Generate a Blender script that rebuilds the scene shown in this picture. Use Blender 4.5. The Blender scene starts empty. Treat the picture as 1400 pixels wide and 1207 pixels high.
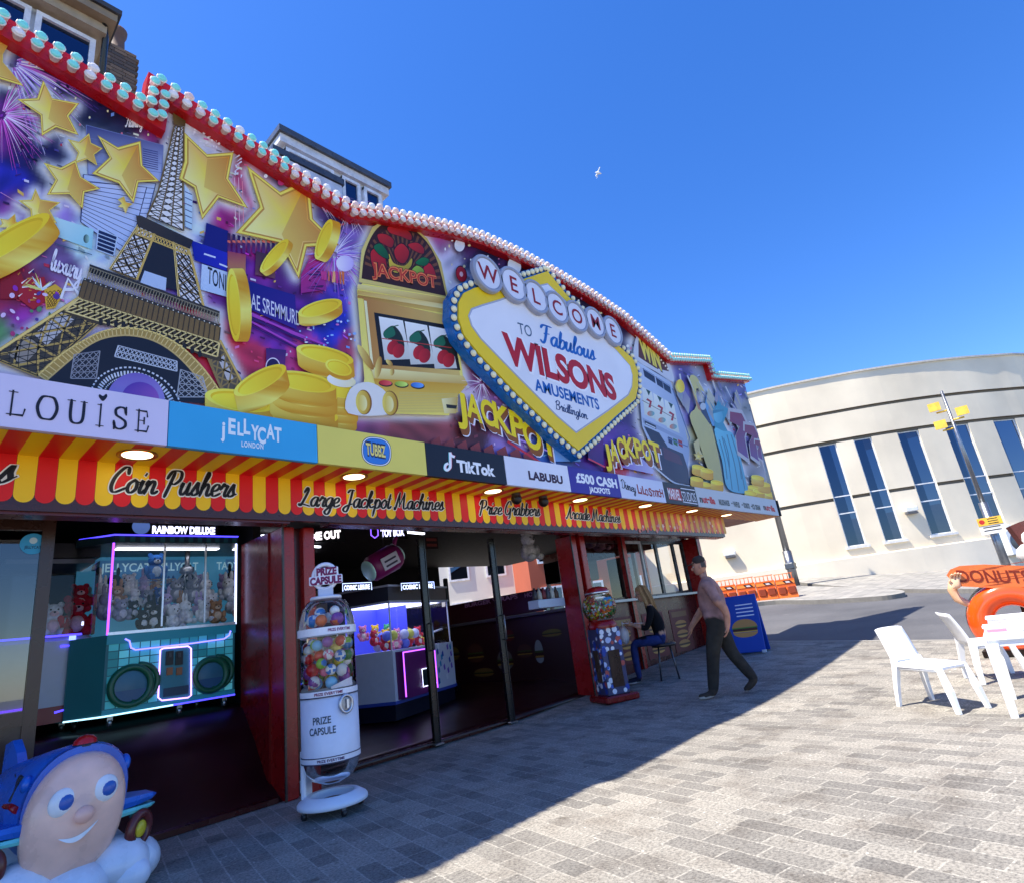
import bpy, bmesh, math, random
import numpy as np
from mathutils import Vector, Matrix
from mathutils.geometry import tessellate_polygon
random.seed(7); rng = np.random.RandomState(5)
S = bpy.context.scene; C = bpy.context.collection; R = math.radians
# ------------------------------------------------------------------ camera
F, YAW, PIT, ROL, H = 810.468, 0.72528913, 0.30185826, -0.13565249, 1.4
def _cam_axes():
    cy, sy, cp, sp, cr, sr = math.cos(YAW), math.sin(YAW), math.cos(PIT), math.sin(PIT), math.cos(ROL), math.sin(ROL)
    fw = np.array([cy*cp, sy*cp, sp]); r = np.array([sy, -cy, 0.]); u = np.cross(r, fw)
    return np.array([r*cr+u*sr, -(-r*sr+u*cr), fw])
CM = _cam_axes(); CO = np.array([0, 0, H])
cam = bpy.data.cameras.new('camera'); camo = bpy.data.objects.new('camera', cam); C.objects.link(camo)
cam.sensor_width = 36; cam.lens = 36*F/1400; cam.clip_end = 2000; cam.clip_start = 0.05
M4 = Matrix.Identity(4)
for i in range(3):
    M4[i][0] = CM[0][i]; M4[i][1] = -CM[1][i]; M4[i][2] = -CM[2][i]
M4[2][3] = H; camo.matrix_world = M4; S.camera = camo
S.render.resolution_x, S.render.resolution_y = 1024, 882
# ------------------------------------------------------------------ world + sun
SUN_AZ = R(150); SUN_EL = R(62)             # where the sun stands, seen from the square (azimuth from +X)
w = bpy.data.worlds.new('World'); S.world = w; w.use_nodes = True
nt = w.node_tree; bg = nt.nodes['Background']; sky = nt.nodes.new('ShaderNodeTexSky')
sky.sky_type = 'NISHITA'; sky.sun_disc = False; sky.sun_elevation = SUN_EL; sky.sun_rotation = R(90)-SUN_AZ
sky.ozone_density = 5.0; sky.air_density = 1.0; sky.dust_density = 0.2; sky.altitude = 0
hs = nt.nodes.new('ShaderNodeHueSaturation'); hs.inputs['Hue'].default_value = .513; hs.inputs['Saturation'].default_value = 1.27; nt.links.new(sky.outputs[0], hs.inputs['Color']); nt.links.new(hs.outputs[0], bg.inputs[0]); bg.inputs[1].default_value = 0.125
sl = bpy.data.lights.new('sun', 'SUN'); sl.energy = 4.3; sl.angle = R(0.53); sl.color = (1, .93, .82)
so = bpy.data.objects.new('sun', sl); C.objects.link(so)
sd = Vector((math.cos(SUN_AZ)*math.cos(SUN_EL), math.sin(SUN_AZ)*math.cos(SUN_EL), math.sin(SUN_EL)))
so.rotation_euler = sd.to_track_quat('Z', 'Y').to_euler(); so.location = sd*60
S.view_settings.view_transform = 'Standard'; S.view_settings.look = 'None'; S.view_settings.exposure = 1.2; S.view_settings.gamma = 1
# ------------------------------------------------------------------ projection helpers
def ray(u, v): return CM.T @ np.array([(u-700)/F, (v-603.5)/F, 1.])
def at(u, v, Y): d = ray(u, v); return CO+d*Y/d[1]
def atx(u, v, X): d = ray(u, v); return CO+d*X/d[0]
def atz(u, v, Z): d = ray(u, v); return CO+d*(Z-H)/d[2]
def pr(q):
    v = CM @ (np.asarray(q, float)-CO); return (700+F*v[0]/v[2], 603.5+F*v[1]/v[2])
def terr(x, y):
    s = .97*x+.24*y; t = min(1, max(0, (s-12)/23)); b = .052*max(0, s-8.5)
    return b*(1+.093*max(-6, min(8, y-5.6))*t)
def gnd(u, v, dz=0.0):
    d = ray(u, v)
    for t in np.arange(.5, 120, .02):
        q = CO+d*t
        if q[2] <= terr(q[0], q[1])+dz: return q
def zoom(x0, y0, s): return lambda *p: [(x0+a/s, y0+b/s) for a, b in p]
# ------------------------------------------------------------------ colours and materials
def lin(c):
    if isinstance(c, str): c = tuple(int(c[i:i+2], 16) for i in (0, 2, 4))
    return tuple(((x/255)/12.92 if x/255 <= .04045 else ((x/255+.055)/1.055)**2.4) for x in c[:3])
MATS = {}
def vmat(name, rough=.6, metal=0., spec=.5, nscale=6., namt=.12, bump=.0, bscale=80., coat=0., fine=0.):
    """paint whose hue comes from the mesh colour; noise gives wear and unevenness"""
    if name in MATS: return MATS[name]
    m = bpy.data.materials.new(name); m.use_nodes = True; t = m.node_tree; b = t.nodes['Principled BSDF']
    a = t.nodes.new('ShaderNodeVertexColor'); a.layer_name = 'Col'
    tc = t.nodes.new('ShaderNodeTexCoord'); n = t.nodes.new('ShaderNodeTexNoise'); n.inputs['Scale'].default_value = nscale; n.inputs['Detail'].default_value = 6
    t.links.new(tc.outputs['Object'], n.inputs['Vector'])
    mr = t.nodes.new('ShaderNodeMapRange'); mr.inputs[1].default_value = .3; mr.inputs[2].default_value = .7; mr.inputs[3].default_value = 1-namt; mr.inputs[4].default_value = 1+namt*.5
    t.links.new(n.outputs[0], mr.inputs[0])
    mx = t.nodes.new('ShaderNodeMix'); mx.data_type = 'RGBA'; mx.blend_type = 'MULTIPLY'; mx.inputs[0].default_value = 1
    t.links.new(a.outputs[0], mx.inputs[6]); t.links.new(mr.outputs[0], mx.inputs[7]); t.links.new(mx.outputs[2], b.inputs['Base Color'])
    rr = t.nodes.new('ShaderNodeMapRange'); rr.inputs[3].default_value = max(.02, rough-.08); rr.inputs[4].default_value = min(1, rough+.12)
    t.links.new(n.outputs[0], rr.inputs[0]); t.links.new(rr.outputs[0], b.inputs['Roughness'])
    b.inputs['Metallic'].default_value = metal; b.inputs['Specular IOR Level'].default_value = spec; b.inputs['Coat Weight'].default_value = coat; b.inputs['Coat Roughness'].default_value = .1
    if bump:
        n2 = t.nodes.new('ShaderNodeTexNoise'); n2.inputs['Scale'].default_value = bscale; n2.inputs['Detail'].default_value = 4
        t.links.new(tc.outputs['Object'], n2.inputs['Vector']); bp = t.nodes.new('ShaderNodeBump'); bp.inputs['Strength'].default_value = bump; bp.inputs['Distance'].default_value = .01
        t.links.new(n2.outputs[0], bp.inputs['Height']); t.links.new(bp.outputs[0], b.inputs['Normal'])
    MATS[name] = m; return m
PRINT = vmat('printed_panel', .42, nscale=1.2, namt=.06, spec=.35)
PAINT = vmat('gloss_paint', .26, nscale=5, namt=.2, spec=.5, bump=.06, bscale=14)
MATTE = vmat('matte_surface', .75, nscale=7, namt=.16, bump=.15)
PLAST = vmat('moulded_plastic', .38, nscale=9, namt=.05)
METAL = vmat('brushed_metal', .35, metal=.9, nscale=20, namt=.15)
CLOTH = vmat('woven_cloth', .9, nscale=9, namt=.3, bump=.9, bscale=20, spec=.2)
SKIN = vmat('skin', .55, nscale=20, namt=.08, spec=.35)
WALLM = vmat('render_wall', .9, nscale=.35, namt=.16, bump=.25, bscale=40, spec=.15)
PLUSH = vmat('plush_fur', .95, nscale=30, namt=.25, bump=.9, bscale=220, spec=.1)
def emat(name, strength):
    if name in MATS: return MATS[name]
    m = bpy.data.materials.new(name); m.use_nodes = True; t = m.node_tree; b = t.nodes['Principled BSDF']
    a = t.nodes.new('ShaderNodeVertexColor'); a.layer_name = 'Col'
    n = t.nodes.new('ShaderNodeTexNoise'); n.inputs['Scale'].default_value = 5
    mr = t.nodes.new('ShaderNodeMapRange'); mr.inputs[3].default_value = strength*.8; mr.inputs[4].default_value = strength*1.2
    t.links.new(n.outputs[0], mr.inputs[0])
    t.links.new(a.outputs[0], b.inputs['Base Color']); t.links.new(a.outputs[0], b.inputs['Emission Color']); t.links.new(mr.outputs[0], b.inputs['Emission Strength'])
    MATS[name] = m; return m
NEON = emat('lit_neon', 1.4); LAMP = emat('lit_lamp', 2.0); GLOW = emat('lit_display', .13); WEAKGLOW = emat('weak_glow', .12)
def glassmat(name, tint=(1, 1, 1), ior=1.45, rough=.0, refl=1.0, gcol=(1, 1, 1)):
    if name in MATS: return MATS[name]
    m = bpy.data.materials.new(name); m.use_nodes = True; t = m.node_tree; t.nodes.remove(t.nodes['Principled BSDF'])
    o = t.nodes['Material Output']; tr = t.nodes.new('ShaderNodeBsdfTransparent'); tr.inputs[0].default_value = (*tint, 1)
    g = t.nodes.new('ShaderNodeBsdfGlossy'); g.inputs['Roughness'].default_value = rough; g.inputs['Color'].default_value = (*gcol, 1)
    n = t.nodes.new('ShaderNodeTexNoise'); n.inputs['Scale'].default_value = 3; mr = t.nodes.new('ShaderNodeMapRange'); mr.inputs[3].default_value = rough; mr.inputs[4].default_value = rough+.04
    t.links.new(n.outputs[0], mr.inputs[0]); t.links.new(mr.outputs[0], g.inputs['Roughness'])
    f = t.nodes.new('ShaderNodeFresnel'); f.inputs[0].default_value = ior; mm = t.nodes.new('ShaderNodeMath'); mm.operation = 'MULTIPLY'; mm.inputs[1].default_value = refl; mm.use_clamp = True
    t.links.new(f.outputs[0], mm.inputs[0])
    mx = t.nodes.new('ShaderNodeMixShader'); t.links.new(mm.outputs[0], mx.inputs[0]); t.links.new(tr.outputs[0], mx.inputs[1]); t.links.new(g.outputs[0], mx.inputs[2]); t.links.new(mx.outputs[0], o.inputs[0])
    MATS[name] = m; return m
GLASS = glassmat('clear_glass', (.93, .95, .95)); DOORGLASS = glassmat('door_glass', (.45, .47, .5), 1.5, 0, 2.6); ACRYL = glassmat('clear_acrylic', (.95, .95, .96), 1.35); SKYGLASS = glassmat('window_glass', (.05, .06, .08), 1.6, 0, 2.2, (.42, .6, .95))  # window_glass: blue of the reflected sky is put into its gloss tint
# ------------------------------------------------------------------ mesh builder
class MB:
    def __init__(s): s.v = []; s.f = []; s.c = []; s.sm = []; s.col = (.5, .5, .5); s.M = Matrix.Identity(4)
    def color(s, c): s.col = lin(c) if isinstance(c, str) or max(c) > 1.001 else tuple(c); return s
    def V(s, p): q = s.M @ Vector([float(x) for x in p]); s.v.append(tuple(q)); return len(s.v)-1
    def face(s, idx, cols=None, sm=False): s.f.append(tuple(idx)); s.c.append(cols if cols else [s.col]*len(idx)); s.sm.append(sm)
    def poly(s, pts, cols=None): s.face([s.V(p) for p in pts], cols); return s
    def box(s, c, d, bev=0.):
        x, y, z = c; a, b, e = d[0]/2, d[1]/2, d[2]/2
        if bev <= 0:
            i = [s.V((x+sx*a, y+sy*b, z+sz*e)) for sx in (-1, 1) for sy in (-1, 1) for sz in (-1, 1)]
            for q in ((0, 1, 3, 2), (4, 6, 7, 5), (0, 4, 5, 1), (2, 3, 7, 6), (0, 2, 6, 4), (1, 5, 7, 3)): s.face([i[k] for k in q])
        else:
            pr_ = [(x-a+bev, y-b), (x+a-bev, y-b), (x+a, y-b+bev), (x+a, y+b-bev), (x+a-bev, y+b), (x-a+bev, y+b), (x-a, y+b-bev), (x-a, y-b+bev)]
            pin = [(x+(px-x)*(a-bev)/a, y+(py-y)*(b-bev)/b) for px, py in pr_]
            L = [[s.V((*p, z-e)) for p in pin], [s.V((*p, z-e+bev)) for p in pr_], [s.V((*p, z+e-bev)) for p in pr_], [s.V((*p, z+e)) for p in pin]]
            s.face(L[0][::-1]); s.face(L[3])
            for k in range(3):
                for j in range(8): s.face([L[k][j], L[k][(j+1) % 8], L[k+1][(j+1) % 8], L[k+1][j]])
        return s
    def prism(s, pts2, mapf, d0, d1, cap=True):
        """polygon (a,b) extruded between depths d0 and d1 through mapf(a,b,d)"""
        a = [s.V(mapf(x, y, d0)) for x, y in pts2]; b = [s.V(mapf(x, y, d1)) for x, y in pts2]; n = len(pts2)
        if cap: s.face(a); s.face(b[::-1])
        for k in range(n): s.face([a[k], b[k], b[(k+1) % n], a[(k+1) % n]])
        return s
    def tube(s, pts, rad, n=8, cap=True, sm=True, closed=False):
        pts = [Vector(p) for p in pts]; m = len(pts); rads = rad if isinstance(rad, (list, tuple)) else [rad]*m
        rings = []; up = None
        for k, p in enumerate(pts):
            if closed: t = pts[(k+1) % m]-pts[k-1]
            else: t = pts[min(k+1, m-1)]-pts[max(k-1, 0)]
            t = t.normalized() if t.length > 1e-9 else Vector((0, 0, 1))
            if up is None: up = Vector((0, 0, 1)) if abs(t.z) < .9 else Vector((1, 0, 0))
            e1 = t.cross(up)
            if e1.length < 1e-6: e1 = t.cross(Vector((0, 1, 0)))
            e1.normalize(); e2 = e1.cross(t); up = e2
            rings.append([s.V(p+(e1*math.cos(2*math.pi*j/n)+e2*math.sin(2*math.pi*j/n))*rads[k]) for j in range(n)])
        for k in range(m if closed else m-1):
            A, B = rings[k], rings[(k+1) % m]
            for j in range(n): s.face([A[j], A[(j+1) % n], B[(j+1) % n], B[j]], sm=sm)
        if cap and not closed: s.face(rings[0][::-1]); s.face(rings[-1])
        return s
    def lathe(s, prof, c=(0, 0, 0), n=24, axis='Z', sm=True, a0=0., a1=2*math.pi):
        full = abs(a1-a0-2*math.pi) < 1e-6; cnt = n if full else n+1; rows = []
        for r_, z in prof:
            row = []
            for j in range(cnt):
                a = a0+(a1-a0)*j/n; x, y = r_*math.cos(a), r_*math.sin(a)
                q = {'Z': (x, y, z), 'Y': (x, z, y), 'X': (z, x, y)}[axis]
                row.append(s.V((c[0]+q[0], c[1]+q[1], c[2]+q[2])))
            rows.append(row)
        for k in range(len(rows)-1):
            for j in range(cnt if full else n): s.face([rows[k][j], rows[k][(j+1) % cnt], rows[k+1][(j+1) % cnt], rows[k+1][j]], sm=sm)
        return s
    def ball(s, c, r, n=12, m=8, sq=(1, 1, 1), f=None):
        c = Vector(c); rows = []
        for k in range(m+1):
            th = math.pi*k/m; rows.append([Vector((math.sin(th)*math.cos(2*math.pi*j/n)*sq[0], math.sin(th)*math.sin(2*math.pi*j/n)*sq[1], math.cos(th)*sq[2])) for j in range(n)])
        idx = [[s.V(c+p*r) for p in row] for row in rows]
        for k in range(m):
            for j in range(n):
                cols = None
                if f: cl = f(rows[k][j].lerp(rows[k+1][(j+1) % n], .5)); cols = [cl]*4
                s.face([idx[k][j], idx[k+1][j], idx[k+1][(j+1) % n], idx[k][(j+1) % n]], cols, sm=True)
        return s
    def disc(s, c, r, n=24, axis='Y', rz=None):
        rz = rz or r; p = []
        for j in range(n):
            a = 2*math.pi*j/n; x, y = r*math.cos(a), rz*math.sin(a)
            p.append({'Y': (c[0]+x, c[1], c[2]+y), 'Z': (c[0]+x, c[1]+y, c[2]), 'X': (c[0], c[1]+x, c[2]+y)}[axis])
        return s.poly(p)
    def ptext(s, tris, mapf):
        vs, fs = tris; i = [s.V(mapf(x, y)) for x, y in vs]
        for f_ in fs: s.face([i[k] for k in f_])
        return s
    def build(s, name, mat, parent=None, loc=None):
        me = bpy.data.meshes.new(name); me.from_pydata(s.v, [], s.f); ca = me.color_attributes.new('Col', 'FLOAT_COLOR', 'CORNER')
        flat = np.ones((len(me.loops), 4), np.float32); k = 0
        arr = [c for cs in s.c for c in cs]
        if arr: flat[:, :3] = np.array([c[:3] for c in arr], np.float32)
        ca.data.foreach_set('color', flat.ravel()); me.polygons.foreach_set('use_smooth', s.sm)
        me.materials.append(mat); me.validate(); me.update()
        o = bpy.data.objects.new(name, me); C.objects.link(o)
        if parent: o.parent = parent; o.matrix_parent_inverse = Matrix.Identity(4)
        if parent and parent.type == 'EMPTY': o.location = -Vector(parent.location) if not parent.get('_local') else Vector((0, 0, 0))
        return o
def tag(o, label=None, cat=None, group=None, kind=None):
    if label: o['label'] = label
    if cat: o['category'] = cat
    if group: o['group'] = group
    if kind: o['kind'] = kind
    return o
def thing(name, label, cat, loc=(0, 0, 0), group=None, rz=0., local=False):
    """an Empty at the base of a thing; parts are built in world coordinates unless local"""
    o = bpy.data.objects.new(name, None); C.objects.link(o); o.location = loc; o.rotation_euler = (0, 0, rz); o.empty_display_size = .1
    if local: o['_local'] = 1
    return tag(o, label, cat, group)
def copy_thing(o, loc, rz=None, label=None):
    c = o.copy(); C.objects.link(c); c.location = loc
    if rz is not None: c.rotation_euler.z = rz
    if label: c['label'] = label
    for ch in [k for k in bpy.data.objects if k.parent == o]:
        d = ch.copy(); C.objects.link(d); d.parent = c
        for g in [k for k in bpy.data.objects if k.parent == ch]:
            e = g.copy(); C.objects.link(e); e.parent = d
    return c
def rot_to(loc, rz): return Matrix.Translation(Vector(loc)) @ Matrix.Rotation(rz, 4, 'Z')
# ------------------------------------------------------------------ lettering
_TX = {}
def tx(s_, bold=0., gap=1.):
    """letters as triangles: verts scaled so the cap height is 1, starting at x=0, and the total width"""
    k = (s_, bold, gap)
    if k in _TX: return _TX[k]
    cu = bpy.data.curves.new('lettering', 'FONT'); cu.body = s_; cu.offset = bold; cu.fill_mode = 'FRONT'; cu.space_character = gap; cu.resolution_u = 4
    o = bpy.data.objects.new('lettering', cu); C.objects.link(o); bpy.context.view_layer.update()
    e = o.evaluated_get(bpy.context.evaluated_depsgraph_get()); me = e.to_mesh()
    v = np.array([tuple(q.co)[:2] for q in me.vertices]) if len(me.vertices) else np.zeros((1, 2)); f = [tuple(p.vertices) for p in me.polygons]
    e.to_mesh_clear(); bpy.data.objects.remove(o); bpy.data.curves.remove(cu)
    v = v-np.array([v[:, 0].min(), 0]); v = v/.69
    _TX[k] = ((v.tolist(), f), float(v[:, 0].max())); return _TX[k]
# a pen font for the script lettering: strokes in x-height units
PEN = {
 'a': (1.0, [[(.8, .9), (.5, 1.02), (.15, .7), (.12, .25), (.35, 0), (.62, .25), (.82, .95)], [(.82, .95), (.75, .3), (.9, .0), (1.1, .2)]]),
 'b': (.9, [[(.15, 1.0), (.35, 1.9), (.25, 1.0), (.15, .1), (.45, 0), (.8, .4), (.75, .9), (.45, 1.0), (.2, .6)], [(.75, .9), (1.0, .9)]]),
 'c': (.8, [[(.75, .85), (.5, 1.02), (.15, .7), (.12, .25), (.4, 0), (.9, .25)]]),
 'd': (1.0, [[(.8, .9), (.5, 1.02), (.15, .7), (.12, .25), (.35, 0), (.65, .3), (.95, 1.95)], [(.95, 1.95), (.78, .3), (.9, .0), (1.1, .2)]]),
 'e': (.8, [[(.1, .4), (.5, .5), (.7, .8), (.5, 1.02), (.18, .8), (.1, .35), (.35, 0), (.9, .25)]]),
 'g': (.95, [[(.8, .9), (.5, 1.02), (.15, .7), (.12, .25), (.35, 0), (.65, .3), (.82, .95)], [(.82, .95), (.72, -.4), (.45, -.85), (.1, -.6), (.4, -.2), (1.05, .2)]]),
 'h': (1.0, [[(.1, .7), (.5, 1.7), (.4, 2.0), (.25, 1.3), (.1, 0)], [(.15, .5), (.5, 1.0), (.7, .8), (.65, .2), (.8, 0), (1.05, .2)]]),
 'i': (.5, [[(.1, .7), (.25, 1.0), (.15, .25), (.3, 0), (.55, .25)], [(.3, 1.45), (.34, 1.55)]]),
 'k': (1.0, [[(.1, .7), (.5, 1.7), (.4, 2.0), (.25, 1.3), (.1, 0)], [(.15, .5), (.6, 1.0), (.65, .75), (.3, .5)], [(.3, .5), (.6, .05), (1.0, .2)]]),
 'l': (.5, [[(.05, .5), (.45, 1.6), (.4, 2.0), (.22, 1.4), (.15, .25), (.3, 0), (.55, .25)]]),
 'm': (1.45, [[(.05, .7), (.22, 1.0), (.1, 0)], [(.14, .5), (.45, 1.0), (.6, .8), (.5, 0)], [(.55, .5), (.9, 1.0), (1.05, .8), (1.0, .2), (1.15, 0), (1.45, .2)]]),
 'n': (1.05, [[(.05, .7), (.22, 1.0), (.1, 0)], [(.14, .5), (.5, 1.0), (.7, .8), (.65, .2), (.8, 0), (1.08, .2)]]),
 'o': (.9, [[(.5, 1.02), (.15, .7), (.12, .25), (.4, 0), (.72, .3), (.7, .8), (.48, 1.02)], [(.6, .95), (1.0, .8)]]),
 'p': (.95, [[(.05, .6), (.25, 1.0), (.05, -.9)], [(.18, .6), (.5, 1.02), (.78, .75), (.7, .2), (.4, 0), (.15, .2)], [(.6, .05), (1.0, .2)]]),
 'r': (.75, [[(.05, .6), (.3, 1.1), (.35, .9), (.65, .95), (.5, .3), (.6, 0), (.85, .2)]]),
 's': (.75, [[(.05, .2), (.45, 1.1), (.5, .6), (.6, .2), (.3, 0), (.08, .15)], [(.5, .1), (.85, .25)]]),
 't': (.6, [[(.3, 1.7), (.15, .3), (.3, 0), (.6, .25)], [(0, 1.15), (.55, 1.2)]]),
 'u': (1.0, [[(.05, .7), (.2, 1.0), (.1, .3), (.3, 0), (.6, .35), (.75, 1.0)], [(.75, 1.0), (.68, .25), (.82, 0), (1.05, .2)]]),
 'x': (.85, [[(.1, .9), (.4, .7), (.45, .3), (.75, .05)], [(.75, .95), (.1, .05)]]),
 'y': (.95, [[(.05, .7), (.2, 1.0), (.1, .3), (.3, 0), (.6, .35), (.75, 1.0)], [(.75, 1.0), (.65, -.4), (.4, -.85), (.1, -.6), (.95, .2)]]),
 'z': (.8, [[(.1, .9), (.65, .95), (.1, .05), (.45, .1), (.85, .15)]]),
 'A': (1.35, [[(-.05, .1), (.1, 0), (.5, .8), (.95, 2.0)], [(.95, 2.0), (.92, .4), (1.1, 0), (1.35, .2)], [(.35, .75), (1.1, .8)]]),
 'B': (1.3, [[(.3, 1.9), (.15, 0)], [(.0, 1.5), (.5, 2.0), (1.0, 1.9), (.95, 1.3), (.4, 1.05), (1.0, .9), (1.0, .2), (.5, 0), (.15, .2)]]),
 'C': (1.25, [[(1.1, 1.5), (1.0, 1.95), (.65, 1.9), (.2, 1.2), (.12, .4), (.45, 0), (1.2, .35)]]),
 'D': (1.4, [[(.4, 1.7), (.3, 0)], [(.0, 1.5), (.6, 2.0), (1.2, 1.6), (1.2, .6), (.7, 0), (.1, .1)]]),
 'F': (1.2, [[(.0, 1.6), (.3, 1.95), (1.3, 2.0)], [(.75, 1.95), (.55, .5), (.3, 0), (0, .2)], [(.4, 1.05), (1.0, 1.15)]]),
 'G': (1.35, [[(1.1, 1.5), (1.0, 1.95), (.6, 1.9), (.2, 1.2), (.12, .4), (.45, 0), (.9, .35), (1.05, .9)], [(.65, .9), (1.2, .95)], [(1.05, .9), (1.0, -.3), (.7, -.5)]]),
 'J': (1.2, [[(.3, 1.7), (.6, 2.0), (1.1, 1.95)], [(.85, 1.95), (.7, .2), (.45, -.5), (.05, -.3), (.3, .1), (1.1, .4)]]),
 'L': (1.25, [[(.35, 1.5), (.6, 2.0), (.75, 1.7), (.5, .8), (.2, .05), (.0, .2), (.4, .2), (1.25, .0)]]),
 'M': (1.8, [[(-.05, .1), (.1, 0), (.5, 1.95)], [(.5, 1.95), (.65, .3)], [(.65, .3), (1.2, 1.95)], [(1.2, 1.95), (1.25, .4), (1.45, 0), (1.8, .2)]]),
 'P': (1.25, [[(.5, 1.8), (.3, .6), (.15, -.2)], [(.0, 1.3), (.3, 1.9), (1.0, 1.9), (1.1, 1.3), (.7, .85), (.35, .95)]]),
 'W': (1.8, [[(0, 1.9), (.3, 0)], [(.3, 0), (.8, 1.7)], [(.8, 1.7), (1.0, 0)], [(1.0, 0), (1.6, 2.0)]]),
 ' ': (.55, [])}
def catmull(p, n=5, closed=False):
    p = [np.array(q, float) for q in p]; m = len(p)
    if m < 3 and not closed: return [tuple(q) for q in p]
    out = []; seg = m if closed else m-1
    for k in range(seg):
        if closed: a, b, c, d = p[k-1], p[k], p[(k+1) % m], p[(k+2) % m]
        else: a, b, c, d = p[max(k-1, 0)], p[k], p[k+1], p[min(k+2, m-1)]
        for t in np.arange(n)/n: out.append(tuple(.5*((2*b)+(c-a)*t+(2*a-5*b+4*c-d)*t*t+(3*b-a-3*c+d)*t**3)))
    if not closed: out.append(tuple(p[-1]))
    return out
def strokes_to_tris(strokes, wid, thin=.45, nibdir=(1, 0), smooth=True):
    vs, fs = [], []
    for st in strokes:
        p = catmull(st, 5) if smooth else [tuple(q) for q in st]
        pa = np.array(p, float); n = len(pa)
        if n < 2: continue
        T = np.gradient(pa, axis=0); T /= np.maximum(1e-9, np.linalg.norm(T, axis=1))[:, None]
        N = np.stack([-T[:, 1], T[:, 0]], 1)
        wv = wid*(thin+(1-thin)*np.abs(N @ np.array(nibdir)))/2
        b0 = len(vs)
        pa = pa.copy(); pa[0] -= T[0]*wv[0]*.7; pa[-1] += T[-1]*wv[-1]*.7
        for k in range(n):
            e = .55 if k in (0, n-1) else 1.
            vs.append(tuple(pa[k]+N[k]*wv[k]*e)); vs.append(tuple(pa[k]-N[k]*wv[k]*e))
        for k in range(n-1): fs.append((b0+2*k, b0+2*k+1, b0+2*k+3, b0+2*k+2))
    return vs, fs
def pen(s_, wid=.28, shear=.25, thin=.4):
    x = 0.; st = []
    for ch in s_:
        adv, ss = PEN[ch]
        for k in ss: st.append([(x+a+b*shear, b) for a, b in k])
        x += adv
    vs, fs = strokes_to_tris(st, wid, thin)
    return (vs, fs), x
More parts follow.
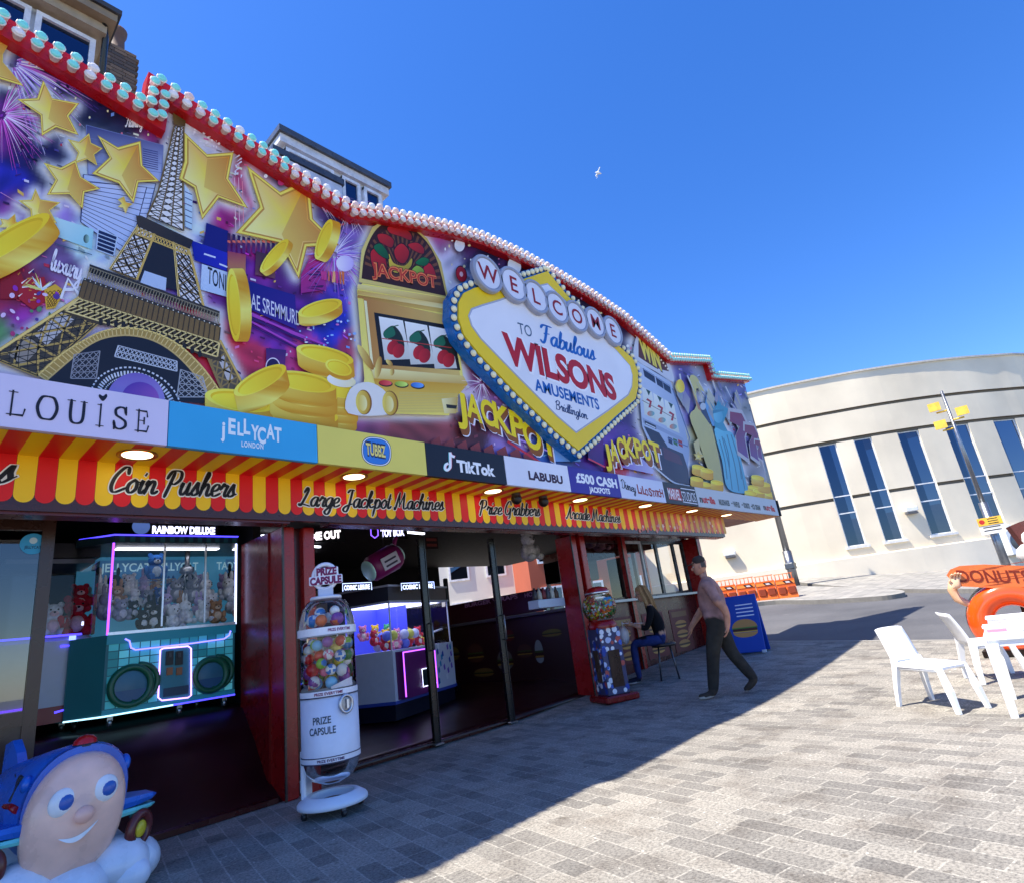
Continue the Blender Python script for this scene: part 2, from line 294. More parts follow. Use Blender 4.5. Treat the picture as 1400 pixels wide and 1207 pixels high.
# ================================================================== SETTING
def ground_mat(name, kind):
    m = bpy.data.materials.new(name); m.use_nodes = True; t = m.node_tree; b = t.nodes['Principled BSDF']; N = t.nodes.new; L = t.links.new
    tc = N('ShaderNodeTexCoord')
    def noise(sc, det=5, rough=.6):
        n = N('ShaderNodeTexNoise'); n.inputs['Scale'].default_value = sc; n.inputs['Detail'].default_value = det; n.inputs['Roughness'].default_value = rough; L(tc.outputs['Object'], n.inputs['Vector']); return n
    def ramp(src, a, ca, c_, cb):
        r = N('ShaderNodeValToRGB'); r.color_ramp.elements[0].position = a; r.color_ramp.elements[0].color = (*ca, 1); r.color_ramp.elements[1].position = c_; r.color_ramp.elements[1].color = (*cb, 1); L(src, r.inputs[0]); return r
    def mul(a, b_):
        x = N('ShaderNodeMix'); x.data_type = 'RGBA'; x.blend_type = 'MULTIPLY'; x.inputs[0].default_value = 1; L(a, x.inputs[6]); L(b_, x.inputs[7]); return x.outputs[2]
    if kind == 'paving':
        mp = N('ShaderNodeMapping'); mp.inputs['Rotation'].default_value = (0, 0, R(-77)); L(tc.outputs['Object'], mp.inputs['Vector'])
        nw = noise(1.1, 2); vm = N('ShaderNodeVectorMath'); vm.operation = 'MULTIPLY_ADD'; vm.inputs[1].default_value = (.035,)*3; L(nw.outputs['Color'], vm.inputs[0]); L(mp.outputs[0], vm.inputs[2])
        br = N('ShaderNodeTexBrick'); L(vm.outputs[0], br.inputs['Vector']); br.offset = .42; br.offset_frequency = 2; br.squash = .68; br.squash_frequency = 3
        for k, v in (('Scale', 1), ('Mortar Size', .007), ('Mortar Smooth', .3), ('Bias', -.1), ('Brick Width', .40), ('Row Height', .165)): br.inputs[k].default_value = v
        br.inputs['Color1'].default_value = (.345, .325, .285, 1); br.inputs['Color2'].default_value = (.195, .186, .17, 1); br.inputs['Mortar'].default_value = (.40, .38, .335, 1)
        sp = ramp(noise(48, 4, .75).outputs[0], .38, (.55, .55, .55), .57, (1.14, 1.13, 1.1)); st = ramp(noise(.5, 5).outputs[0], .3, (.82, .82, .82), .7, (1.08, 1.07, 1.05))
        sx = N('ShaderNodeSeparateXYZ'); L(mp.outputs[0], sx.inputs[0]); md = N('ShaderNodeMath'); md.operation = 'PINGPONG'; md.inputs[1].default_value = .78; L(sx.outputs[1], md.inputs[0])
        # a few rusty, darker patches and gum
        gum = ramp(noise(9, 1).outputs[0], .70, (1, 1, 1), .73, (.72, .7, .68)); fl = ramp(noise(26, 1).outputs[0], .735, (1, 1, 1), .75, (2.2, 2.2, 2.2)); dk = ramp(noise(2.2, 4).outputs[0], .34, (.74, .72, .71), .5, (1, 1, 1)); c1 = mul(mul(mul(mul(mul(br.outputs[0], sp.outputs[0]), st.outputs[0]), gum.outputs[0]), fl.outputs[0]), dk.outputs[0]); L(c1, b.inputs['Base Color'])
        b.inputs['Roughness'].default_value = .82; b.inputs['Specular IOR Level'].default_value = .25
        bp = N('ShaderNodeBump'); bp.inputs['Strength'].default_value = .35; bp.inputs['Distance'].default_value = .006; L(c1, bp.inputs['Height']); L(bp.outputs[0], b.inputs['Normal'])
    elif kind == 'road':
        c1 = mul(ramp(noise(130, 3).outputs[0], .35, (.055, .056, .06), .65, (.125, .125, .13)).outputs[0], ramp(noise(.35, 6).outputs[0], .3, (.7, .7, .72), .7, (1.3, 1.28, 1.25)).outputs[0])
        pt = ramp(noise(5, 2).outputs[0], .69, (1, 1, 1), .72, (1.5, 1.45, 1.4)); L(mul(c1, pt.outputs[0]), b.inputs['Base Color']); b.inputs['Roughness'].default_value = .85
        bp = N('ShaderNodeBump'); bp.inputs['Strength'].default_value = .4; bp.inputs['Distance'].default_value = .01; L(c1, bp.inputs['Height']); L(bp.outputs[0], b.inputs['Normal'])
    elif kind == 'pale':
        br = N('ShaderNodeTexBrick'); L(tc.outputs['Object'], br.inputs['Vector']); br.inputs['Scale'].default_value = 1; br.inputs['Brick Width'].default_value = .6; br.inputs['Row Height'].default_value = .4; br.inputs['Mortar Size'].default_value = .012
        br.inputs['Color1'].default_value = (.33, .31, .28, 1); br.inputs['Color2'].default_value = (.25, .24, .22, 1); br.inputs['Mortar'].default_value = (.2, .19, .18, 1)
        L(mul(br.outputs[0], ramp(noise(1.5).outputs[0], .3, (.75, .75, .75), .7, (1.15, 1.15, 1.1)).outputs[0]), b.inputs['Base Color']); b.inputs['Roughness'].default_value = .9
    else:
        L(ramp(noise(.2, 8).outputs[0], .3, (.16, .15, .13), .7, (.24, .23, .2)).outputs[0], b.inputs['Base Color']); b.inputs['Roughness'].default_value = .95
    return m
M_PAVE = ground_mat('granite_paving', 'paving'); M_ROAD = ground_mat('asphalt', 'road'); M_PALE = ground_mat('pale_slabs', 'pale'); M_GROUND = ground_mat('bare_ground', 'ground')
def sheet(name, corners, dz, mat, nu=40, nv=40, skirt=0.):
    a, b, c, d = [np.array(p[:2], float) for p in corners]; m = MB(); idx = {}
    for i in range(nu+1):
        for j in range(nv+1):
            u, v = i/nu, j/nv; p = a*(1-u)*(1-v)+b*u*(1-v)+c*u*v+d*(1-u)*v
            idx[i, j] = m.V((p[0], p[1], terr(*p)+dz))
    for i in range(nu):
        for j in range(nv): m.face([idx[i, j], idx[i+1, j], idx[i+1, j+1], idx[i, j+1]], sm=True)
    return tag(m.build(name, mat), kind='structure')
# kerb line of the square, seen at the right
K0 = np.array(gnd(1040, 877)[:2]); K1 = np.array(gnd(1400, 875)[:2]); kd = (K1-K0)/np.linalg.norm(K1-K0); kn = np.array([-kd[1], kd[0]])
if kn[0] < 0: kn = -kn
KA = K0-kd*26; KB = K1+kd*30
sheet('ground', [(-600, -600), (900, -600), (900, 900), (-600, 900)], -1.6, M_GROUND, 60, 60)
sheet('paving', [KA, KB, KB-kn*46, KA-kn*46], 0, M_PAVE, 60, 60)
sheet('road', [KA+kn*.16, KB+kn*.16, KB+kn*26, KA+kn*26], -.13, M_ROAD, 60, 60)
kb = MB(); kb.color((150, 145, 135)); n = 60
for k in range(n):
    p, q = KA+(KB-KA)*k/n, KA+(KB-KA)*(k+.985)/n
    pts = []
    for c in (p, q):
        for off, dz in ((0, .004), (.16, .004), (.165, -.02), (.165, -.2)):
            e = c+kn*off; pts.append(kb.V((e[0], e[1], terr(*c)+dz)))
    for j in range(3): kb.face([pts[j], pts[j+1], pts[4+j+1], pts[4+j]])
tag(kb.build('kerb', MATTE), kind='structure')
# traffic island with its own kerb
ip = [gnd(u, v)[:2] for u, v in [(1000, 826), (1060, 821), (1110, 820.5), (1160, 818), (1205, 815), (1228, 812), (1237, 809.5), (1230, 806.5), (1200, 804), (1160, 802.5), (1110, 801.5), (1060, 802), (1000, 806)]]
ip = catmull(ip, 4, closed=True); im = MB(); cen = np.mean(np.array(ip), 0); rows = []
for f in (1, .8, .6, .4, .2, .02): rows.append([im.V((*(cen+(np.array(p)-cen)*f), terr(*(cen+(np.array(p)-cen)*f))+.02)) for p in ip])
for a, b in zip(rows, rows[1:]):
    for j in range(len(ip)): im.face([a[j], a[(j+1) % len(ip)], b[(j+1) % len(ip)], b[j]], sm=True)
tag(im.build('traffic_island', M_PALE), kind='structure')
kb = MB(); kb.color((120, 116, 108))
for j in range(len(ip)):
    p, q = ip[j], ip[(j+1) % len(ip)]; kb.poly([(*p, terr(*p)+.022), (*q, terr(*q)+.022), (*q, terr(*q)-.25), (*p, terr(*p)-.25)])
tag(kb.build('island_kerb', MATTE), kind='structure')

# ================================================================== THE CURVED CIVIC BUILDING
plan = [tuple(atz(u, v, 12.)[:2]) for u, v in [(1000, 545), (1060, 531), (1120, 519), (1180, 508), (1240, 499), (1300, 492), (1350, 488), (1400, 486)]]
p0, p1 = np.array(plan[0]), np.array(plan[1]); plan = [tuple(p0-(p1-p0)*4)]+plan; pl, pk = np.array(plan[-1]), np.array(plan[-2]); plan += [tuple(pl+(pl-pk)*1.5+np.array([1.2, .5])), tuple(pl+(pl-pk)*4+np.array([6, 4]))]
pw = np.array(catmull(plan, 10)); al = np.concatenate([[0], np.cumsum(np.linalg.norm(np.diff(pw, axis=0), axis=1))])
def wallp(s, off=0.):
    x = np.interp(s, al, pw[:, 0]); y = np.interp(s, al, pw[:, 1]); x2 = np.interp(s+.2, al, pw[:, 0])-np.interp(s-.2, al, pw[:, 0]); y2 = np.interp(s+.2, al, pw[:, 1])-np.interp(s-.2, al, pw[:, 1])
    n = np.array([y2, -x2]); n /= np.linalg.norm(n)
    if n @ np.array([-.8, -.6]) < 0: n = -n
    return np.array([x, y])+n*off
def wall_hit(u, v):
    d = ray(u, v); best = None
    for s in np.arange(2, al[-1]-2, .05):
        p = wallp(s); e = abs(p[0]*d[1]-p[1]*d[0])/np.hypot(d[0], d[1])
        if best is None or e < best[0]: best = (e, s, np.hypot(*p)/np.hypot(d[0], d[1])*d[2]+H)
    return best[1], best[2]
civic = thing('civic_building', 'long curved cream rendered building with tall narrow windows across the road', 'building', (*wallp(20), 1.2))
# windows: (left x, top y) ... given by the corners seen
WIN = [((1117, 606), (1138, 602), (1158, 737), (1180, 734)), ((1166, 600), (1188, 597), (1210, 734), (1233, 731)), ((1226, 592), (1252, 588), (1277, 731), (1304, 728)), ((1291, 585), (1322, 580), (1348, 727), (1375, 722)), ((1358, 578), (1385, 574), (1418, 722), (1445, 719))]
holes = []
for tl, tr, bl, brr in WIN:
    hs = [wall_hit(*q) for q in (tl, tr, bl, brr)]; holes.append(((hs[0][0]+hs[2][0])/2, (hs[1][0]+hs[3][0])/2, (hs[2][1]+hs[3][1])/2, (hs[0][1]+hs[1][1])/2))
zb = np.mean([h_[2] for h_ in holes]); zt = np.mean([h_[3] for h_ in holes]); holes = [(a-.04, b+.10, zb, zt) for a, b, _, _ in holes]
ZT = 12.
ss = sorted(set(np.round(np.concatenate([np.arange(0, al[-1], .8), [h_[0] for h_ in holes], [h_[1] for h_ in holes]]), 3)))
wm = MB(); wm.color((226, 217, 194)); dep = .13
bz = [-3., 2.45, zb, 5.55, 5.85, zt, 9.15, 9.35, 10.25, 10.5, ZT]
bands = [wall_hit(1180, 760)[1], wall_hit(1170, 678)[1], wall_hit(1160, 600)[1], wall_hit(1160, 560)[1]]
def inhole(s0, s1, z): return any(h_[0]-.01 <= s0 and s1 <= h_[1]+.01 and h_[2] < z < h_[3] for h_ in holes)
zs = sorted([-3., zb, zt, ZT]+[b for k in bands[1:] for b in (k-.085, k+.085)]); zs = [z for z in zs if z <= zt or z > zt+.05]
def off_at(z): return -.16 if any(abs(z-b) < .084 for b in bands[1:]) else 0.
for s0, s1 in zip(ss, ss[1:]):
    if s1-s0 < 1e-3: continue
    for z0, z1 in zip(zs, zs[1:]):
        zm = (z0+z1)/2
        if inhole(s0, s1, zm): continue
        o_ = off_at(zm); a, b = wallp(s0, o_), wallp(s1, o_)
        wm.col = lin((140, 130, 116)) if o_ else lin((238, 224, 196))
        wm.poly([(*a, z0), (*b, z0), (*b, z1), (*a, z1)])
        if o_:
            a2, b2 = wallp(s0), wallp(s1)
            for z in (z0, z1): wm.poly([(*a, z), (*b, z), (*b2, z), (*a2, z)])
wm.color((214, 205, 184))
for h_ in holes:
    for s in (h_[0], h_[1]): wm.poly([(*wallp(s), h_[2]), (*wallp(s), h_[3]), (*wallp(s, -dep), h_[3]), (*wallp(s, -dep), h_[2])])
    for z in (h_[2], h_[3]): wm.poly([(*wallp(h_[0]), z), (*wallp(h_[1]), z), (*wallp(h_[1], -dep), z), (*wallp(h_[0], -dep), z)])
wm.build('wall', WALLM, civic)
cp = MB(); cp.color((205, 198, 184))          # coping and flat roof
for s0, s1 in zip(ss, ss[1:]):
    a, b, c, d = wallp(s0, .08), wallp(s1, .08), wallp(s1, -.4), wallp(s0, -.4)
    for q in ([(*a, ZT), (*b, ZT), (*b, ZT+.1), (*a, ZT+.1)], [(*a, ZT+.1), (*b, ZT+.1), (*c, ZT+.1), (*d, ZT+.1)], [(*a, ZT), (*b, ZT), (*c, ZT), (*d, ZT)]): cp.poly(q)
    e, f = wallp(s1, -14), wallp(s0, -14); cp.poly([(*d, ZT-.3), (*c, ZT-.3), (*e, ZT-.3), (*f, ZT-.3)])
cp.build('roof', MATTE, civic)
lg = MB(); lg.color((238, 226, 202))          # projecting plinth ledge
zl = bands[0]
for s0, s1 in zip(ss, ss[1:]):
    a, b, c, d = wallp(s0, .22), wallp(s1, .22), wallp(s1, -.02), wallp(s0, -.02)
    lg.poly([(*a, zl), (*b, zl), (*c, zl+.06), (*d, zl+.06)]); lg.poly([(*a, zl), (*b, zl), (*b, -3), (*a, -3)])
lg.build('plinth', WALLM, civic)
zsill = MB()
for h_ in holes:
    fr = MB(); fr.color((235, 235, 232)); gl = MB(); q = (h_[3]-h_[2])
    o1 = -dep+.06
    def fbar(s0, s1, z0, z1, o_=o1):
        a, b, c, d = wallp(s0, o_), wallp(s1, o_), wallp(s1, o_-.08), wallp(s0, o_-.08)
        i = [fr.V((*p, z)) for z in (z0, z1) for p in (a, b, c, d)]
        for f in ((0, 1, 5, 4), (1, 2, 6, 5), (2, 3, 7, 6), (3, 0, 4, 7), (4, 5, 6, 7), (0, 3, 2, 1)): fr.face([i[k] for k in f])
    fw = .055; fbar(h_[0], h_[0]+fw, h_[2], h_[3]); fbar(h_[1]-fw, h_[1], h_[2], h_[3])
    for z in (h_[2], h_[2]+q*.31, h_[2]+q*.475, h_[3]-fw): fbar(h_[0]+fw, h_[1]-fw, z, z+fw)
    f_o = fr.build('window', PAINT, civic)
    a, b = wallp(h_[0], o1-.04), wallp(h_[1], o1-.04); gl.poly([(*a, h_[2]), (*b, h_[2]), (*b, h_[3]), (*a, h_[3])]); gl.build('pane', SKYGLASS, f_o)
    sb = MB(); sb.color((222, 220, 214)); a, b, c, d = wallp(h_[0]-.12, .1), wallp(h_[1]+.12, .1), wallp(h_[1]+.12, -dep), wallp(h_[0]-.12, -dep)
    i = [sb.V((*p, z)) for z in (h_[2]-.12, h_[2]-.003) for p in (a, b, c, d)]
    for f in ((0, 1, 5, 4), (1, 2, 6, 5), (2, 3, 7, 6), (3, 0, 4, 7), (4, 5, 6, 7), (0, 3, 2, 1)): sb.face([i[k] for k in f])
    sb.build('sill', MATTE, f_o)
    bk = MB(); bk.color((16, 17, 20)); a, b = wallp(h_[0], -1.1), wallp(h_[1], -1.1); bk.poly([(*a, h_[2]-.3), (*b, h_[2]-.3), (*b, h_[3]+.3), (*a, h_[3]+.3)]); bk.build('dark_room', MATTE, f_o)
def wall_lamp(u, v, label):
    s, z = wall_hit(u, v); a = wallp(s, .16); m = MB(); m.color((232, 232, 226)); t = thing('wall_light', label, 'wall light', (*a, z), group='bulkhead lights on the cream wall')
    d = wallp(s+.5)-wallp(s-.5); ang = math.atan2(d[1], d[0]); m.M = rot_to((*a, z), ang); m.box((0, 0, .06), (.62, .3, .26), .05); m.build('housing', PLAST, t)
    m = MB(); m.color((95, 95, 98)); m.M = rot_to((*a, z), ang); m.box((0, 0, -.13), (.54, .26, .1), .03); m.build('diffuser', PLAST, t)
wall_lamp(1243, 698, 'white bulkhead light on the cream wall between the second and third tall windows'); wall_lamp(998, 758, 'small bulkhead light on the cream wall just beyond the end of the striped canopy')
s, z = wall_hit(1385, 741); a = wallp(s, .3); t = thing('air_conditioner', 'white air conditioning unit with round grille low on the curved cream wall', 'air conditioner', (*a, z))
d = wallp(s+.5)-wallp(s-.5); ang = math.atan2(d[1], d[0]); m = MB(); m.color((236, 236, 232)); m.M = rot_to((*a, z), ang); m.box((0, 0, 0), (1.5, .55, 1.2), .04); m.build('casing', PLAST, t)
m = MB(); m.color((110, 112, 115)); m.M = rot_to((*a, z), ang); m.lathe([(.02, -.3), (.4, -.3), (.44, -.285), (.46, -.26)], (-.2, 0, 0), 24, 'Y')
m.lathe([(.02, .3), (.4, .3), (.44, .285), (.46, .26)], (-.2, 0, 0), 24, 'Y'); m.build('fan_grille', METAL, t)
a, b = gnd(1115, 798)[:2], gnd(1500, 800)[:2]; a = np.array(a); b = np.array(b); c_ = a-(b-a)*.6
sheet('far_pavement', [c_, b, b+np.array([14, 3]), c_+np.array([14, 3])], .0, M_PALE, 30, 12)
kb = MB(); kb.color((128, 124, 116))
for k in range(40):
    p, q = c_+(b-c_)*k/40, c_+(b-c_)*(k+.99)/40; kb.poly([(*p, terr(*p)+.004), (*q, terr(*q)+.004), (*q, terr(*q)-.4), (*p, terr(*p)-.4)])
tag(kb.build('far_kerb', MATTE), kind='structure')
# lamp posts
def lamp_mast():
    bs = gnd(1386, 800); dd = np.hypot(bs[0], bs[1]); d = ray(1287, 535); k = dd/np.hypot(d[0], d[1]); zt_ = H+d[2]*k
    t = thing('floodlight_mast', 'tall grey steel mast carrying three yellow floodlights in front of the cream building', 'lamp post', tuple(bs)); x, y, z0 = bs
    m = MB(); m.color((150, 152, 155)); m.tube([(x, y, z0), (x, y, z0+2.6)], .12, 12); m.tube([(x, y, z0+2.6), (x, y, zt_)], [.07, .04], 12); m.build('mast', METAL, t)
    sd_ = np.array([-d[1], d[0]])/np.hypot(d[0], d[1])
    def zat(u, v): e = ray(u, v); return H+e[2]*dd/np.hypot(e[0], e[1])
    for (u, v), side in (((1288, 555), 1), ((1310, 564), -1), ((1296, 579), 1)):
        p = np.array([x, y])+sd_*side*.34; zz = zat(u, v); m = MB(); m.color((245, 200, 70)); ang = math.atan2(sd_[1], sd_[0]); m.M = rot_to((p[0], p[1], zz), ang)
        a_ = [(-.13, -.16, -.1), (.13, -.16, -.1), (.13, -.16, .1), (-.13, -.16, .1)]; b_ = [(-.17, .12, -.14), (.17, .12, -.14), (.17, .12, .14), (-.17, .12, .14)]
        ia = [m.V(q) for q in a_]; ib = [m.V(q) for q in b_]; m.face(ia); m.face(ib[::-1])
        for j in range(4): m.face([ia[j], ib[j], ib[(j+1) % 4], ia[(j+1) % 4]])
        m.tube([(0, 0, -.2), (-side*.34, 0, -.2)], .03, 6); m.build('floodlight', PAINT, t)
    zz = zat(1363, 716); tcam = -np.array([x, y])/dd
    ang = math.atan2(tcam[1], tcam[0])+R(90); m = MB(); m.color((238, 236, 230)); m.M = rot_to((x+tcam[0]*.2, y+tcam[1]*.2, zz), ang); m.box((0, 0, -.12), (.62, .03, .3)); m.color((246, 190, 60)); m.box((0, -.012, .12), (.62, .034, .24)); m.color((196, 40, 30)); m.disc((-.2, -.032, .12), .07)
    m.color((60, 50, 40))
    for k in range(3): m.box((.08, -.031, .19-.07*k), (.26, .004, .025))
    for k in range(2): m.box((0, -.017, -.06-.1*k), (.44, .004, .03))
    m.build('warning_plate', PAINT, t)
lamp_mast()
bs = gnd(1088, 800); t = thing('street_post', 'plain grey steel post standing in front of the cream wall beside the arcade corner', 'lamp post', tuple(bs)); m = MB(); m.color((135, 137, 140)); m.tube([bs, bs+np.array([0, 0, 1.6])], .2, 12); m.tube([bs+np.array([0, 0, 1.6]), bs+np.array([0, 0, 9.])], [.15, .11], 12); m.build('shaft', METAL, t)
m = MB(); m.color((110, 112, 115)); m.box((bs[0], bs[1], bs[2]+.9), (.42, .42, .3), .04); m.build('collar', METAL, t)
# ================================================================== THE ARCADE: SHELL
YM = 5.80
YF, YC, YK, ZS, ZV = 5.636, 6.30, 7.40, 3.359, 2.915
arc = thing('arcade_building', 'long low amusement arcade with red pillars and a red and yellow striped canopy', 'arcade', (6, 7.3, 0))
XL, XR = -2.2, 14.63
RED = (150, 16, 14); DKRED = (96, 8, 8)
m = MB(); m.color((70, 14, 12))               # roof slab, upstand behind the fascia
m.box((2.2, 10.3, 3.75), (25.6, 8.0, .5)); m.build('roof', MATTE, arc)
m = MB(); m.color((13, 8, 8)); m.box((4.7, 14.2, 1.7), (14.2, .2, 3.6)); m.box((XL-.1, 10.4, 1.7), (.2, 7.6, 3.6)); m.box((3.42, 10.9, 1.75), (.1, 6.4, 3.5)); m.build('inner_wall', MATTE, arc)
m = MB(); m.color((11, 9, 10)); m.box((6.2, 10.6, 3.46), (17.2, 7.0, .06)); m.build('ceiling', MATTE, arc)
# floor: a carpeted ramp rising from the threshold, steeper in the left bay
m = MB(); m.color((44, 8, 11))
def floor_z(x, y):
    t = max(0, min(1, (y-6.8)/(1.0 if x < 3.3 else 1.7))); t = t*t*(3-2*t); rise = .93 if x < 3.3 else .19+max(0, x-8)*.03
    return .035+t*rise+terr(x, y)*.5
for xa, xb in ((XL, 3.37), (3.47, 14.6)):
    g = {}; nx = 26
    for i in range(nx+1):
        for j in range(25):
            x, y = xa+(xb-xa)*i/nx, 6.75+7.4*j/24
            if j == 0: y = 6.72 if x < 3.4 else 7.16
            g[i, j] = m.V((x, y, floor_z(min(x, 3.25) if xb < 3.4 else x, y)+(0 if j else -.03)))
    for i in range(nx):
        for j in range(24): m.face([g[i, j], g[i+1, j], g[i+1, j+1], g[i, j+1]], sm=True)
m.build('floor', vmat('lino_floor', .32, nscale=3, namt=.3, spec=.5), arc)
# soffit and striped canopy face
PITCH = .1445; SX0 = .735-PITCH*26
SR, SY = lin((232, 18, 18)), lin((255, 202, 14))
m = MB(); k = 0; x = SX0
while x < 16.98:
    x1 = min(x+PITCH, 16.98); xa = max(x, XL)
    if x1 > XL:
        c = SR if k % 2 else SY
        m.poly([(xa, YF+.05, ZS), (x1, YF+.05, ZS), (x1, YC+.02, ZS), (xa, YC+.02, ZS)], [c]*4)
    x += PITCH; k += 1
m.color((120, 40, 30)); m.box(((XL+16.98)/2, (YF+.08+YC+.9)/2, ZS+.06), (16.98-XL, YC+.9-YF-.08, .09)); m.build('soffit', PRINT, arc)
m = MB(); m.color((66, 22, 16)); m.box(((XL+XR)/2, YC+.035, (ZS+ZV)/2-.01), (XR-XL, .06, ZS-ZV+.06)); m.build('canopy_board', PAINT, arc)
m = MB(); k = 0; x = SX0
while x < XR-.02:
    if x > XL:
        c = SR if k % 2 else SY; r_ = PITCH/2*.985; cx = x+PITCH/2; zc = ZV+.03+r_
        pts = [(cx-r_, ZS)]+[(cx-r_*math.cos(a), zc-r_*math.sin(a)) for a in np.linspace(0, math.pi, 11)]+[(cx+r_, ZS)]
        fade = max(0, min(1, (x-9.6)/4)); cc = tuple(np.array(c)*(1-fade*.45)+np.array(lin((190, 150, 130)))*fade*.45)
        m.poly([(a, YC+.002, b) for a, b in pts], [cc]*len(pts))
    x += PITCH; k += 1
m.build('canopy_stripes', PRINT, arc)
m = MB(); m.color((88, 10, 10)); m.box(((XL+3.2)/2, 6.44, 2.885), (3.2-XL, .2, .07)); m.box(((3.7+XR)/2, 6.46, 2.895), (XR-3.7, .22, .07)); m.build('lintel', PAINT, arc)
# downlights in the soffit
for (u, v) in [(188, 621), (484, 651), (674, 671), (793, 683), (882, 691), (946, 698), (993, 703.5)]:
    p = atz(u, v, ZS); m = MB(); m.color((190, 140, 60)); m.lathe([(.125, 0), (.165, -.006), (.165, .02)], (p[0], p[1], ZS-.006), 24); l_ = m.build('downlight', METAL, arc)
    m = MB(); m.color((255, 238, 190)); m.disc((p[0], p[1], ZS-.008), .125, 24, 'Z'); m.build('lens', LAMP, l_)
# script lettering on the canopy (outlined in white)
def script(txt, u0, v0, u1, v1, parent, Y, caph, col=(22, 18, 20), edge=(240, 236, 225), wid=.30, shear=.25, name='canopy_lettering'):
    a, b = at(u0, v0, Y), at(u1, v1, Y); ex = (b-a); ln = np.linalg.norm(ex); ex /= ln
    (vs, fs), wt = pen(txt, wid, shear); (vo, fo), _ = pen(txt, wid+.2, shear, .7); sx = ln/wt; sz = caph/2
    mo = MB(); mo.color(edge)
    mo.ptext((vo, fo), lambda x, y: (a[0]+ex[0]*x*sx, Y-.004-.0004*(x*sx % .5), a[2]+ex[2]*x*sx+y*sz))
    mo.color(col); mo.ptext((vs, fs), lambda x, y: (a[0]+ex[0]*x*sx, Y-.0065-.0004*(x*sx % .5), a[2]+ex[2]*x*sx+y*sz)); return mo.build(name, PRINT, parent)
script('s', -8, 661, 16, 657, arc, YC, .24)
script('Coin Pushers', 147, 672, 320, 679, arc, YC, .25); script('Large Jackpot Machines', 408, 691, 606, 697, arc, YC, .22)
script('Prize Grabbers', 655, 702, 738, 705, arc, YC, .22); script('Arcade Machines', 774, 708, 848, 714, arc, YC, .22)
m = MB(); rr = random.Random(3)               # small flowery pattern on the far end of the canopy
for k in range(46):
    u, v = rr.uniform(874, 985), rr.uniform(709, 726); p = at(u, v, YC); m.color(rr.choice([(240, 215, 205), (225, 150, 150), (205, 120, 110)])); r_ = rr.uniform(.03, .06); a0 = rr.random()*3
    m.poly([(p[0]+r_*(.6+.4*(j % 2))*math.cos(a0+j*.628), YC-.004-k*.00004, p[2]+r_*(.6+.4*(j % 2))*math.sin(a0+j*.628)) for j in range(10)])
m.build('canopy_pattern', PRINT, arc)
# pillars
def pillar(x0, x1, y0, y1, z1, groove=True):
    m = MB(); m.color((158, 18, 16)); zg = terr(x0, y0); n_ = 'pillar'
    if groove:
        w_ = (x1-x0); m.box((x0+w_*.18, (y0+y1)/2, z1/2), (w_*.36, y1-y0, z1), .012); m.box((x1-w_*.18, (y0+y1)/2, z1/2), (w_*.36, y1-y0, z1), .012); m.color((70, 6, 6)); m.box(((x0+x1)/2, (y0+y1)/2+.05, z1/2), (w_*.28, y1-y0-.1, z1))
    else: m.box(((x0+x1)/2, (y0+y1)/2, z1/2), (x1-x0, y1-y0, z1), .012)
    m.color((60, 50, 46)); m.box((x0-.006, y0-.004, z1/2), (.022, .022, z1)); return m.build(n_, PAINT, arc)
pillar(3.26, 3.66, 6.64, 7.0, 2.88); m = MB(); m.color((122, 10, 10)); m.box((3.29, 7.36, 1.42), (.1, .74, 2.9)); m.color((105, 8, 8)); m.box((3.33, 7.74, 1.42), (.14, .04, 2.9)); m.build('side_panel', PAINT, arc)
pillar(9.02, 9.46, 6.86, 7.25, 2.92); pillar(11.42, 11.58, 7.3, 7.42, 3.05, False); pillar(14.42, 14.62, 7.0, 7.4, 3.0, False)
m = MB(); m.color((64, 8, 10)); m.box((6.36, 7.22, .03), (5.4, .14, .07)); m.box((.5, 6.76, .03), (5.4, .12, .05)); m.build('threshold', PAINT, arc)
# wall above the kiosk windows and side return of the canopy
m = MB(); m.color((92, 14, 14)); m.box((12.0, 7.46, 3.15), (5.2, .1, .4)); m.box((14.56, 9.8, .95), (.1, 4.9, 1.6)); m.box((14.56, 9.8, 3.2), (.1, 4.9, .5)); [m.box((14.56, y_, 2.35), (.09, .1, 1.3)) for y_ in (7.5, 9.0, 10.6, 12.2)]; m.build('end_wall', PAINT, arc)

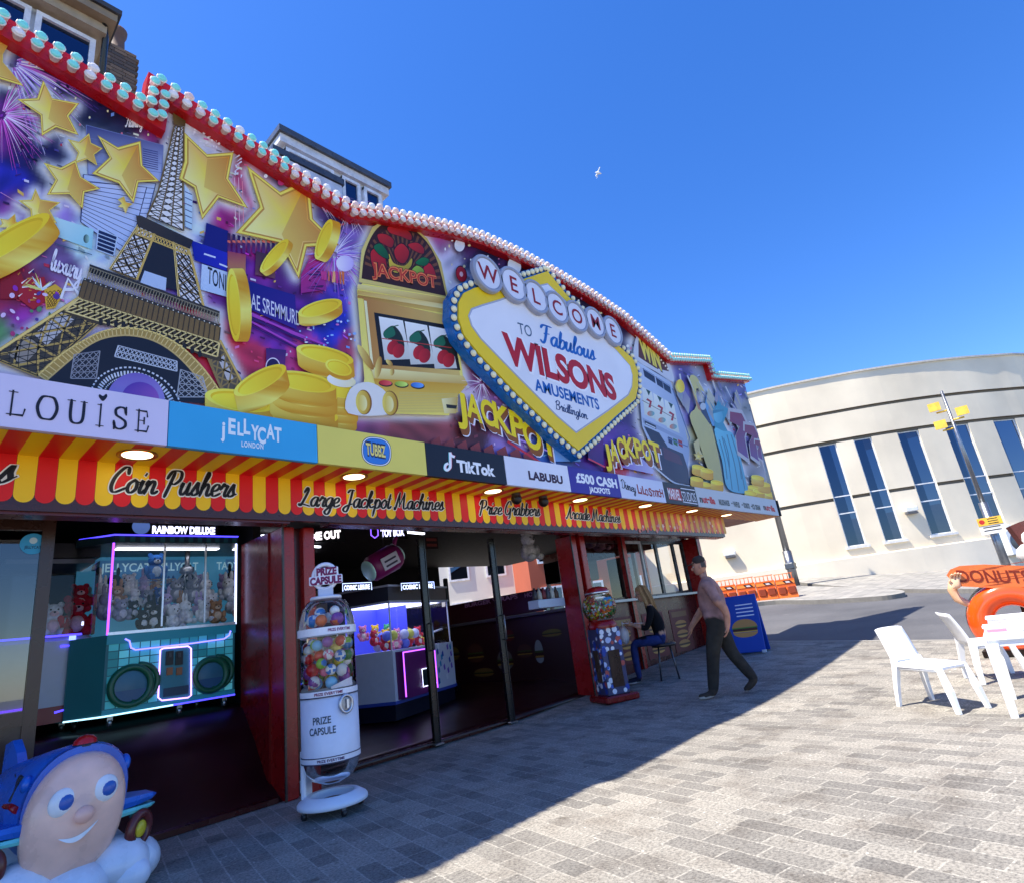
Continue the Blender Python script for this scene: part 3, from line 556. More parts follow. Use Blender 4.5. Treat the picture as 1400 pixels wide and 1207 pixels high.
# ================================================================== PRINTED ART
class Art(MB):
    """flat print on the upright plane y=Y: shapes given where the photograph shows them, each layer a hair in front of the last"""
    def __init__(s, Y): super().__init__(); s.Y = Y; s.d = .004
    def P(s, u, v):
        q = at(u, v, s.Y); return (min(q[0], 16.97+.40*max(0, q[2]-3.8)/3.6), s.Y-s.d, q[2])
    def up(s): s.d += .0001; return s
    def shape(s, pts, col, cols=None):
        s.up(); q = [s.P(*p) for p in pts]; tri = tessellate_polygon([[Vector((a[0], a[2], 0)) for a in q]])
        cc = [lin(c) for c in cols] if cols else [lin(col)]*len(pts); i = [s.V(a) for a in q]
        for t in tri: s.face([i[k] for k in t], [cc[k] for k in t])
        return s
    def line(s, pts, wpx, col, smooth=False, taper=False):
        s.up(); p = np.array(catmull(pts, 6) if smooth else pts, float); T = np.gradient(p, axis=0); T /= np.maximum(1e-9, np.linalg.norm(T, axis=1))[:, None]; N = np.stack([-T[:, 1], T[:, 0]], 1); n = len(p); c = lin(col)
        i = []
        for k in range(n):
            w_ = wpx/2*((1-.85*k/(n-1)) if taper else 1); i.append((s.V(s.P(*(p[k]+N[k]*w_))), s.V(s.P(*(p[k]-N[k]*w_)))))
        for a, b in zip(i, i[1:]): s.face([a[0], a[1], b[1], b[0]], [c]*4)
        return s
    def grad(s, pts, c0, c1, ang=0.):
        """polygon fading from c0 to c1 across direction ang (degrees, picture-wise)"""
        p = np.array(pts, float); d = p @ np.array([math.cos(R(ang)), math.sin(R(ang))]); t = (d-d.min())/max(1e-6, d.max()-d.min())
        cols = [tuple(np.array(c0)*(1-k)+np.array(c1)*k) for k in t]; return s.shape(pts, None, cols)
    def ell(s, c, rx, ry, ang=0., col=(255, 255, 255), c2=None, n=28, gang=0.):
        a = R(ang); p = [(c[0]+rx*math.cos(t)*math.cos(a)-ry*math.sin(t)*math.sin(a), c[1]+rx*math.cos(t)*math.sin(a)+ry*math.sin(t)*math.cos(a)) for t in np.linspace(0, 2*math.pi, n, endpoint=False)]
        return s.grad(p, col, c2, gang) if c2 else s.shape(p, col)
    def star(s, pts, light=(255, 248, 160), dark=(236, 150, 26)):
        """five-pointed gold star: 10 outline points"""
        p = np.array(pts, float); c = p.mean(0)
        s.grad([tuple(c+(q-c)*1.10) for q in p], (206, 166, 60), (190, 124, 40), 20); s.shape([tuple(c+(q-c)*1.06) for q in p], (255, 236, 100)); s.grad([tuple(c+(q-c)*.97) for q in p], (198, 150, 56), (206, 140, 56), 40)
        s.up(); q = [tuple(c+(k-c)*.90) for k in p]; ci = s.V(s.P(*c)); i = [s.V(s.P(*k)) for k in q]; cols = []
        for k in q: t = max(0, min(1, ((k[0]-c[0])*.8-(k[1]-c[1])*.5)/(np.abs(p-c).max()*1.1)+.5)); cols.append(np.array(lin(light))*(1-t)+np.array(lin(dark))*t)
        cm = np.array(lin((252, 226, 76)))
        for k in range(len(q)): s.face([ci, i[k], i[(k+1) % len(q)]], [cm, cols[k], cols[(k+1) % len(q)]])
        big = np.abs(p-c).max()                       # curved darker reflection on the right half
        if big > 22: s.grad([tuple(c+(k-c)*.86) for k in p if (k[0]-c[0]) > -.05*big] + [tuple(c+np.array([-.1*big, .25*big]))], (234, 200, 96), (214, 140, 54), -30)
        return s
    def coin(s, c, rx, ry, ang, th, col=(240, 214, 60)):
        """coin seen at a slant: th is the offset of its far rim"""
        c = np.array(c, float); t = np.array(th, float); a = R(ang); ax = np.array([math.cos(a), math.sin(a)]); nrm = np.array([-ax[1], ax[0]])
        E_ = lambda o, k=1.: [tuple(o+ax*rx*k*math.cos(x)+nrm*ry*k*math.sin(x)) for x in np.linspace(0, 2*math.pi, 26, endpoint=False)]
        hull = np.array(E_(c)+E_(c+t)); o = hull.mean(0)
        from mathutils.geometry import convex_hull_2d
        h = [tuple(hull[k]) for k in convex_hull_2d([Vector(q) for q in hull])]
        pr_ = np.array(h) @ ax; k_ = (pr_-pr_.min())/(pr_.max()-pr_.min()); cs = []
        for x in k_: f = .5+.5*math.cos(x*9.+1); cs.append(tuple(np.array((255, 244, 120))*f+np.array((220, 150, 10))*(1-f)))
        s.shape(h, None, cs); s.ell(tuple(c), rx, ry, ang, (255, 246, 96), (250, 212, 30), gang=ang); s.ell(tuple(c), rx*.84, ry*.8, ang, (232, 186, 10), (246, 206, 24), gang=ang+180); s.ell(tuple(c+t*.1), rx*.80, ry*.74, ang, (255, 238, 60), (246, 200, 24), gang=ang); return s
    def lattice(s, q, nx, ny, wpx, col, ribs=True, cross=True):
        """criss-cross girders across a four-cornered panel (tl, tr, br, bl)"""
        tl, tr, br, bl = [np.array(k, float) for k in q]; B = lambda u, v: tuple((tl*(1-u)+tr*u)*(1-v)+(bl*(1-u)+br*u)*v)
        for i in range(nx):
            for j in range(ny):
                u0, u1, v0, v1 = i/nx, (i+1)/nx, j/ny, (j+1)/ny
                if cross: s.d -= .0001; s.line([B(u0, v0), B(u1, v1)], wpx, col); s.line([B(u1, v0), B(u0, v1)], wpx, col); s.d -= .0001
                if ribs: s.line([B(u0, v0), B(u1, v0)], wpx, col); s.d -= .0001
        s.d += .0001
        if ribs:
            for i in (0, nx): s.line([B(i/nx, 0), B(i/nx, 1)], wpx*1.5, col); s.d -= .0001
            s.line([B(0, 1), B(1, 1)], wpx*1.3, col)
        return s
    def text(s, txt, bl, brr, capv, col, bold=.02, flip=0., gap=1.):
        """words along a baseline between two picture points, capitals capv metres tall; flip leans them"""
        s.up(); a, b = at(*bl, s.Y), at(*brr, s.Y); (vs, fs), wd = tx(txt, bold, gap); ex = (b-a)/wd; s.col = lin(col)
        s.ptext((vs, fs), lambda x, y: (a[0]+ex[0]*x+flip*y*capv, s.Y-s.d, a[2]+ex[2]*x+y*capv)); return s
    def script(s, txt, bl, brr, capv, col, wid=.3, shear=.2, thin=.4):
        s.up(); a, b = at(*bl, s.Y), at(*brr, s.Y); (vs, fs), wd = pen(txt, wid, shear, thin); ex = (b-a)/wd; s.col = lin(col)
        s.ptext((vs, fs), lambda x, y: (a[0]+ex[0]*x, s.Y-s.d-.0004*(x % .7), a[2]+ex[2]*x+y*capv/2)); s.up(); return s
def outline_pts(pts, k): p = np.array(pts, float); c = p.mean(0); return [tuple(c+(q-c)*k) for q in p]
# ================================================================== THE MURAL BILLBOARD ABOVE THE CANOPY
mur = thing('mural_billboard', 'huge printed billboard of gold stars, tower, slot machines and coins with a lamp-studded red edge', 'billboard', (8, YM, 3.8))
YB = YM-.13
EDGE = [(-75, 3), (0, 47), (100, 105), (226, 180), (232, 141), (342, 211), (417, 260), (482, 300), (520, 303), (557, 311), (610, 321), (660, 335), (705, 354), (750, 377), (800, 405), (853, 440), (916, 496), (967, 498), (973, 519), (1025, 522.5)]
e2 = np.array([(-14., 8.05), (-3.4, 8.0)]+[tuple(at(u, v, YB)[[0, 2]]) for u, v in EDGE])
def ztop(x, side=0):
    # top of the printed panel at x (follows the lower side of the red edging)
    xs = e2[:, 0].copy(); return float(np.interp(x, np.maximum.accumulate(xs+np.arange(len(xs))*1e-4), e2[:, 1]))
z1c = zoom(0, 0, 4); z2c = zoom(0, 250, 4); z3c = zoom(200, 80, 4); z4c = zoom(250, 330, 4); z5c = zoom(450, 270, 4); z6c = zoom(600, 340, 4.0233); z7c = zoom(800, 440, 4.3107)
STARS = [z1c((235, 470), (280, 560), (415, 585), (362, 650), (412, 745), (300, 705), (228, 748), (222, 645), (105, 565), (205, 560)),
 z1c((480, 752), (490, 800), (548, 828), (505, 860), (522, 915), (470, 882), (405, 905), (425, 850), (372, 782), (430, 795)),
 z1c((405, 900), (432, 985), (530, 1045), (450, 1062), (440, 1145), (375, 1072), (262, 1075), (305, 1000), (245, 915), (330, 940)),
 z1c((540, 770), (640, 830), (755, 798), (765, 920), (850, 1000), (745, 1005), (720, 1110), (645, 1010), (512, 962), (600, 880)),
 z2c((190, 55), (215, 110), (315, 125), (262, 165), (298, 230), (230, 205), (170, 225), (165, 160), (105, 115), (170, 112)),
 z1c((1012, 760), (1125, 868), (1258, 858), (1232, 990), (1330, 1138), (1185, 1085), (1100, 1195), (1060, 1035), (985, 990), (1012, 900)),
 z3c((560, 625), (725, 755), (870, 690), (890, 890), (1020, 1020), (860, 1030), (820, 1190), (730, 1010), (505, 960), (625, 830)),
 z1c((-130, 240), (60, 230), (8, 360), (112, 480), (-20, 440), (-60, 520), (-90, 400)),
 z1c((645, 1105), (672, 1092), (680, 1120), (715, 1130), (690, 1148), (680, 1180), (665, 1150), (640, 1145), (660, 1128), (640, 1110)),
 z2c((0, 215), (40, 220), (75, 190), (80, 230), (108, 240), (70, 262), (40, 300), (30, 258), (-10, 260), (10, 240))]
TOWER = z1c((945, 615), (1012, 625), (1010, 1000))+z2c((1000, 270), (1050, 325), (1035, 400), (1110, 690), (1195, 720), (1200, 860), (1320, 1110), (1250, 1190), (-40, 1000), (0, 930), (430, 620), (450, 530), (485, 455), (600, 480), (740, 260), (738, 195), (800, 180))+z1c((935, 740))
SLOT = z5c((150, 480), (165, 300), (230, 160), (300, 130), (420, 150), (530, 235), (600, 370), (660, 590), (740, 1000), (690, 1080), (640, 1190), (130, 1190), (170, 900), (135, 520))
SLOT2 = z7c((290, 240), (270, 120), (310, 80), (400, 110), (470, 210), (520, 420), (600, 860), (560, 960), (440, 900), (320, 600))
LIB = z7c((760, 470), (800, 520), (830, 640), (880, 730), (950, 1010), (830, 1000), (740, 620), (690, 440), (720, 420))
BL = [(60, 120, 55, (22, 16, 62)), (15, 95, 30, (60, 36, 120)), (5, 175, 35, (120, 40, 140)), (45, 205, 40, (30, 18, 78)), (110, 110, 40, (40, 30, 100)), (165, 165, 45, (20, 18, 56)), (205, 185, 25, (130, 40, 110)), (150, 230, 45, (190, 206, 242)), (150, 310, 35, (176, 200, 240)), (60, 310, 35, (150, 120, 200)), (10, 250, 30, (40, 40, 170)), (20, 280, 22, (150, 70, 160)), (30, 400, 40, (140, 34, 70)), (70, 350, 30, (120, 90, 150)), (35, 440, 30, (150, 50, 170)), (5, 455, 20, (90, 150, 90)), (90, 450, 40, (200, 190, 236)), (110, 330, 20, (200, 230, 240)),
 (270, 180, 30, (220, 214, 232)), (300, 165, 25, (196, 26, 66)), (340, 215, 25, (170, 30, 70)), (330, 260, 30, (205, 40, 110)), (295, 290, 22, (190, 30, 140)), (270, 300, 22, (196, 216, 240)), (270, 350, 25, (60, 60, 180)), (300, 350, 25, (70, 30, 150)), (320, 320, 25, (170, 30, 120)), (385, 215, 30, (50, 26, 84)), (430, 280, 30, (90, 66, 130)), (460, 300, 20, (50, 24, 90)), (340, 420, 35, (120, 40, 150)), (300, 470, 30, (196, 40, 66)), (330, 500, 30, (200, 50, 90)), (390, 440, 30, (110, 40, 160)), (400, 380, 25, (90, 30, 120)), (430, 360, 25, (200, 60, 130)), (465, 360, 22, (205, 176, 240)), (470, 400, 20, (90, 60, 190)), (470, 330, 20, (130, 100, 190)), (450, 450, 25, (40, 50, 190)), (480, 470, 18, (170, 50, 90)), (420, 480, 22, (190, 60, 130)),
 (615, 350, 18, (216, 208, 236)), (600, 335, 18, (180, 90, 170)), (635, 340, 20, (90, 30, 100)), (630, 390, 18, (225, 220, 236)), (660, 350, 25, (26, 20, 60)), (720, 378, 30, (24, 18, 56)), (700, 360, 16, (70, 40, 100)), (760, 400, 20, (40, 28, 80)), (800, 420, 22, (24, 20, 52)), (850, 460, 22, (34, 26, 66)), (655, 520, 20, (150, 80, 140)), (640, 540, 18, (216, 200, 230)), (700, 560, 25, (160, 110, 180)), (600, 610, 30, (150, 70, 76)), (640, 610, 25, (90, 40, 50)), (690, 620, 25, (150, 120, 190)), (760, 625, 25, (70, 110, 190)), (800, 625, 25, (80, 40, 140)), (820, 610, 20, (100, 60, 170)), (880, 640, 20, (170, 150, 200)), (860, 560, 20, (60, 40, 120)), (845, 635, 15, (200, 60, 80)), (870, 580, 18, (90, 60, 150)),
 (930, 520, 18, (96, 80, 160)), (945, 560, 18, (120, 110, 180)), (960, 520, 18, (150, 156, 180)), (960, 600, 20, (170, 166, 130)), (990, 540, 18, (140, 146, 180)), (1010, 530, 16, (110, 100, 170)), (1030, 560, 18, (160, 158, 160)), (1020, 600, 20, (120, 110, 170)), (1040, 640, 18, (150, 146, 160)), (1055, 670, 15, (190, 180, 110)), (940, 650, 18, (60, 60, 100)), (985, 660, 18, (120, 150, 170)), (920, 620, 15, (150, 150, 190))]  # far-end blobs: glare put into the base colours as grey-lilac
x0, x1 = at(-75, 300, YM)[0], 17.0; NX, NZ = 500, 84; G = MB(); blp = np.array([b[:2] for b in BL], float); blr = np.array([b[2] for b in BL], float); blc = np.array([lin(b[3]) for b in BL])
def seg_d(P, poly, closed=True):
    P = np.asarray(P); q = np.array(poly, float); q2 = np.roll(q, -1, 0) if closed else q[1:]; q1 = q if closed else q[:-1]; best = np.full(len(P), 1e9)
    for a, b in zip(q1, q2):
        ab = b-a; t = np.clip(((P-a) @ ab)/max(1e-9, ab @ ab), 0, 1); best = np.minimum(best, np.linalg.norm(P-(a+t[:, None]*ab), axis=1))
    return best
pts3, uv = [], []
for i in range(NX+1):
    t = i/NX; x = x0+(x1-x0)*t; zt_ = ztop(x if t < 1 else x+.3)+.06
    for j in range(NZ+1):
        z = 3.74+(zt_-3.74)*j/NZ; xx = x+(max(0, (t-.93)/.07))*.40*(z-3.8)/3.6; pts3.append((xx, YM, z)); uv.append(pr((xx, YM, z)))
uv = np.array(uv); acc = np.zeros((len(uv), 3)); ws = np.zeros(len(uv)); jit = uv+rng.randn(len(uv), 2)*1.2
for p, r_, c in zip(blp, blr, blc):
    d2 = ((jit-p)**2).sum(1)/(r_*1.05)**2; w_ = np.exp(-d2*2.6)+1e-5/(d2+.3)**2; acc += w_[:, None]*c; ws += w_
acc /= ws[:, None]
n1 = np.sin(uv[:, 0]*.11+np.sin(uv[:, 1]*.07)*2)*np.sin(uv[:, 1]*.13+np.sin(uv[:, 0]*.05)*2); acc *= (1+.35*n1)[:, None]
hal = np.full(len(uv), 1e9)
for q in STARS: hal = np.minimum(hal, seg_d(uv, q))
hal = np.minimum(hal, seg_d(uv, TOWER)); hal2 = np.minimum(seg_d(uv, SLOT), seg_d(uv, SLOT2)); hal2 = np.minimum(hal2, seg_d(uv, LIB))
k = np.exp(-(hal/8.5)**2)*.97; k = np.maximum(k, np.exp(-(hal2/7.)**2)*.92); acc = acc*(1-k)[:, None]+np.array(lin((246, 246, 255)))*k[:, None]
acc = np.clip(acc, .004, .85); ids = [G.V(p) for p in pts3]
for i in range(NX):
    for j in range(NZ):
        a, b, c, d = i*(NZ+1)+j, (i+1)*(NZ+1)+j, (i+1)*(NZ+1)+j+1, i*(NZ+1)+j+1; G.face([a, b, c, d], [acc[a], acc[b], acc[c], acc[d]])
G.build('printed_panel', PRINT, mur)
bm_ = MB(); bm_.color((60, 56, 60)); up_ = [(float(x), ztop(x)+.03) for x in np.linspace(x0, 17.0, 90)]+[(17.34, ztop(17.3)+.03)]
bm_.prism([(-14., 3.5), (-14., 8.2), (-3.4, 8.15)]+up_+[(17.0, 3.75), (16.95, 3.5)], lambda a, b, d: (a, YM+.008+d, b), 0, .22); bm_.build('backing', MATTE, mur)
# ---- the artwork
A = Art(YM); rr = random.Random(11)
def firework(cx, cy, r, n, cols, wpx=1., a0=0, a1=360, r0=.12):
    for k in range(n):
        a = R(rr.uniform(a0, a1)); f = rr.uniform(.55, 1); bend = rr.uniform(.05, .22)*r
        p = [(cx+math.cos(a)*r*f*t, cy+math.sin(a)*r*f*t+bend*t*t) for t in (r0, .4, .7, 1)]; A.line(p, wpx*rr.uniform(.6, 1.4), rr.choice(cols), True, True); A.d -= .00009
    A.d += .0001
firework(14, 85, 130, 60, [(206, 190, 250), (160, 110, 230), (240, 236, 255), (190, 90, 200)], 1.5, -20, 75)
firework(2, 158, 80, 70, [(240, 180, 240), (220, 90, 200), (250, 240, 255), (190, 60, 170)], 1.3, -80, 110)
for k in range(26): u_ = rr.uniform(0, 225); A.ell((u_, 58+u_*.6+rr.uniform(0, 70)), 1.4, 1.8, 0, rr.choice([(250, 240, 250), (230, 120, 140), (240, 230, 180)]), n=8)
for k in range(1500):                          # dense little lights, windows and streaks of the night city
    u = rr.uniform(0, 1040); v = rr.uniform(55+u*.45 if u < 480 else 300+(u-480)*.42, 560 if u < 480 else 680)
    if u > 480 and u < 610 and v < 620: continue
    if v > 505+u*.165: continue
    j = int(np.argmin(((uv-np.array((u, v)))**2).sum(1))); b_ = acc[j]; f = rr.choice([.35, .5, .6, 1.7, 2.4, 3.2]); s_ = 1-.45*u/1040; w_, h_ = rr.uniform(2, 9)*s_, rr.uniform(1.2, 5)*s_
    if rr.random() < .3: b_ = np.array(lin(rr.choice([(250, 236, 210), (240, 120, 190), (120, 160, 250), (250, 190, 90), (220, 210, 255), (200, 50, 80), (60, 30, 110)]))); f = 1
    A.d = .0042+k*.000004; c_ = tuple(np.clip(b_*f, .003, .85)); A.col = c_; a0 = rr.choice([0, 0, 0, .4, -.6]); q_ = [(u, v), (u+w_, v+w_*(.3+a0)), (u+w_, v+h_+w_*(.3+a0)), (u, v+h_)]; A.poly([A.P(*p) for p in q_])
A.d = .0115
# city blocks behind the tower
def block(q, c0, c1, nx, ny, lc, wpx=.8, ang=90): A.grad(q, c0, c1, ang); A.d += .0001; A.lattice(q, nx, ny, wpx, lc, True, False)
block(z1c((470, 690), (890, 800), (880, 1000), (480, 960)), (60, 60, 120), (190, 200, 240), 6, 4, (120, 130, 180))
block(z1c((455, 960), (850, 1010), (800, 1200), (440, 1200)), (190, 206, 244), (206, 216, 248), 9, 7, (60, 66, 120))
block(z2c((455, 0), (800, 30), (700, 410), (440, 220)), (206, 214, 248), (180, 200, 240), 9, 12, (46, 50, 100))
block(z2c((535, 260), (640, 300), (620, 405), (525, 370)), (30, 44, 90), (20, 30, 70), 5, 5, (190, 210, 240), 1.2)
A.grad(z2c((290, 190), (510, 260), (500, 370), (200, 260)), (206, 236, 240), (150, 214, 230), 60); A.ell(z2c((470, 312))[0], 4, 6, 0, (30, 50, 60), (160, 210, 200))
for k in range(9): y = 820+k*12; A.line(z1c((780, y), (862, y+18)), 1.1, (60, 64, 130))
A.script('Flamingo', z1c((682, 700))[0], z1c((790, 702))[0], .15, (250, 245, 250), .34, .2)
# carnival at the lower left
A.shape(z2c((0, 440), (100, 470), (140, 560), (90, 640), (0, 640)), (150, 24, 40)); A.shape(z2c((110, 540), (240, 520), (270, 640), (180, 700), (100, 640)), (176, 30, 44))
for k in range(16): a = R(rr.uniform(190, 350)); p = z2c((225, 590))[0]; A.line([p, (p[0]+math.cos(a)*rr.uniform(14, 28), p[1]+math.sin(a)*rr.uniform(14, 26))], 3, rr.choice([(240, 244, 250), (210, 226, 240), (226, 230, 120)]), taper=True)
A.shape(z2c((240, 590), (300, 560), (355, 600), (300, 690), (250, 700)), (226, 178, 50)); A.lattice(z2c((250, 600), (340, 590), (300, 680), (255, 690)), 4, 4, .9, (120, 70, 20), False)
for k in range(14): p = z2c((rr.uniform(90, 200), rr.uniform(500, 670)))[0]; A.line([p, (p[0]+rr.uniform(3, 10), p[1]+rr.uniform(-8, 4))], 2, rr.choice([(240, 220, 150), (220, 150, 40), (250, 240, 240)]), taper=True)
A.line(z2c((330, 640), (370, 530), (430, 620)), 4, (240, 240, 248)); A.line(z2c((350, 590), (400, 590)), 4, (240, 240, 248))
A.script('luxury', z2c((272, 480))[0], z2c((440, 540))[0], .22, (240, 236, 252), .3, .1)
A.line(z2c((0, 60), (120, 130)), .8, (220, 150, 190)); A.line(z2c((300, 340), (500, 400)), 1, (60, 90, 110))
for k in range(30): p = (rr.uniform(0, 95), rr.uniform(395, 470)); A.ell(p, rr.uniform(2, 5), rr.uniform(1.5, 4), rr.uniform(0, 90), rr.choice([(150, 50, 180), (180, 60, 120), (90, 60, 150), (230, 200, 240), (90, 140, 100)]), n=9); A.d -= .000085
# right of the tower: billboards and windows
A.shape(z3c((325, 905), (445, 950), (435, 1140), (300, 1110)), (26, 24, 120)); A.grad(z3c((205, 690), (250, 760), (245, 940), (210, 930)), (210, 226, 244), (190, 220, 240), 90)
for k in range(7): A.line(z3c((208, 735+k*32), (246, 752+k*32)), 1.2, (70, 80, 130))
A.grad(z4c((40, 0), (240, 70), (235, 170), (60, 110)), (20, 30, 160), (40, 40, 190)); A.grad(z4c((100, 130), (240, 175), (235, 310), (92, 270)), (206, 222, 250), (190, 214, 248), 90); A.text('TONIC', z4c((130, 232))[0], z4c((262, 292))[0], .20, (30, 32, 50), .01)
A.line(z4c((112, 75), (175, 95)), 2.2, (220, 226, 250)); A.line(z4c((195, 130), (240, 148)), 2.2, (220, 226, 250))
A.grad(z4c((345, 220), (610, 300), (618, 490), (342, 370)), (24, 24, 130), (60, 30, 140), 60); A.text('RAE SREMMURD', z4c((345, 362))[0], z4c((640, 470))[0], .19, (226, 224, 244), .004)
for k in range(11): x = 345+k*34; A.grad(z3c((440+k*27, 960+k*6), (456+k*27, 965+k*6), (456+k*27, 1075), (440+k*27, 1068)), (36, 20, 70), (110, 40, 120), 90); A.shape(z3c((440+k*27, 1000), (456+k*27, 1004), (456+k*27, 1018), (440+k*27, 1012)), (236, 110, 90))
A.grad(z4c((240, 60), (340, 80), (335, 330), (240, 300)), (160, 60, 90), (240, 190, 90), 90); A.grad(z4c((395, 60), (505, 90), (500, 210), (390, 190)), (70, 40, 60), (120, 70, 90), 90)
for a, b in (((340, 385), (700, 560)), ((340, 430), (640, 590)), ((345, 400), (780, 575))): A.line(z4c(a, b), 2.6, (180, 70, 190)); A.line(z4c((a[0], a[1]+22), (b[0], b[1]+14)), 1.6, (60, 20, 110))
A.grad(z4c((450, 590), (560, 600), (550, 720), (450, 720)), (60, 30, 110), (110, 40, 120), 90); A.ell(z4c((487, 690))[0], 10, 12, 0, (230, 220, 240)); A.ell(z4c((487, 690))[0], 8.6, 10.5, 0, (40, 26, 80))
A.grad(z4c((640, 190), (690, 100), (760, 130), (780, 270), (640, 290)), (190, 40, 120), (150, 40, 140), 60)
for k in range(8): A.shape(z4c(*[(rr.uniform(660, 760)+dx, 150+k*16+dy) for dx, dy in ((0, 0), (10, 2), (10, 14), (0, 12))]), (70, 20, 90))
A.script('Paris', z3c((700, 650))[0], z3c((770, 690))[0], .17, (250, 240, 250), .34, .1)
for k in range(24): A.ell(z3c((rr.uniform(245, 400), rr.uniform(395, 500)))[0], rr.uniform(.8, 2), rr.uniform(.8, 2), 0, (250, 240, 244), n=7); A.d -= .000085
A.line(z3c((478, 660), (485, 960)), .9, (250, 200, 210)); A.line(z3c((500, 660), (505, 960)), .9, (250, 200, 210)); A.line(z3c((520, 680), (528, 960)), .9, (250, 150, 160))
for k in range(9): A.line(z3c((490+rr.uniform(-30, 30), 500+k*18), (500+rr.uniform(-30, 30), 520+k*18)), 2.4, (236, 232, 250), taper=True)
A.ell(z3c((732, 685))[0], 4.6, 4.6, 0, (206, 60, 130)); A.ell(z3c((648, 652))[0], 2.6, 2.6, 0, (250, 250, 250))
firework(455, 350, 62, 90, [(210, 190, 250), (150, 110, 220), (245, 240, 255), (190, 80, 200)], 1.2); firework(425, 265, 60, 26, [(220, 214, 250), (170, 150, 220)], 1., 0, 60); firework(475, 290, 36, 26, [(240, 230, 255), (190, 150, 230)], 1., -60, 120); A.ell((470, 362), 12, 11, 0, (246, 240, 255), (200, 180, 245))
for k in range(8): A.shape([(438+k*4+rr.uniform(-2, 2), 372+dy) if i < 2 else (441+k*4, 372+dy) for i, dy in enumerate((0, 12+k, 12+k, 2))], rr.choice([(230, 120, 60), (206, 60, 140), (245, 180, 120)]))
for k in range(30): A.ell((rr.uniform(405, 488), rr.uniform(440, 480)), rr.uniform(.8, 2.6), rr.uniform(.8, 2), 0, rr.choice([(246, 240, 255), (150, 190, 250), (220, 120, 200)]), n=7); A.d -= .000085
# the iron tower
GO, DK, BR, LT = (214, 178, 92), (34, 34, 46), (112, 90, 56), (240, 210, 124)
A.grad(z1c((940, 625), (1016, 640), (1006, 705), (944, 692)), (120, 96, 50), (86, 66, 34)); A.shape(z1c((950, 605), (1008, 620), (1004, 632), (952, 622)), (110, 88, 50))
sh_l = z1c((948, 700), (905, 880), (858, 1060))+z2c((800, 188)); sh_r = z1c((1000, 708), (996, 900), (994, 1060))+z2c((998, 272))
A.shape(sh_l+sh_r[::-1], (240, 236, 236))
for k in range(3): A.lattice([sh_l[k], sh_r[k], sh_r[k+1], sh_l[k+1]], 2, [7, 6, 5][k], 1.15, (62, 50, 34)); A.d += .0001
for f in (.33, .66): A.line([tuple(np.array(a)*(1-f)+np.array(b)*f) for a, b in zip(sh_l, sh_r)], 1.8, (110, 88, 52), True)
A.line(sh_l, 2.4, (120, 98, 58), True); A.line(sh_r, 2.4, (120, 98, 58), True)
A.shape(z2c((840, 280), (950, 330), (970, 600), (760, 545), (740, 500)), DK); A.shape(z2c((785, 490), (905, 530), (900, 600), (760, 560)), (186, 204, 236))
for q in (z2c((752, 240), (842, 282), (742, 540), (596, 482)), z2c((944, 325), (1030, 385), (1108, 690), (972, 640))):
    A.shape(q, (232, 228, 232)); A.lattice(q, 2, 5, 2.0, (118, 94, 50)); A.lattice(q, 4, 11, .9, (40, 36, 34), False); A.line([q[0], q[3]], 3, LT); A.line([q[1], q[2]], 3.2, GO); A.line([q[0], q[3]], 1, BR)
A.grad(z2c((738, 190), (765, 190), (1050, 325), (1032, 372), (748, 250)), (66, 56, 48), (40, 36, 40), 70); A.lattice(z2c((744, 255), (1030, 375), (1022, 405), (736, 290)), 18, 1, 1.2, GO)
A.grad(z2c((485, 455), (1195, 712), (1192, 745), (482, 500)), (44, 40, 42), (70, 60, 50), 60); A.lattice(z2c((486, 470), (1192, 725), (1190, 795), (470, 540)), 46, 1, .9, (160, 148, 120)); A.shape(z2c((455, 530), (1198, 785), (1196, 800), (448, 545)), (60, 52, 44))
A.grad(z2c((450, 545), (1198, 800), (1190, 880), (420, 640)), (104, 82, 50), (136, 108, 60), 80)
for k in range(28): u = k/27; A.line(z2c((450+u*748, 545+u*255), (424+u*766, 632+u*246)), 1.4, (64, 50, 32))
for k in range(27): u = k/26; A.ell(z2c((460+u*735, 540+u*255))[0], .9, .9, 0, (240, 236, 220), n=6); A.d -= .0001
leg_l = z2c((428, 640), (535, 770), (200, 1065), (-60, 960)); A.shape(leg_l, (70, 62, 52)); A.shape(z2c((330, 720), (400, 760), (250, 900), (180, 840)), (190, 186, 190)); A.shape(z2c((150, 850), (220, 910), (120, 1010), (40, 950)), (150, 140, 130)); A.lattice(leg_l, 2, 3, 3.2, (190, 158, 84)); A.lattice(leg_l, 5, 8, 1.1, (40, 36, 34)); A.line([leg_l[0], leg_l[3]], 3.4, LT)
leg_r = z2c((1120, 940), (1195, 870), (1330, 1130), (1225, 1190)); A.shape(leg_r, (90, 80, 66)); A.shape(z2c((1180, 960), (1215, 950), (1270, 1080), (1235, 1090)), (196, 190, 190)); A.lattice(leg_r, 2, 4, 2.2, (146, 122, 72)); A.line([leg_r[1], leg_r[2]], 2.6, GO)
A.shape(z2c((420, 640), (1192, 885), (1205, 990), (1100, 960), (860, 830), (700, 790), (540, 790), (340, 720)), (74, 60, 40)); A.lattice(z2c((425, 645), (1192, 885), (1180, 960), (350, 710)), 26, 2, 1.5, (236, 210, 136))
for k in range(14): u = k/13; x, y = 545+u*540, 770+u*175+(-30*math.sin(u*3.14)); A.ell(z2c((x, y))[0], 3, 5, 0, (40, 34, 30), n=10); A.d -= .0001
arch_o = z2c((205, 1062), (330, 950), (440, 880), (560, 822), (700, 805), (850, 835), (980, 905), (1100, 1020), (1195, 1150)); arch_i = z2c((250, 1090), (370, 985), (470, 905), (570, 858), (700, 845), (830, 872), (950, 945), (1060, 1060), (1150, 1200))
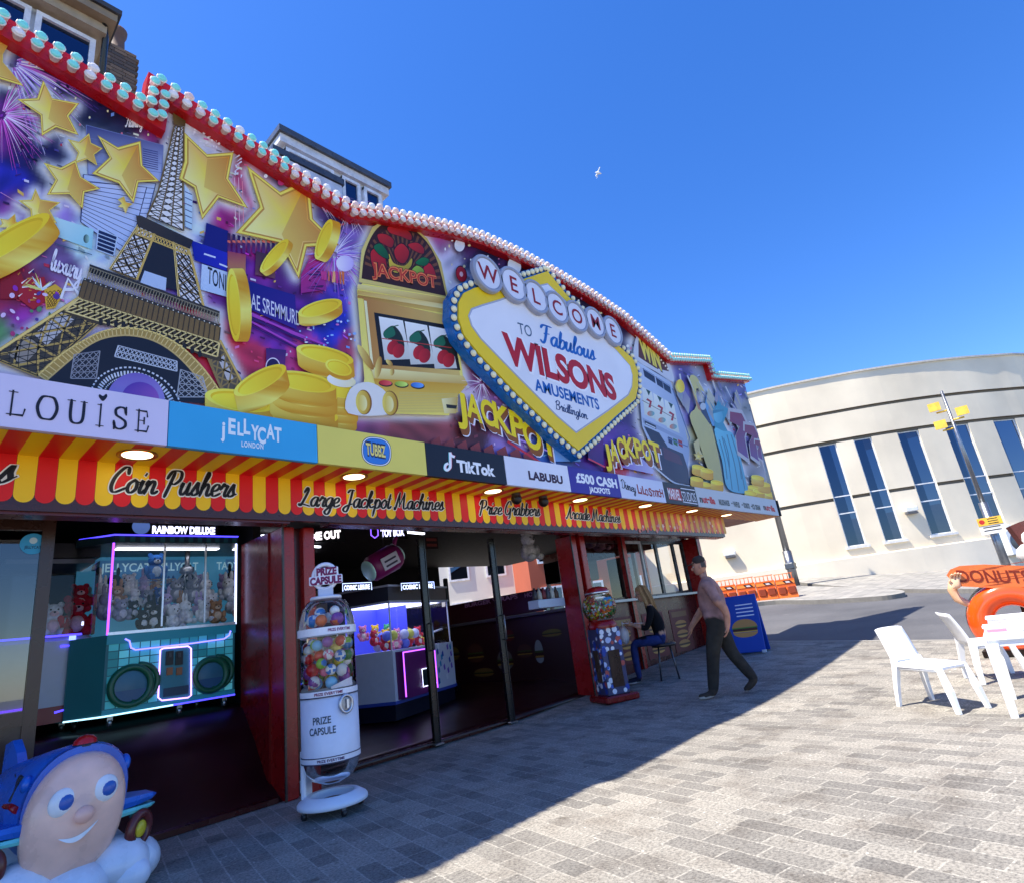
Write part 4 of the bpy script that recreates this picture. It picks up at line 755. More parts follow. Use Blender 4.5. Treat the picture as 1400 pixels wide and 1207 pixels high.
ao, ai = catmull(arch_o, 6), catmull(arch_i, 6); A.shape(ai+z2c((1100, 1215), (420, 1150)), (28, 30, 44))
A.up(); n_ = len(ao); ii = [(A.V(A.P(*p)), A.V(A.P(*q))) for p, q in zip(ao, ai)]
for a, b in zip(ii, ii[1:]): A.face([a[0], a[1], b[1], b[0]], [lin((178, 146, 74))]*4)
for k in range(0, n_-1): A.line([ao[k], ai[k]], 1.3, (226, 200, 130)); A.d -= .0001
A.line(ao, 2.2, LT); A.line(ai, 2.2, (206, 176, 108))
for rad, wpx, step in ((1.0, 1.4, 30), (.84, 4.0, 34), (.72, 1.2, 40)):
    c = np.array(z2c((735, 1200))[0]); pts = [(c[0]+62*rad*math.cos(t), c[1]+6+48*rad*math.sin(t)*1.05+18*math.cos(t)*.5) for t in np.linspace(math.pi*1.02, math.pi*1.98, step)]
    for k in range(0, step-1): A.line([pts[k], tuple(np.array(pts[k])*.45+np.array(pts[k+1])*.55)], wpx*1.6, (214, 218, 230)); A.d -= .0001
A.lattice(z2c((640, 900), (960, 985), (960, 1040), (620, 960)), 14, 2, 1.0, (200, 206, 220)); A.lattice(z2c((400, 950), (540, 930), (520, 1080), (380, 1080)), 4, 4, 1.0, (150, 150, 160)); A.lattice(z2c((980, 1030), (1100, 1070), (1130, 1180), (960, 1180)), 4, 4, 1.0, (170, 172, 180))
A.ell(z2c((735, 1205))[0], 40, 39, 12, (120, 100, 190), (206, 196, 240), gang=90); A.ell(z2c((760, 1195))[0], 26, 24, 12, (96, 60, 170), (206, 120, 200), gang=70)
# stars and coins of the left half
for q in STARS[:7]+STARS[8:]: A.star(q)
A.star(z1c((-130, 240), (-20, 250), (60, 230), (8, 320), (8, 360), (112, 480), (-20, 440), (-60, 520), (-90, 400), (-130, 330)))
A.coin(z2c((40, 330))[0], 66, 15, -32, (14, 22)); A.coin(z3c((690, 1090))[0], 29, 8, -50, (6, 5)); A.coin(z3c((960, 1000))[0], 29, 8, -70, (11, 4)); A.coin(z4c((268, 360))[0], 50, 9, 86, (15, 0)); A.coin(z4c((740, 375))[0], 31, 10, -16, (1, 12))
A.coin(z4c((300, 880))[0], 48, 14, 10, (0, 22))
for k in range(4): A.coin(z4c((850+rr.uniform(-6, 6), 960-k*44))[0], 24, 9, 8, (0, 14))
for k in range(4): A.coin(z4c((650+[10, -8, 6, 0][k], 945-k*56))[0], 45, 13, 10, (0, 20))
A.coin(z4c((410, 770))[0], 40, 13, -28, (5, 22)); A.coin(z4c((765, 630))[0], 40, 11, 13, (2, 20)); A.ell(z4c((855, 770))[0], 20, 9, 10, (252, 250, 244), (244, 232, 180)); A.coin(z4c((840, 700))[0], 19, 10, 20, (1, 6))
A.build('tower_and_stars_print', PRINT, mur)
# ---- the golden slot machine, the red and silver one, lettering and the far end
d_ = A.d; A = Art(YM); A.d = d_+.001; rr = random.Random(4)
def gold(q, ang=90, a=(250, 234, 120), b=(206, 146, 36)): A.grad(q, a, b, ang)
gold(z5c((140, 520), (170, 480), (640, 560), (665, 620), (720, 990), (690, 1070), (640, 1200), (150, 1180), (180, 1000)), 80, (248, 230, 110), (250, 236, 130))
A.grad(z5c((150, 475), (165, 300), (225, 175), (300, 128), (420, 150), (525, 235), (600, 365), (640, 560)), (226, 206, 120), (206, 178, 90), 0)
top = catmull(z5c((165, 455), (185, 310), (240, 195), (310, 150), (410, 165), (510, 240), (580, 360), (628, 550)), 6); A.shape(top, (58, 24, 16)); cen = np.array(z5c((390, 440))[0])
for k in range(22): a = R(185+k*8.3); b = R(185+k*8.3+3.6); A.shape([tuple(cen+np.array([0, 4])), (cen[0]+math.cos(a)*52, cen[1]+math.sin(a)*64+math.cos(a)*10), (cen[0]+math.cos(b)*52, cen[1]+math.sin(b)*64+math.cos(b)*10)], (120, 70, 40)); A.d -= .0001
A.up()
def fruit(pts, c, hi=(250, 220, 200), oc=(40, 10, 10)): p = catmull(z5c(*pts), 5, True); A.shape(outline_pts(p, 1.12), oc); A.grad(p, c, tuple(int(x*.72) for x in c), 60)
fruit([(215, 320), (250, 290), (290, 330), (300, 420), (240, 420)], (200, 30, 34)); fruit([(530, 370), (560, 400), (570, 460), (520, 460), (500, 410)], (200, 30, 34))
fruit([(255, 215), (300, 215), (340, 245), (330, 285), (290, 270), (262, 250)], (200, 34, 34)); fruit([(310, 175), (370, 170), (430, 205), (435, 245), (380, 225), (320, 205)], (206, 34, 34)); fruit([(420, 270), (470, 260), (505, 290), (500, 320), (450, 300)], (204, 34, 34))
fruit([(345, 300), (385, 265), (425, 310), (400, 370), (360, 355)], (206, 32, 34)); fruit([(315, 320), (340, 370), (400, 385), (440, 345), (430, 395), (360, 425), (320, 395)], (236, 206, 60)); fruit([(440, 410), (470, 385), (505, 410), (490, 440), (455, 440)], (150, 190, 60))
fruit([(232, 285), (265, 265), (300, 300), (312, 345), (270, 330)], (30, 110, 60)); fruit([(460, 370), (500, 340), (535, 355), (510, 385)], (30, 120, 60))
A.text('JACKPOT', z5c((222, 436))[0], z5c((582, 508))[0], .20, (70, 16, 8), .09); A.text('JACKPOT', z5c((222, 434))[0], z5c((580, 505))[0], .195, (238, 130, 70), .05); A.text('JACKPOT', z5c((224, 434))[0], z5c((578, 504))[0], .185, (190, 40, 30), .0)
for y0, y1, a, b in ((485, 512, (246, 230, 150), (190, 140, 50)), (520, 540, (214, 170, 76), (250, 238, 170)), (545, 560, (176, 120, 44), (226, 196, 100))): gold(z5c((145, y0), (640, y0+78), (655, y1+90), (140, y1)), 90, a, b)
gold(z5c((175, 560), (650, 660), (705, 1000), (215, 960)), 0, (190, 130, 60), (226, 196, 110)); A.shape(z5c((178, 575), (192, 578), (232, 960), (218, 958)), (250, 244, 190))
A.shape(z5c((232, 640), (658, 712), (705, 955), (268, 925)), (30, 24, 24))
for k, (x, y) in enumerate(((258, 662), (400, 688), (532, 712))):
    w_ = (132, 122, 112)[k]; q = z5c((x, y), (x+w_, y+22), (x+w_+42, y+232), (x+32, y+238-k*2)); A.grad(q, (252, 252, 250), (206, 206, 200), 90); ox, oy = x+30, y+70
    A.shape(catmull(z5c((ox+0, oy+10), (ox+50, oy-20), (ox+95, oy+30), (ox+110, oy+100), (ox+70, oy+90), (ox+40, oy+60), (ox, oy+40)), 4, True), (34, 44, 34)); A.shape(catmull(z5c((ox-4, oy+20), (ox+40, oy-16), (ox+60, oy+30), (ox+10, oy+50)), 4, True), (40, 110, 80))
    A.ell(z5c((ox+48, oy+100))[0], 8, 10, 20, (206, 34, 44), (150, 16, 24)); A.ell(z5c((ox+78, oy+118))[0], 8, 10, 20, (206, 34, 44), (150, 16, 24)); A.line(z5c((ox+30, oy-10), (ox+78, oy-22)), 1.4, (40, 90, 60))
A.line(z5c((275, 782), (655, 832)), 1.2, (190, 60, 50))
gold(z5c((215, 940), (720, 985), (745, 1030), (230, 1000)), 90, (250, 240, 170), (214, 176, 90)); gold(z5c((230, 1000), (745, 1030), (690, 1090), (640, 1200), (280, 1190)), 90, (216, 158, 40), (250, 232, 110))
for c, col in (((295, 1028), (190, 30, 30)), ((382, 1034), (150, 180, 50)), ((470, 1040), (50, 110, 200))): A.ell(z5c(c)[0], 9.6, 4.4, 5, (40, 34, 26)); A.ell(z5c((c[0]-2, c[1]-4))[0], 8.8, 3.6, 5, col, tuple(min(255, x+70) for x in col))
for k in range(13): A.line(z5c((370-k, 1075+k*9), (690, 1085+k*8)), 1.2, (222, 196, 104)); A.d -= .0001
A.up()
for c, rx, ry, a in (((185, 885), 20, 5, 58), ((255, 940), 15, 4.5, 100), ((315, 915), 6, 3, 45), ((330, 965), 5, 3, 100)): A.ell(z5c(c)[0], rx, ry, a, (250, 230, 130), (170, 110, 30))
A.shape(catmull(z5c((100, 1060), (200, 1020), (300, 1080), (330, 1190), (90, 1190)), 4, True), (236, 232, 226))
for c in ((175, 1130), (320, 1135)): A.ell(z5c(c)[0], 11, 17, -5, (140, 90, 30)); A.ell(z5c((c[0]-4, c[1]))[0], 10, 16, -5, (244, 220, 100), (200, 150, 40)); A.ell(z5c((c[0]-6, c[1]+4))[0], 6, 11, -5, (230, 200, 80), (250, 240, 170))
gold(z5c((600, 1110), (690, 1100), (680, 1190), (615, 1190)), 0, (250, 240, 180), (206, 170, 80)); A.shape(z5c((625, 1140), (685, 1146), (680, 1165), (628, 1160)), (40, 36, 30))
# red disc, dots on the night sky
A.ell(z6c((110, 150))[0], 7.6, 11.5, -12, (60, 10, 16)); A.ell(z6c((110, 152))[0], 6.8, 10.4, -12, (190, 30, 44)); A.ell(z6c((110, 152))[0], 2.4, 3.6, -12, (246, 200, 206))
for k in range(60): u = rr.uniform(600, 870); A.ell((u, 318+(u-600)*.48+rr.uniform(0, 42)), rr.uniform(.6, 2.2), rr.uniform(.7, 2.4), 0, rr.choice([(250, 246, 240), (220, 120, 160), (240, 220, 160)]), n=7); A.d -= .000085
A.ell((625, 338), 7, 9, 0, (240, 236, 240)); A.ell((700, 366), 9, 12, -10, (240, 238, 236)); A.ell((627, 322), 3, 4, 0, (206, 80, 150))
firework(655, 525, 30, 30, [(230, 190, 230), (160, 90, 150), (246, 240, 250)], 1.2); A.coin((668, 522), 9, 9, 0, (2, 3))
# lower red beams between the words
for k in range(8): x = 585+k*18; A.grad([(x, 606+k*2.4), (x+12, 598+k*2.6), (x+20, 640), (x+6, 640)], (150, 60, 60), (90, 30, 36), 80); A.d -= .000085
A.line([(690, 605), (745, 640)], 3, (206, 40, 60)); A.line([(700, 600), (780, 632)], 2, (190, 150, 230)); A.grad([(745, 585), (770, 580), (790, 632), (752, 632)], (90, 140, 210), (120, 170, 230), 90)
def word3d(letters, base, cap_px, tilt, col=(255, 226, 20), side=(150, 84, 24), glow=True):
    """chunky block letters: brown sides under yellow fronts"""
    for off, c, b in (((4, 8), (244, 240, 250), .07),):
        for ch, p, q, hgt in letters: A.text(ch, (p[0]+off[0], p[1]+off[1]), (q[0]+off[0], q[1]+off[1]), hgt, c, b); A.d -= .000085
        A.d += .0001
    for s_ in range(5):
        for ch, p, q, hgt in letters: A.text(ch, (p[0]+3-s_*.6, p[1]+8-s_*1.6), (q[0]+3-s_*.6, q[1]+8-s_*1.6), hgt, side, .04); A.d -= .000085
        A.d += .0001
    for ch, p, q, hgt in letters: A.text(ch, p, q, hgt, col, .03); A.d -= .000085
    A.d += .0001
L6 = lambda ch, x0_, y0_, x1_, y1_, hg: (ch, z6c((x0_, y0_))[0], z6c((x1_, y1_))[0], hg)
word3d([L6('J', 88, 938, 142, 958, 0.410), L6('A', 140, 925, 226, 968, 0.377), L6('C', 222, 955, 296, 990, 0.377), L6('K', 292, 985, 388, 1032, 0.410), L6('P', 385, 1030, 462, 1066, 0.410), L6('O', 455, 1080, 555, 1125, 0.426), L6('T', 548, 1110, 640, 1162, 0.459)], None, None, None)
L7 = lambda ch, x0_, y0_, x1_, y1_, hg: (ch, z7c((x0_, y0_))[0], z7c((x1_, y1_))[0], hg)
# second machine
A.shape(catmull(z7c((270, 200), (290, 90), (330, 75), (400, 120), (450, 180), (490, 270), (505, 360), (400, 300), (310, 250)), 5, True), (214, 216, 226)); A.shape(z7c((300, 215), (300, 120), (330, 95), (400, 140), (450, 205), (480, 300), (400, 280)), (96, 44, 34))
for k in range(12): A.ell(z7c((330+k*13, 98+k*17))[0], 1.2, 1.4, 0, (250, 240, 210), n=7); A.d -= .000085
A.text('WIN', z7c((318, 205))[0], z7c((440, 292))[0], .52, (70, 30, 10), .1); A.text('WIN', z7c((318, 205))[0], z7c((438, 290))[0], .50, (240, 220, 90), .06)
A.grad(z7c((290, 240), (490, 360), (560, 560), (600, 760), (590, 870), (560, 960), (440, 900), (320, 620)), (206, 218, 240), (150, 166, 200), 20); A.shape(z7c((300, 265), (480, 380), (500, 420), (312, 310)), (186, 196, 222))
for a, b, c in ((325, 280, 68), (400, 328, 40), (442, 356, 44)): A.shape(z7c((a, b), (a+c, b+c*.62), (a+c+8, b+c*.62+50), (a+10, b+50)), (34, 40, 70)); A.line(z7c((a+4, b+6), (a+c, b+c*.6+6)), 1, (150, 170, 210))
for k in range(3):
    x, y = 320+k*66, 388+k*38; A.grad(z7c((x, y), (x+58, y+34), (x+90, y+200), (x+14, y+165)), (236, 240, 236), (206, 214, 206), 90); A.shape(z7c((x+22, y+15), (x+50, y+30), (x+40, y+55)), (30, 70, 60)); A.line(z7c((x+28, y+75), (x+52, y+90), (x+44, y+125)), 3, (170, 30, 50)); A.ell(z7c((x+52, y+160))[0], 5, 3.6, 0, (220, 120, 90), (90, 180, 190))
A.line(z7c((320, 470), (520, 580)), .8, (120, 110, 100)); A.shape(z7c((322, 572), (560, 690), (570, 715), (326, 600)), (150, 164, 196)); A.shape(z7c((334, 588), (400, 618), (404, 640), (336, 610)), (40, 46, 70)); A.line(z7c((340, 605), (398, 632)), 1.2, (220, 226, 240))
for k, c in enumerate(((40, 50, 90), (60, 110, 70), (170, 40, 50))): A.shape(z7c((472+k*30, 682+k*8), (496+k*30, 692+k*8), (500+k*30, 730+k*8), (476+k*30, 716+k*8)), c)
A.line(z7c((500, 400), (600, 690), (590, 740), (470, 690)), 1.4, (90, 110, 160)); A.shape(z7c((420, 720), (560, 780), (590, 870), (600, 960), (520, 950), (430, 900)), (56, 58, 84)); A.shape(z7c((330, 620), (420, 660), (470, 740), (380, 720)), (50, 54, 78)); A.shape(z7c((440, 740), (540, 790), (560, 850), (450, 810)), (90, 60, 84)); A.line(z7c((385, 850), (500, 945), (600, 970)), 2, (200, 206, 220), True)
A.grad(z7c((0, 640), (90, 640), (90, 850), (0, 820)), (110, 40, 150), (60, 30, 110), 90); A.line(z7c((0, 810), (100, 860)), 2, (220, 60, 90)); A.line(z7c((200, 850), (380, 900)), 1.4, (200, 80, 130)); A.grad(z7c((190, 860), (320, 810), (390, 880), (380, 900)), (130, 100, 190), (190, 190, 230), 0)
word3d([L7('J', 103, 838, 140, 845, 0.377), L7('A', 138, 818, 185, 828, 0.394), L7('C', 182, 800, 228, 812, 0.394), L7('K', 225, 795, 286, 806, 0.394), L7('P', 284, 800, 330, 815, 0.394), L7('O', 328, 808, 378, 826, 0.394), L7('T', 376, 815, 438, 838, 0.410)], None, None, None)
# far end: gold star, robed statue, sevens, coins; greyed, with glare put into the print colours
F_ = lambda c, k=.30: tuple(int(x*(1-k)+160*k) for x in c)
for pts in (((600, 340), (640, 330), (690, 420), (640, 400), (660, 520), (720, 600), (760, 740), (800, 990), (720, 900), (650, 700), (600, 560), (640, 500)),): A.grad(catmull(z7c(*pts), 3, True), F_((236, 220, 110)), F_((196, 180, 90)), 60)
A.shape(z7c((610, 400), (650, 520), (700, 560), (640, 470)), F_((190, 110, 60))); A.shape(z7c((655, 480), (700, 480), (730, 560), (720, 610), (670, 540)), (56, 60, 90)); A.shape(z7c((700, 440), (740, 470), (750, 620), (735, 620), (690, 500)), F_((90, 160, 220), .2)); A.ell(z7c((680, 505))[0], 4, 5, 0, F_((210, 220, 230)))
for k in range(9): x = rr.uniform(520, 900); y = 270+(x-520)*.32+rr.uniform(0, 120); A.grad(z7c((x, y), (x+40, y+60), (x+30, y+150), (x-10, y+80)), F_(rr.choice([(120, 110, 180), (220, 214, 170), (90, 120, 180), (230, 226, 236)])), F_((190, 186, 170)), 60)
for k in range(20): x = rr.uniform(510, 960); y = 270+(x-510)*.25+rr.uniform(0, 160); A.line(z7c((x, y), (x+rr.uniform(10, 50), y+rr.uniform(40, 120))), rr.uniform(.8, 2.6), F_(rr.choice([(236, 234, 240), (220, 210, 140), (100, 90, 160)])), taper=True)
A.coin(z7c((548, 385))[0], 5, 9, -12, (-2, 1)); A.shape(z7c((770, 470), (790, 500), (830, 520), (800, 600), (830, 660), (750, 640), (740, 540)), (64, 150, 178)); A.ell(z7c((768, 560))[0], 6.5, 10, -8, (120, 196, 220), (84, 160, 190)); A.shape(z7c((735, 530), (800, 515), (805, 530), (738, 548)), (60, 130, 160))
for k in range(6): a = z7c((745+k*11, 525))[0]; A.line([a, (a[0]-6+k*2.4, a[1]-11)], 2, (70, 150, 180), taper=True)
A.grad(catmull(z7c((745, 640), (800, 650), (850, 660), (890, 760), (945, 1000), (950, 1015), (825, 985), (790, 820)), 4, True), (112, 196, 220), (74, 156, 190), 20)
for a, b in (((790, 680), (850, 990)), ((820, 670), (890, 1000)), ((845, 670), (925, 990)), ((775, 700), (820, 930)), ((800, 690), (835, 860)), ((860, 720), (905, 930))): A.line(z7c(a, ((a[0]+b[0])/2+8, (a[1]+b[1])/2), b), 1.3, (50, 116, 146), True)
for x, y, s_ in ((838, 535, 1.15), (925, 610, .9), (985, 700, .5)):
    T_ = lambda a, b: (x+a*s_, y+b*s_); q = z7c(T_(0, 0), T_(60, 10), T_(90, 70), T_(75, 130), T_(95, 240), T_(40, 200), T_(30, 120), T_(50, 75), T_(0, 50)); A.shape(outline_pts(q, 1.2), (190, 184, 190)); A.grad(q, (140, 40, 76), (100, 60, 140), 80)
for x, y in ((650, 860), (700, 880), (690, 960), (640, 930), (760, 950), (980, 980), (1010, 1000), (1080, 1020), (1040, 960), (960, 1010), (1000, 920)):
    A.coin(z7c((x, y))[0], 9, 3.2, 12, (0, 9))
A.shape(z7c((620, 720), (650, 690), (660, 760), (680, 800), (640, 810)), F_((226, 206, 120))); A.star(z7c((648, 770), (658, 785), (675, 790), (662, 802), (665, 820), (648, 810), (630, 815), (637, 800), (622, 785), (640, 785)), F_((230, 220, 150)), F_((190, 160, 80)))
A.build('slot_machines_print', PRINT, mur)
# ---- red edging and the turbo lamps
def offset_poly(p, w_):
    n = len(p); out = []
    for k in range(n):
        ds = []
        if k > 0: d = p[k]-p[k-1]; ds.append(d/np.linalg.norm(d))
        if k < n-1: d = p[k+1]-p[k]; ds.append(d/np.linalg.norm(d))
        ns = [np.array([-d[1], d[0]]) for d in ds]; b = sum(ns); b /= np.linalg.norm(b); out.append(p[k]+b*w_/max(.5, b @ ns[0]))
    return np.array(out)
BW = .235; lo, hi = e2, offset_poly(e2, BW); m = MB(); m.color((188, 16, 20)); n = len(lo)
fl = [m.V((p[0], YB, p[1])) for p in lo]; fh = [m.V((p[0], YB, p[1])) for p in hi]; bl_ = [m.V((p[0], YM+.06, p[1])) for p in lo]; bh = [m.V((p[0], YM+.06, p[1])) for p in hi]
for k in range(n-1): m.face([fl[k], fl[k+1], fh[k+1], fh[k]]); m.face([fl[k], bl_[k], bl_[k+1], fl[k+1]]); m.face([fh[k], fh[k+1], bh[k+1], bh[k]])
m.face([fl[0], fh[0], bh[0], bl_[0]]); m.face([fl[-1], fh[-1], bh[-1], bl_[-1]]); edging = m.build('red_edging', PAINT, mur)
lampspots = []
for row, o_ in enumerate((.065, .175)):
    q = offset_poly(e2, o_); acc_ = 0.; carry = .05+row*.02
    for k in range(n-1):
        d = q[k+1]-q[k]; ln = np.linalg.norm(d); t = carry
        while t < ln: lampspots.append(tuple(q[k]+d*t/ln)+(row,)); t += .142
        carry = t-ln
lampspots.sort(key=lambda p: (p[0]**2+YB**2+(p[1]-1.4)**2))
def lamp_geo(mc, ml, x, z, cyan):
    mc.lathe([(.034, 0), (.037, -.012), (.044, -.066), (.052, -.072), (.053, -.08), (.048, -.086), (.042, -.084)], (x, YB, z), 10, 'Y')
    ml.lathe([(.044, -.082), (.039, -.098), (.022, -.106), (.014, -.102), (.0, -.104)], (x, YB, z), 8, 'Y', sm=False)
rr = random.Random(9); restc, restl = MB(), MB()
for k, (x, z, row) in enumerate([q for q in lampspots if q[0] > -.9]):
    u = pr((x, YB, z))[0]; cy = (u < 380 and rr.random() < .84) or (u > 912) or (380 <= u < 410 and rr.random() < .3); cc = (140, 238, 230) if cy else rr.choice([(246, 238, 240), (244, 226, 230), (236, 240, 246), (250, 214, 206)])
    if k < 100:
        mc, ml = MB(), MB(); mc.color((236, 226, 222)); ml.color(cc); lamp_geo(mc, ml, x, z, cy); o_ = mc.build('bulb', PLAST, mur); ml.build('lens', PLAST, o_)
    else: restc.color((238, 228, 224)); restl.color(cc); lamp_geo(restc, restl, x, z, cy)
o_ = restc.build('bulb', PLAST, mur); o_['kind'] = 'stuff'; l_ = restl.build('lens', PLAST, o_); l_['kind'] = 'stuff'
# ================================================================== SIGN PANELS ALONG THE CANOPY EDGE
SERIF = {'L': (.95, [[(.2, 0), (.2, 1)], [(.02, .98), (.42, .98)], [(.02, .02), (.78, .02), (.84, .26)]]), 'O': (1.1, [[(.55, 1.0), (.24, .93), (.06, .5), (.24, .07), (.55, 0), (.86, .07), (1.04, .5), (.86, .93), (.55, 1.0)]]),
 'U': (1.1, [[(.22, .98), (.22, .35), (.32, .05), (.58, -.01), (.82, .08), (.9, .35), (.9, .98)], [(.03, .98), (.42, .98)], [(.72, .98), (1.06, .98)]]), 'i': (.6, [[(.3, 0), (.3, .98)], [(.1, .02), (.5, .02)], [(.12, .98), (.3, .98)]]),
 'S': (.85, [[(.72, .74), (.64, .96), (.38, 1.0), (.14, .86), (.18, .62), (.44, .5), (.7, .36), (.72, .14), (.45, -.01), (.16, .04), (.06, .28)], [(.74, .7), (.73, 1.0)], [(.06, .3), (.08, -.01)]]),
 'E': (.9, [[(.22, 0), (.22, 1)], [(.04, .98), (.7, .98), (.74, .76)], [(.04, .02), (.74, .02), (.82, .26)], [(.22, .52), (.56, .52)], [(.56, .4), (.56, .64)]])}
def serif(txt, gap=.35, wid=.17):
    x = 0.; vs, fs = [], []
    for ch in txt:
        adv, st = SERIF[ch]
        for k in st:
            v, f = strokes_to_tris([[(x+a, b) for a, b in k]], wid, .42, smooth=len(k) > 4); o = len(vs); vs += v; fs += [tuple(i+o for i in q) for q in f]
        x += adv+gap
    return vs, fs, x-gap
SB = {0: (-70, 500, 575)}
ST = [(-75, 498.5, 577.5), (230, 548, 609), (434, 581, 633), (582.5, 605.5, 650), (691, 623.6, 662.6), (778.5, 637, 673), (847.5, 649, 681), (908.5, 659, 687.3), (952.5, 667, 692), (1062.5, 683.5, 704)]
xs = [at(u, (a+b)/2, YF)[0] for u, a, b in ST]; Z0, Z1 = ZS+.004, 3.80
def panel(i, name, label, col):
    t = thing(name, label, 'sign', ((xs[i]+xs[i+1])/2, YF, Z0), 'shop signs along the canopy edge'); m = MB(); m.color(col); m.box(((xs[i]+xs[i+1])/2, YF+.03, (Z0+Z1)/2), (xs[i+1]-xs[i]-.008, .06, Z1-Z0)); m.build('panel', PRINT, t)
    A = Art(YF); A.d = .002; rr = random.Random(i)
    return t, A
t, A = panel(0, 'lavender_sign', 'lavender sign with widely spaced black serif letters at the left end of the canopy edge', (222, 212, 240))
z0c = zoom(0, 500, 4); vs, fs, wd = serif('LOUiSE', .42); a, b = at(*z0c((32, 266))[0], YF), at(*z0c((815, 366))[0], YF); A.up(); A.col = lin((26, 26, 44)); kx = (b[0]-a[0])/wd
A.ptext((vs, fs), lambda x, y: (a[0]+x*kx, YF-.004-.0003*(x % .9), a[2]+(b[2]-a[2])*x/wd+y*.196)); A.up()
A.shape(catmull(z0c((562, 196), (540, 172), (545, 158), (563, 168), (580, 156), (586, 172)), 3, True), (26, 26, 44)); A.build('lettering', PRINT, t)
t, A = panel(1, 'blue_sign', 'bright blue sign with bouncy white lettering between the lavender and yellow signs', (58, 172, 226)); z4c_ = zoom(250, 330, 4)
for k, (ch, x, y, w_, h_) in enumerate([('j', 206, 1064, 24, .15), ('E', 248, 1050, 40, .155), ('L', 298, 1058, 34, .13), ('L', 332, 1050, 36, .15), ('Y', 372, 1082, 44, .15), ('C', 408, 1098, 46, .16), ('A', 456, 1076, 46, .15), ('T', 500, 1092, 40, .15)]): A.text(ch, z4c_((x, y))[0], z4c_((x+w_, y+w_*.16))[0], h_, (240, 246, 250), .035)
A.text('LONDON', z4c_((320, 1122))[0], z4c_((440, 1136))[0], .055, (240, 246, 250), .03, gap=1.2); A.build('lettering', PRINT, t)
t, A = panel(2, 'yellow_sign', 'yellow sign carrying a blue pill-shaped badge with cream capitals', (240, 222, 104))
cx, cy = z4c_((1058, 1148))[0]
for k, c in ((1.0, (30, 40, 90)), (.96, (246, 250, 252)), (.90, (30, 50, 110)), (.87, (58, 130, 214))):
    p = [(np.sign(math.cos(a))*abs(math.cos(a))**.75*20.5*k+cx, np.sign(math.sin(a))*abs(math.sin(a))**.75*19.5*k+cy+(np.sign(math.cos(a))*abs(math.cos(a))**.75)*2.6*k) for a in np.linspace(0, 2*math.pi, 36, endpoint=False)]; A.shape(p, c)
A.text('TUBBZ', z4c_((1001, 1164))[0], z4c_((1112, 1182))[0], .145, (30, 40, 80), .10); A.text('TUBBZ', z4c_((1003, 1162))[0], z4c_((1110, 1180))[0], .135, (246, 226, 130), .03); A.build('lettering', PRINT, t)
t, A = panel(3, 'black_sign', 'black sign with a white musical-note emblem and white lettering', (22, 24, 40)); z6k = zoom(570, 600, 5)
for o_, c in ((-2, (60, 226, 226)), (2, (240, 50, 90)), (0, (250, 250, 252))):
    A.line([(q[0]+o_*.25, q[1]) for q in z6k((226, 90), (228, 180), (222, 200), (206, 212), (192, 200), (196, 176), (214, 166))], 3.4, c, True); A.line([(q[0]+o_*.25, q[1]) for q in z6k((226, 92), (234, 112), (258, 122))], 3.4, c, True)
A.text('TikTok', z6k((276, 218))[0], z6k((536, 252))[0], .15, (250, 250, 252), .05); A.build('lettering', PRINT, t)
t, A = panel(4, 'white_sign', 'plain white sign with one word in dark purple capitals beside the black sign', (234, 234, 246)); A.text('LABUBU', z6k((766, 272))[0], z6k((1000, 305))[0], .125, (60, 30, 60), .045); A.build('lettering', PRINT, t)
t, A = panel(5, 'purple_sign', 'deep purple-blue sign offering cash jackpots in white letters', (58, 42, 150)); A.text('£500 CASH', z6k((1090, 290))[0], z6k((1372, 332))[0], .15, (246, 246, 252), .05); A.text('JACKPOTS', z6k((1180, 360))[0], z6k((1322, 374))[0], .09, (246, 246, 252), .045); A.build('lettering', PRINT, t)
z8 = zoom(800, 640, 5); t, A = panel(6, 'pale_sign', 'pale blue-white sign with black script and jumbled dark red capitals', (214, 218, 240)); A.script('Disney', z8((250, 130))[0], z8((348, 165))[0], .17, (34, 34, 56), .3, .1)
for k, (ch, x, y) in enumerate([('L', 362, 168), ('i', 384, 172), ('L', 396, 174), ('O', 414, 182), ('S', 440, 186), ('T', 460, 190), ('i', 480, 188), ('T', 486, 192), ('C', 500, 192), ('H', 516, 192)]): A.text(ch, z8((x, y))[0], z8((x+(22 if ch != 'i' else 8), y+4))[0], [.17, .12, .155, .125, .155, .125, .11, .13, .12, .155][k], (150, 40, 50), .03)
A.build('lettering', PRINT, t)
t, A = panel(7, 'dark_sign', 'near-black sign with a red box of white capitals beside white outlined capitals', (36, 34, 48)); A.shape(z8((560, 130), (648, 142), (666, 222), (574, 210)), (176, 30, 40)); A.text('MARVEL', z8((574, 202))[0], z8((658, 216))[0], .21, (246, 240, 244), .02); A.shape(z8((652, 132), (748, 146), (748, 152), (652, 138)), (230, 230, 240)); A.shape(z8((668, 224), (768, 240), (768, 246), (668, 230)), (230, 230, 240)); A.text('STUDIOS', z8((668, 218))[0], z8((762, 230))[0], .20, (236, 236, 246), .0); A.build('lettering', PRINT, t)
t, A = panel(8, 'menu_sign', 'long pale grey dessert menu sign at the far right end of the canopy edge', (196, 200, 206))
for x0_, y0_, x1_ in ((786, 228, 892), (1222, 280, 1300)):
    f = (x1_-x0_)/106; A.text('n', z8((x0_, y0_))[0], z8((x0_+20*f, y0_+3))[0], .145, (40, 20, 24), .05); A.text('utella', z8((x0_+21*f, y0_+3))[0], z8((x1_, y0_+14))[0], .145, (200, 30, 40), .05)
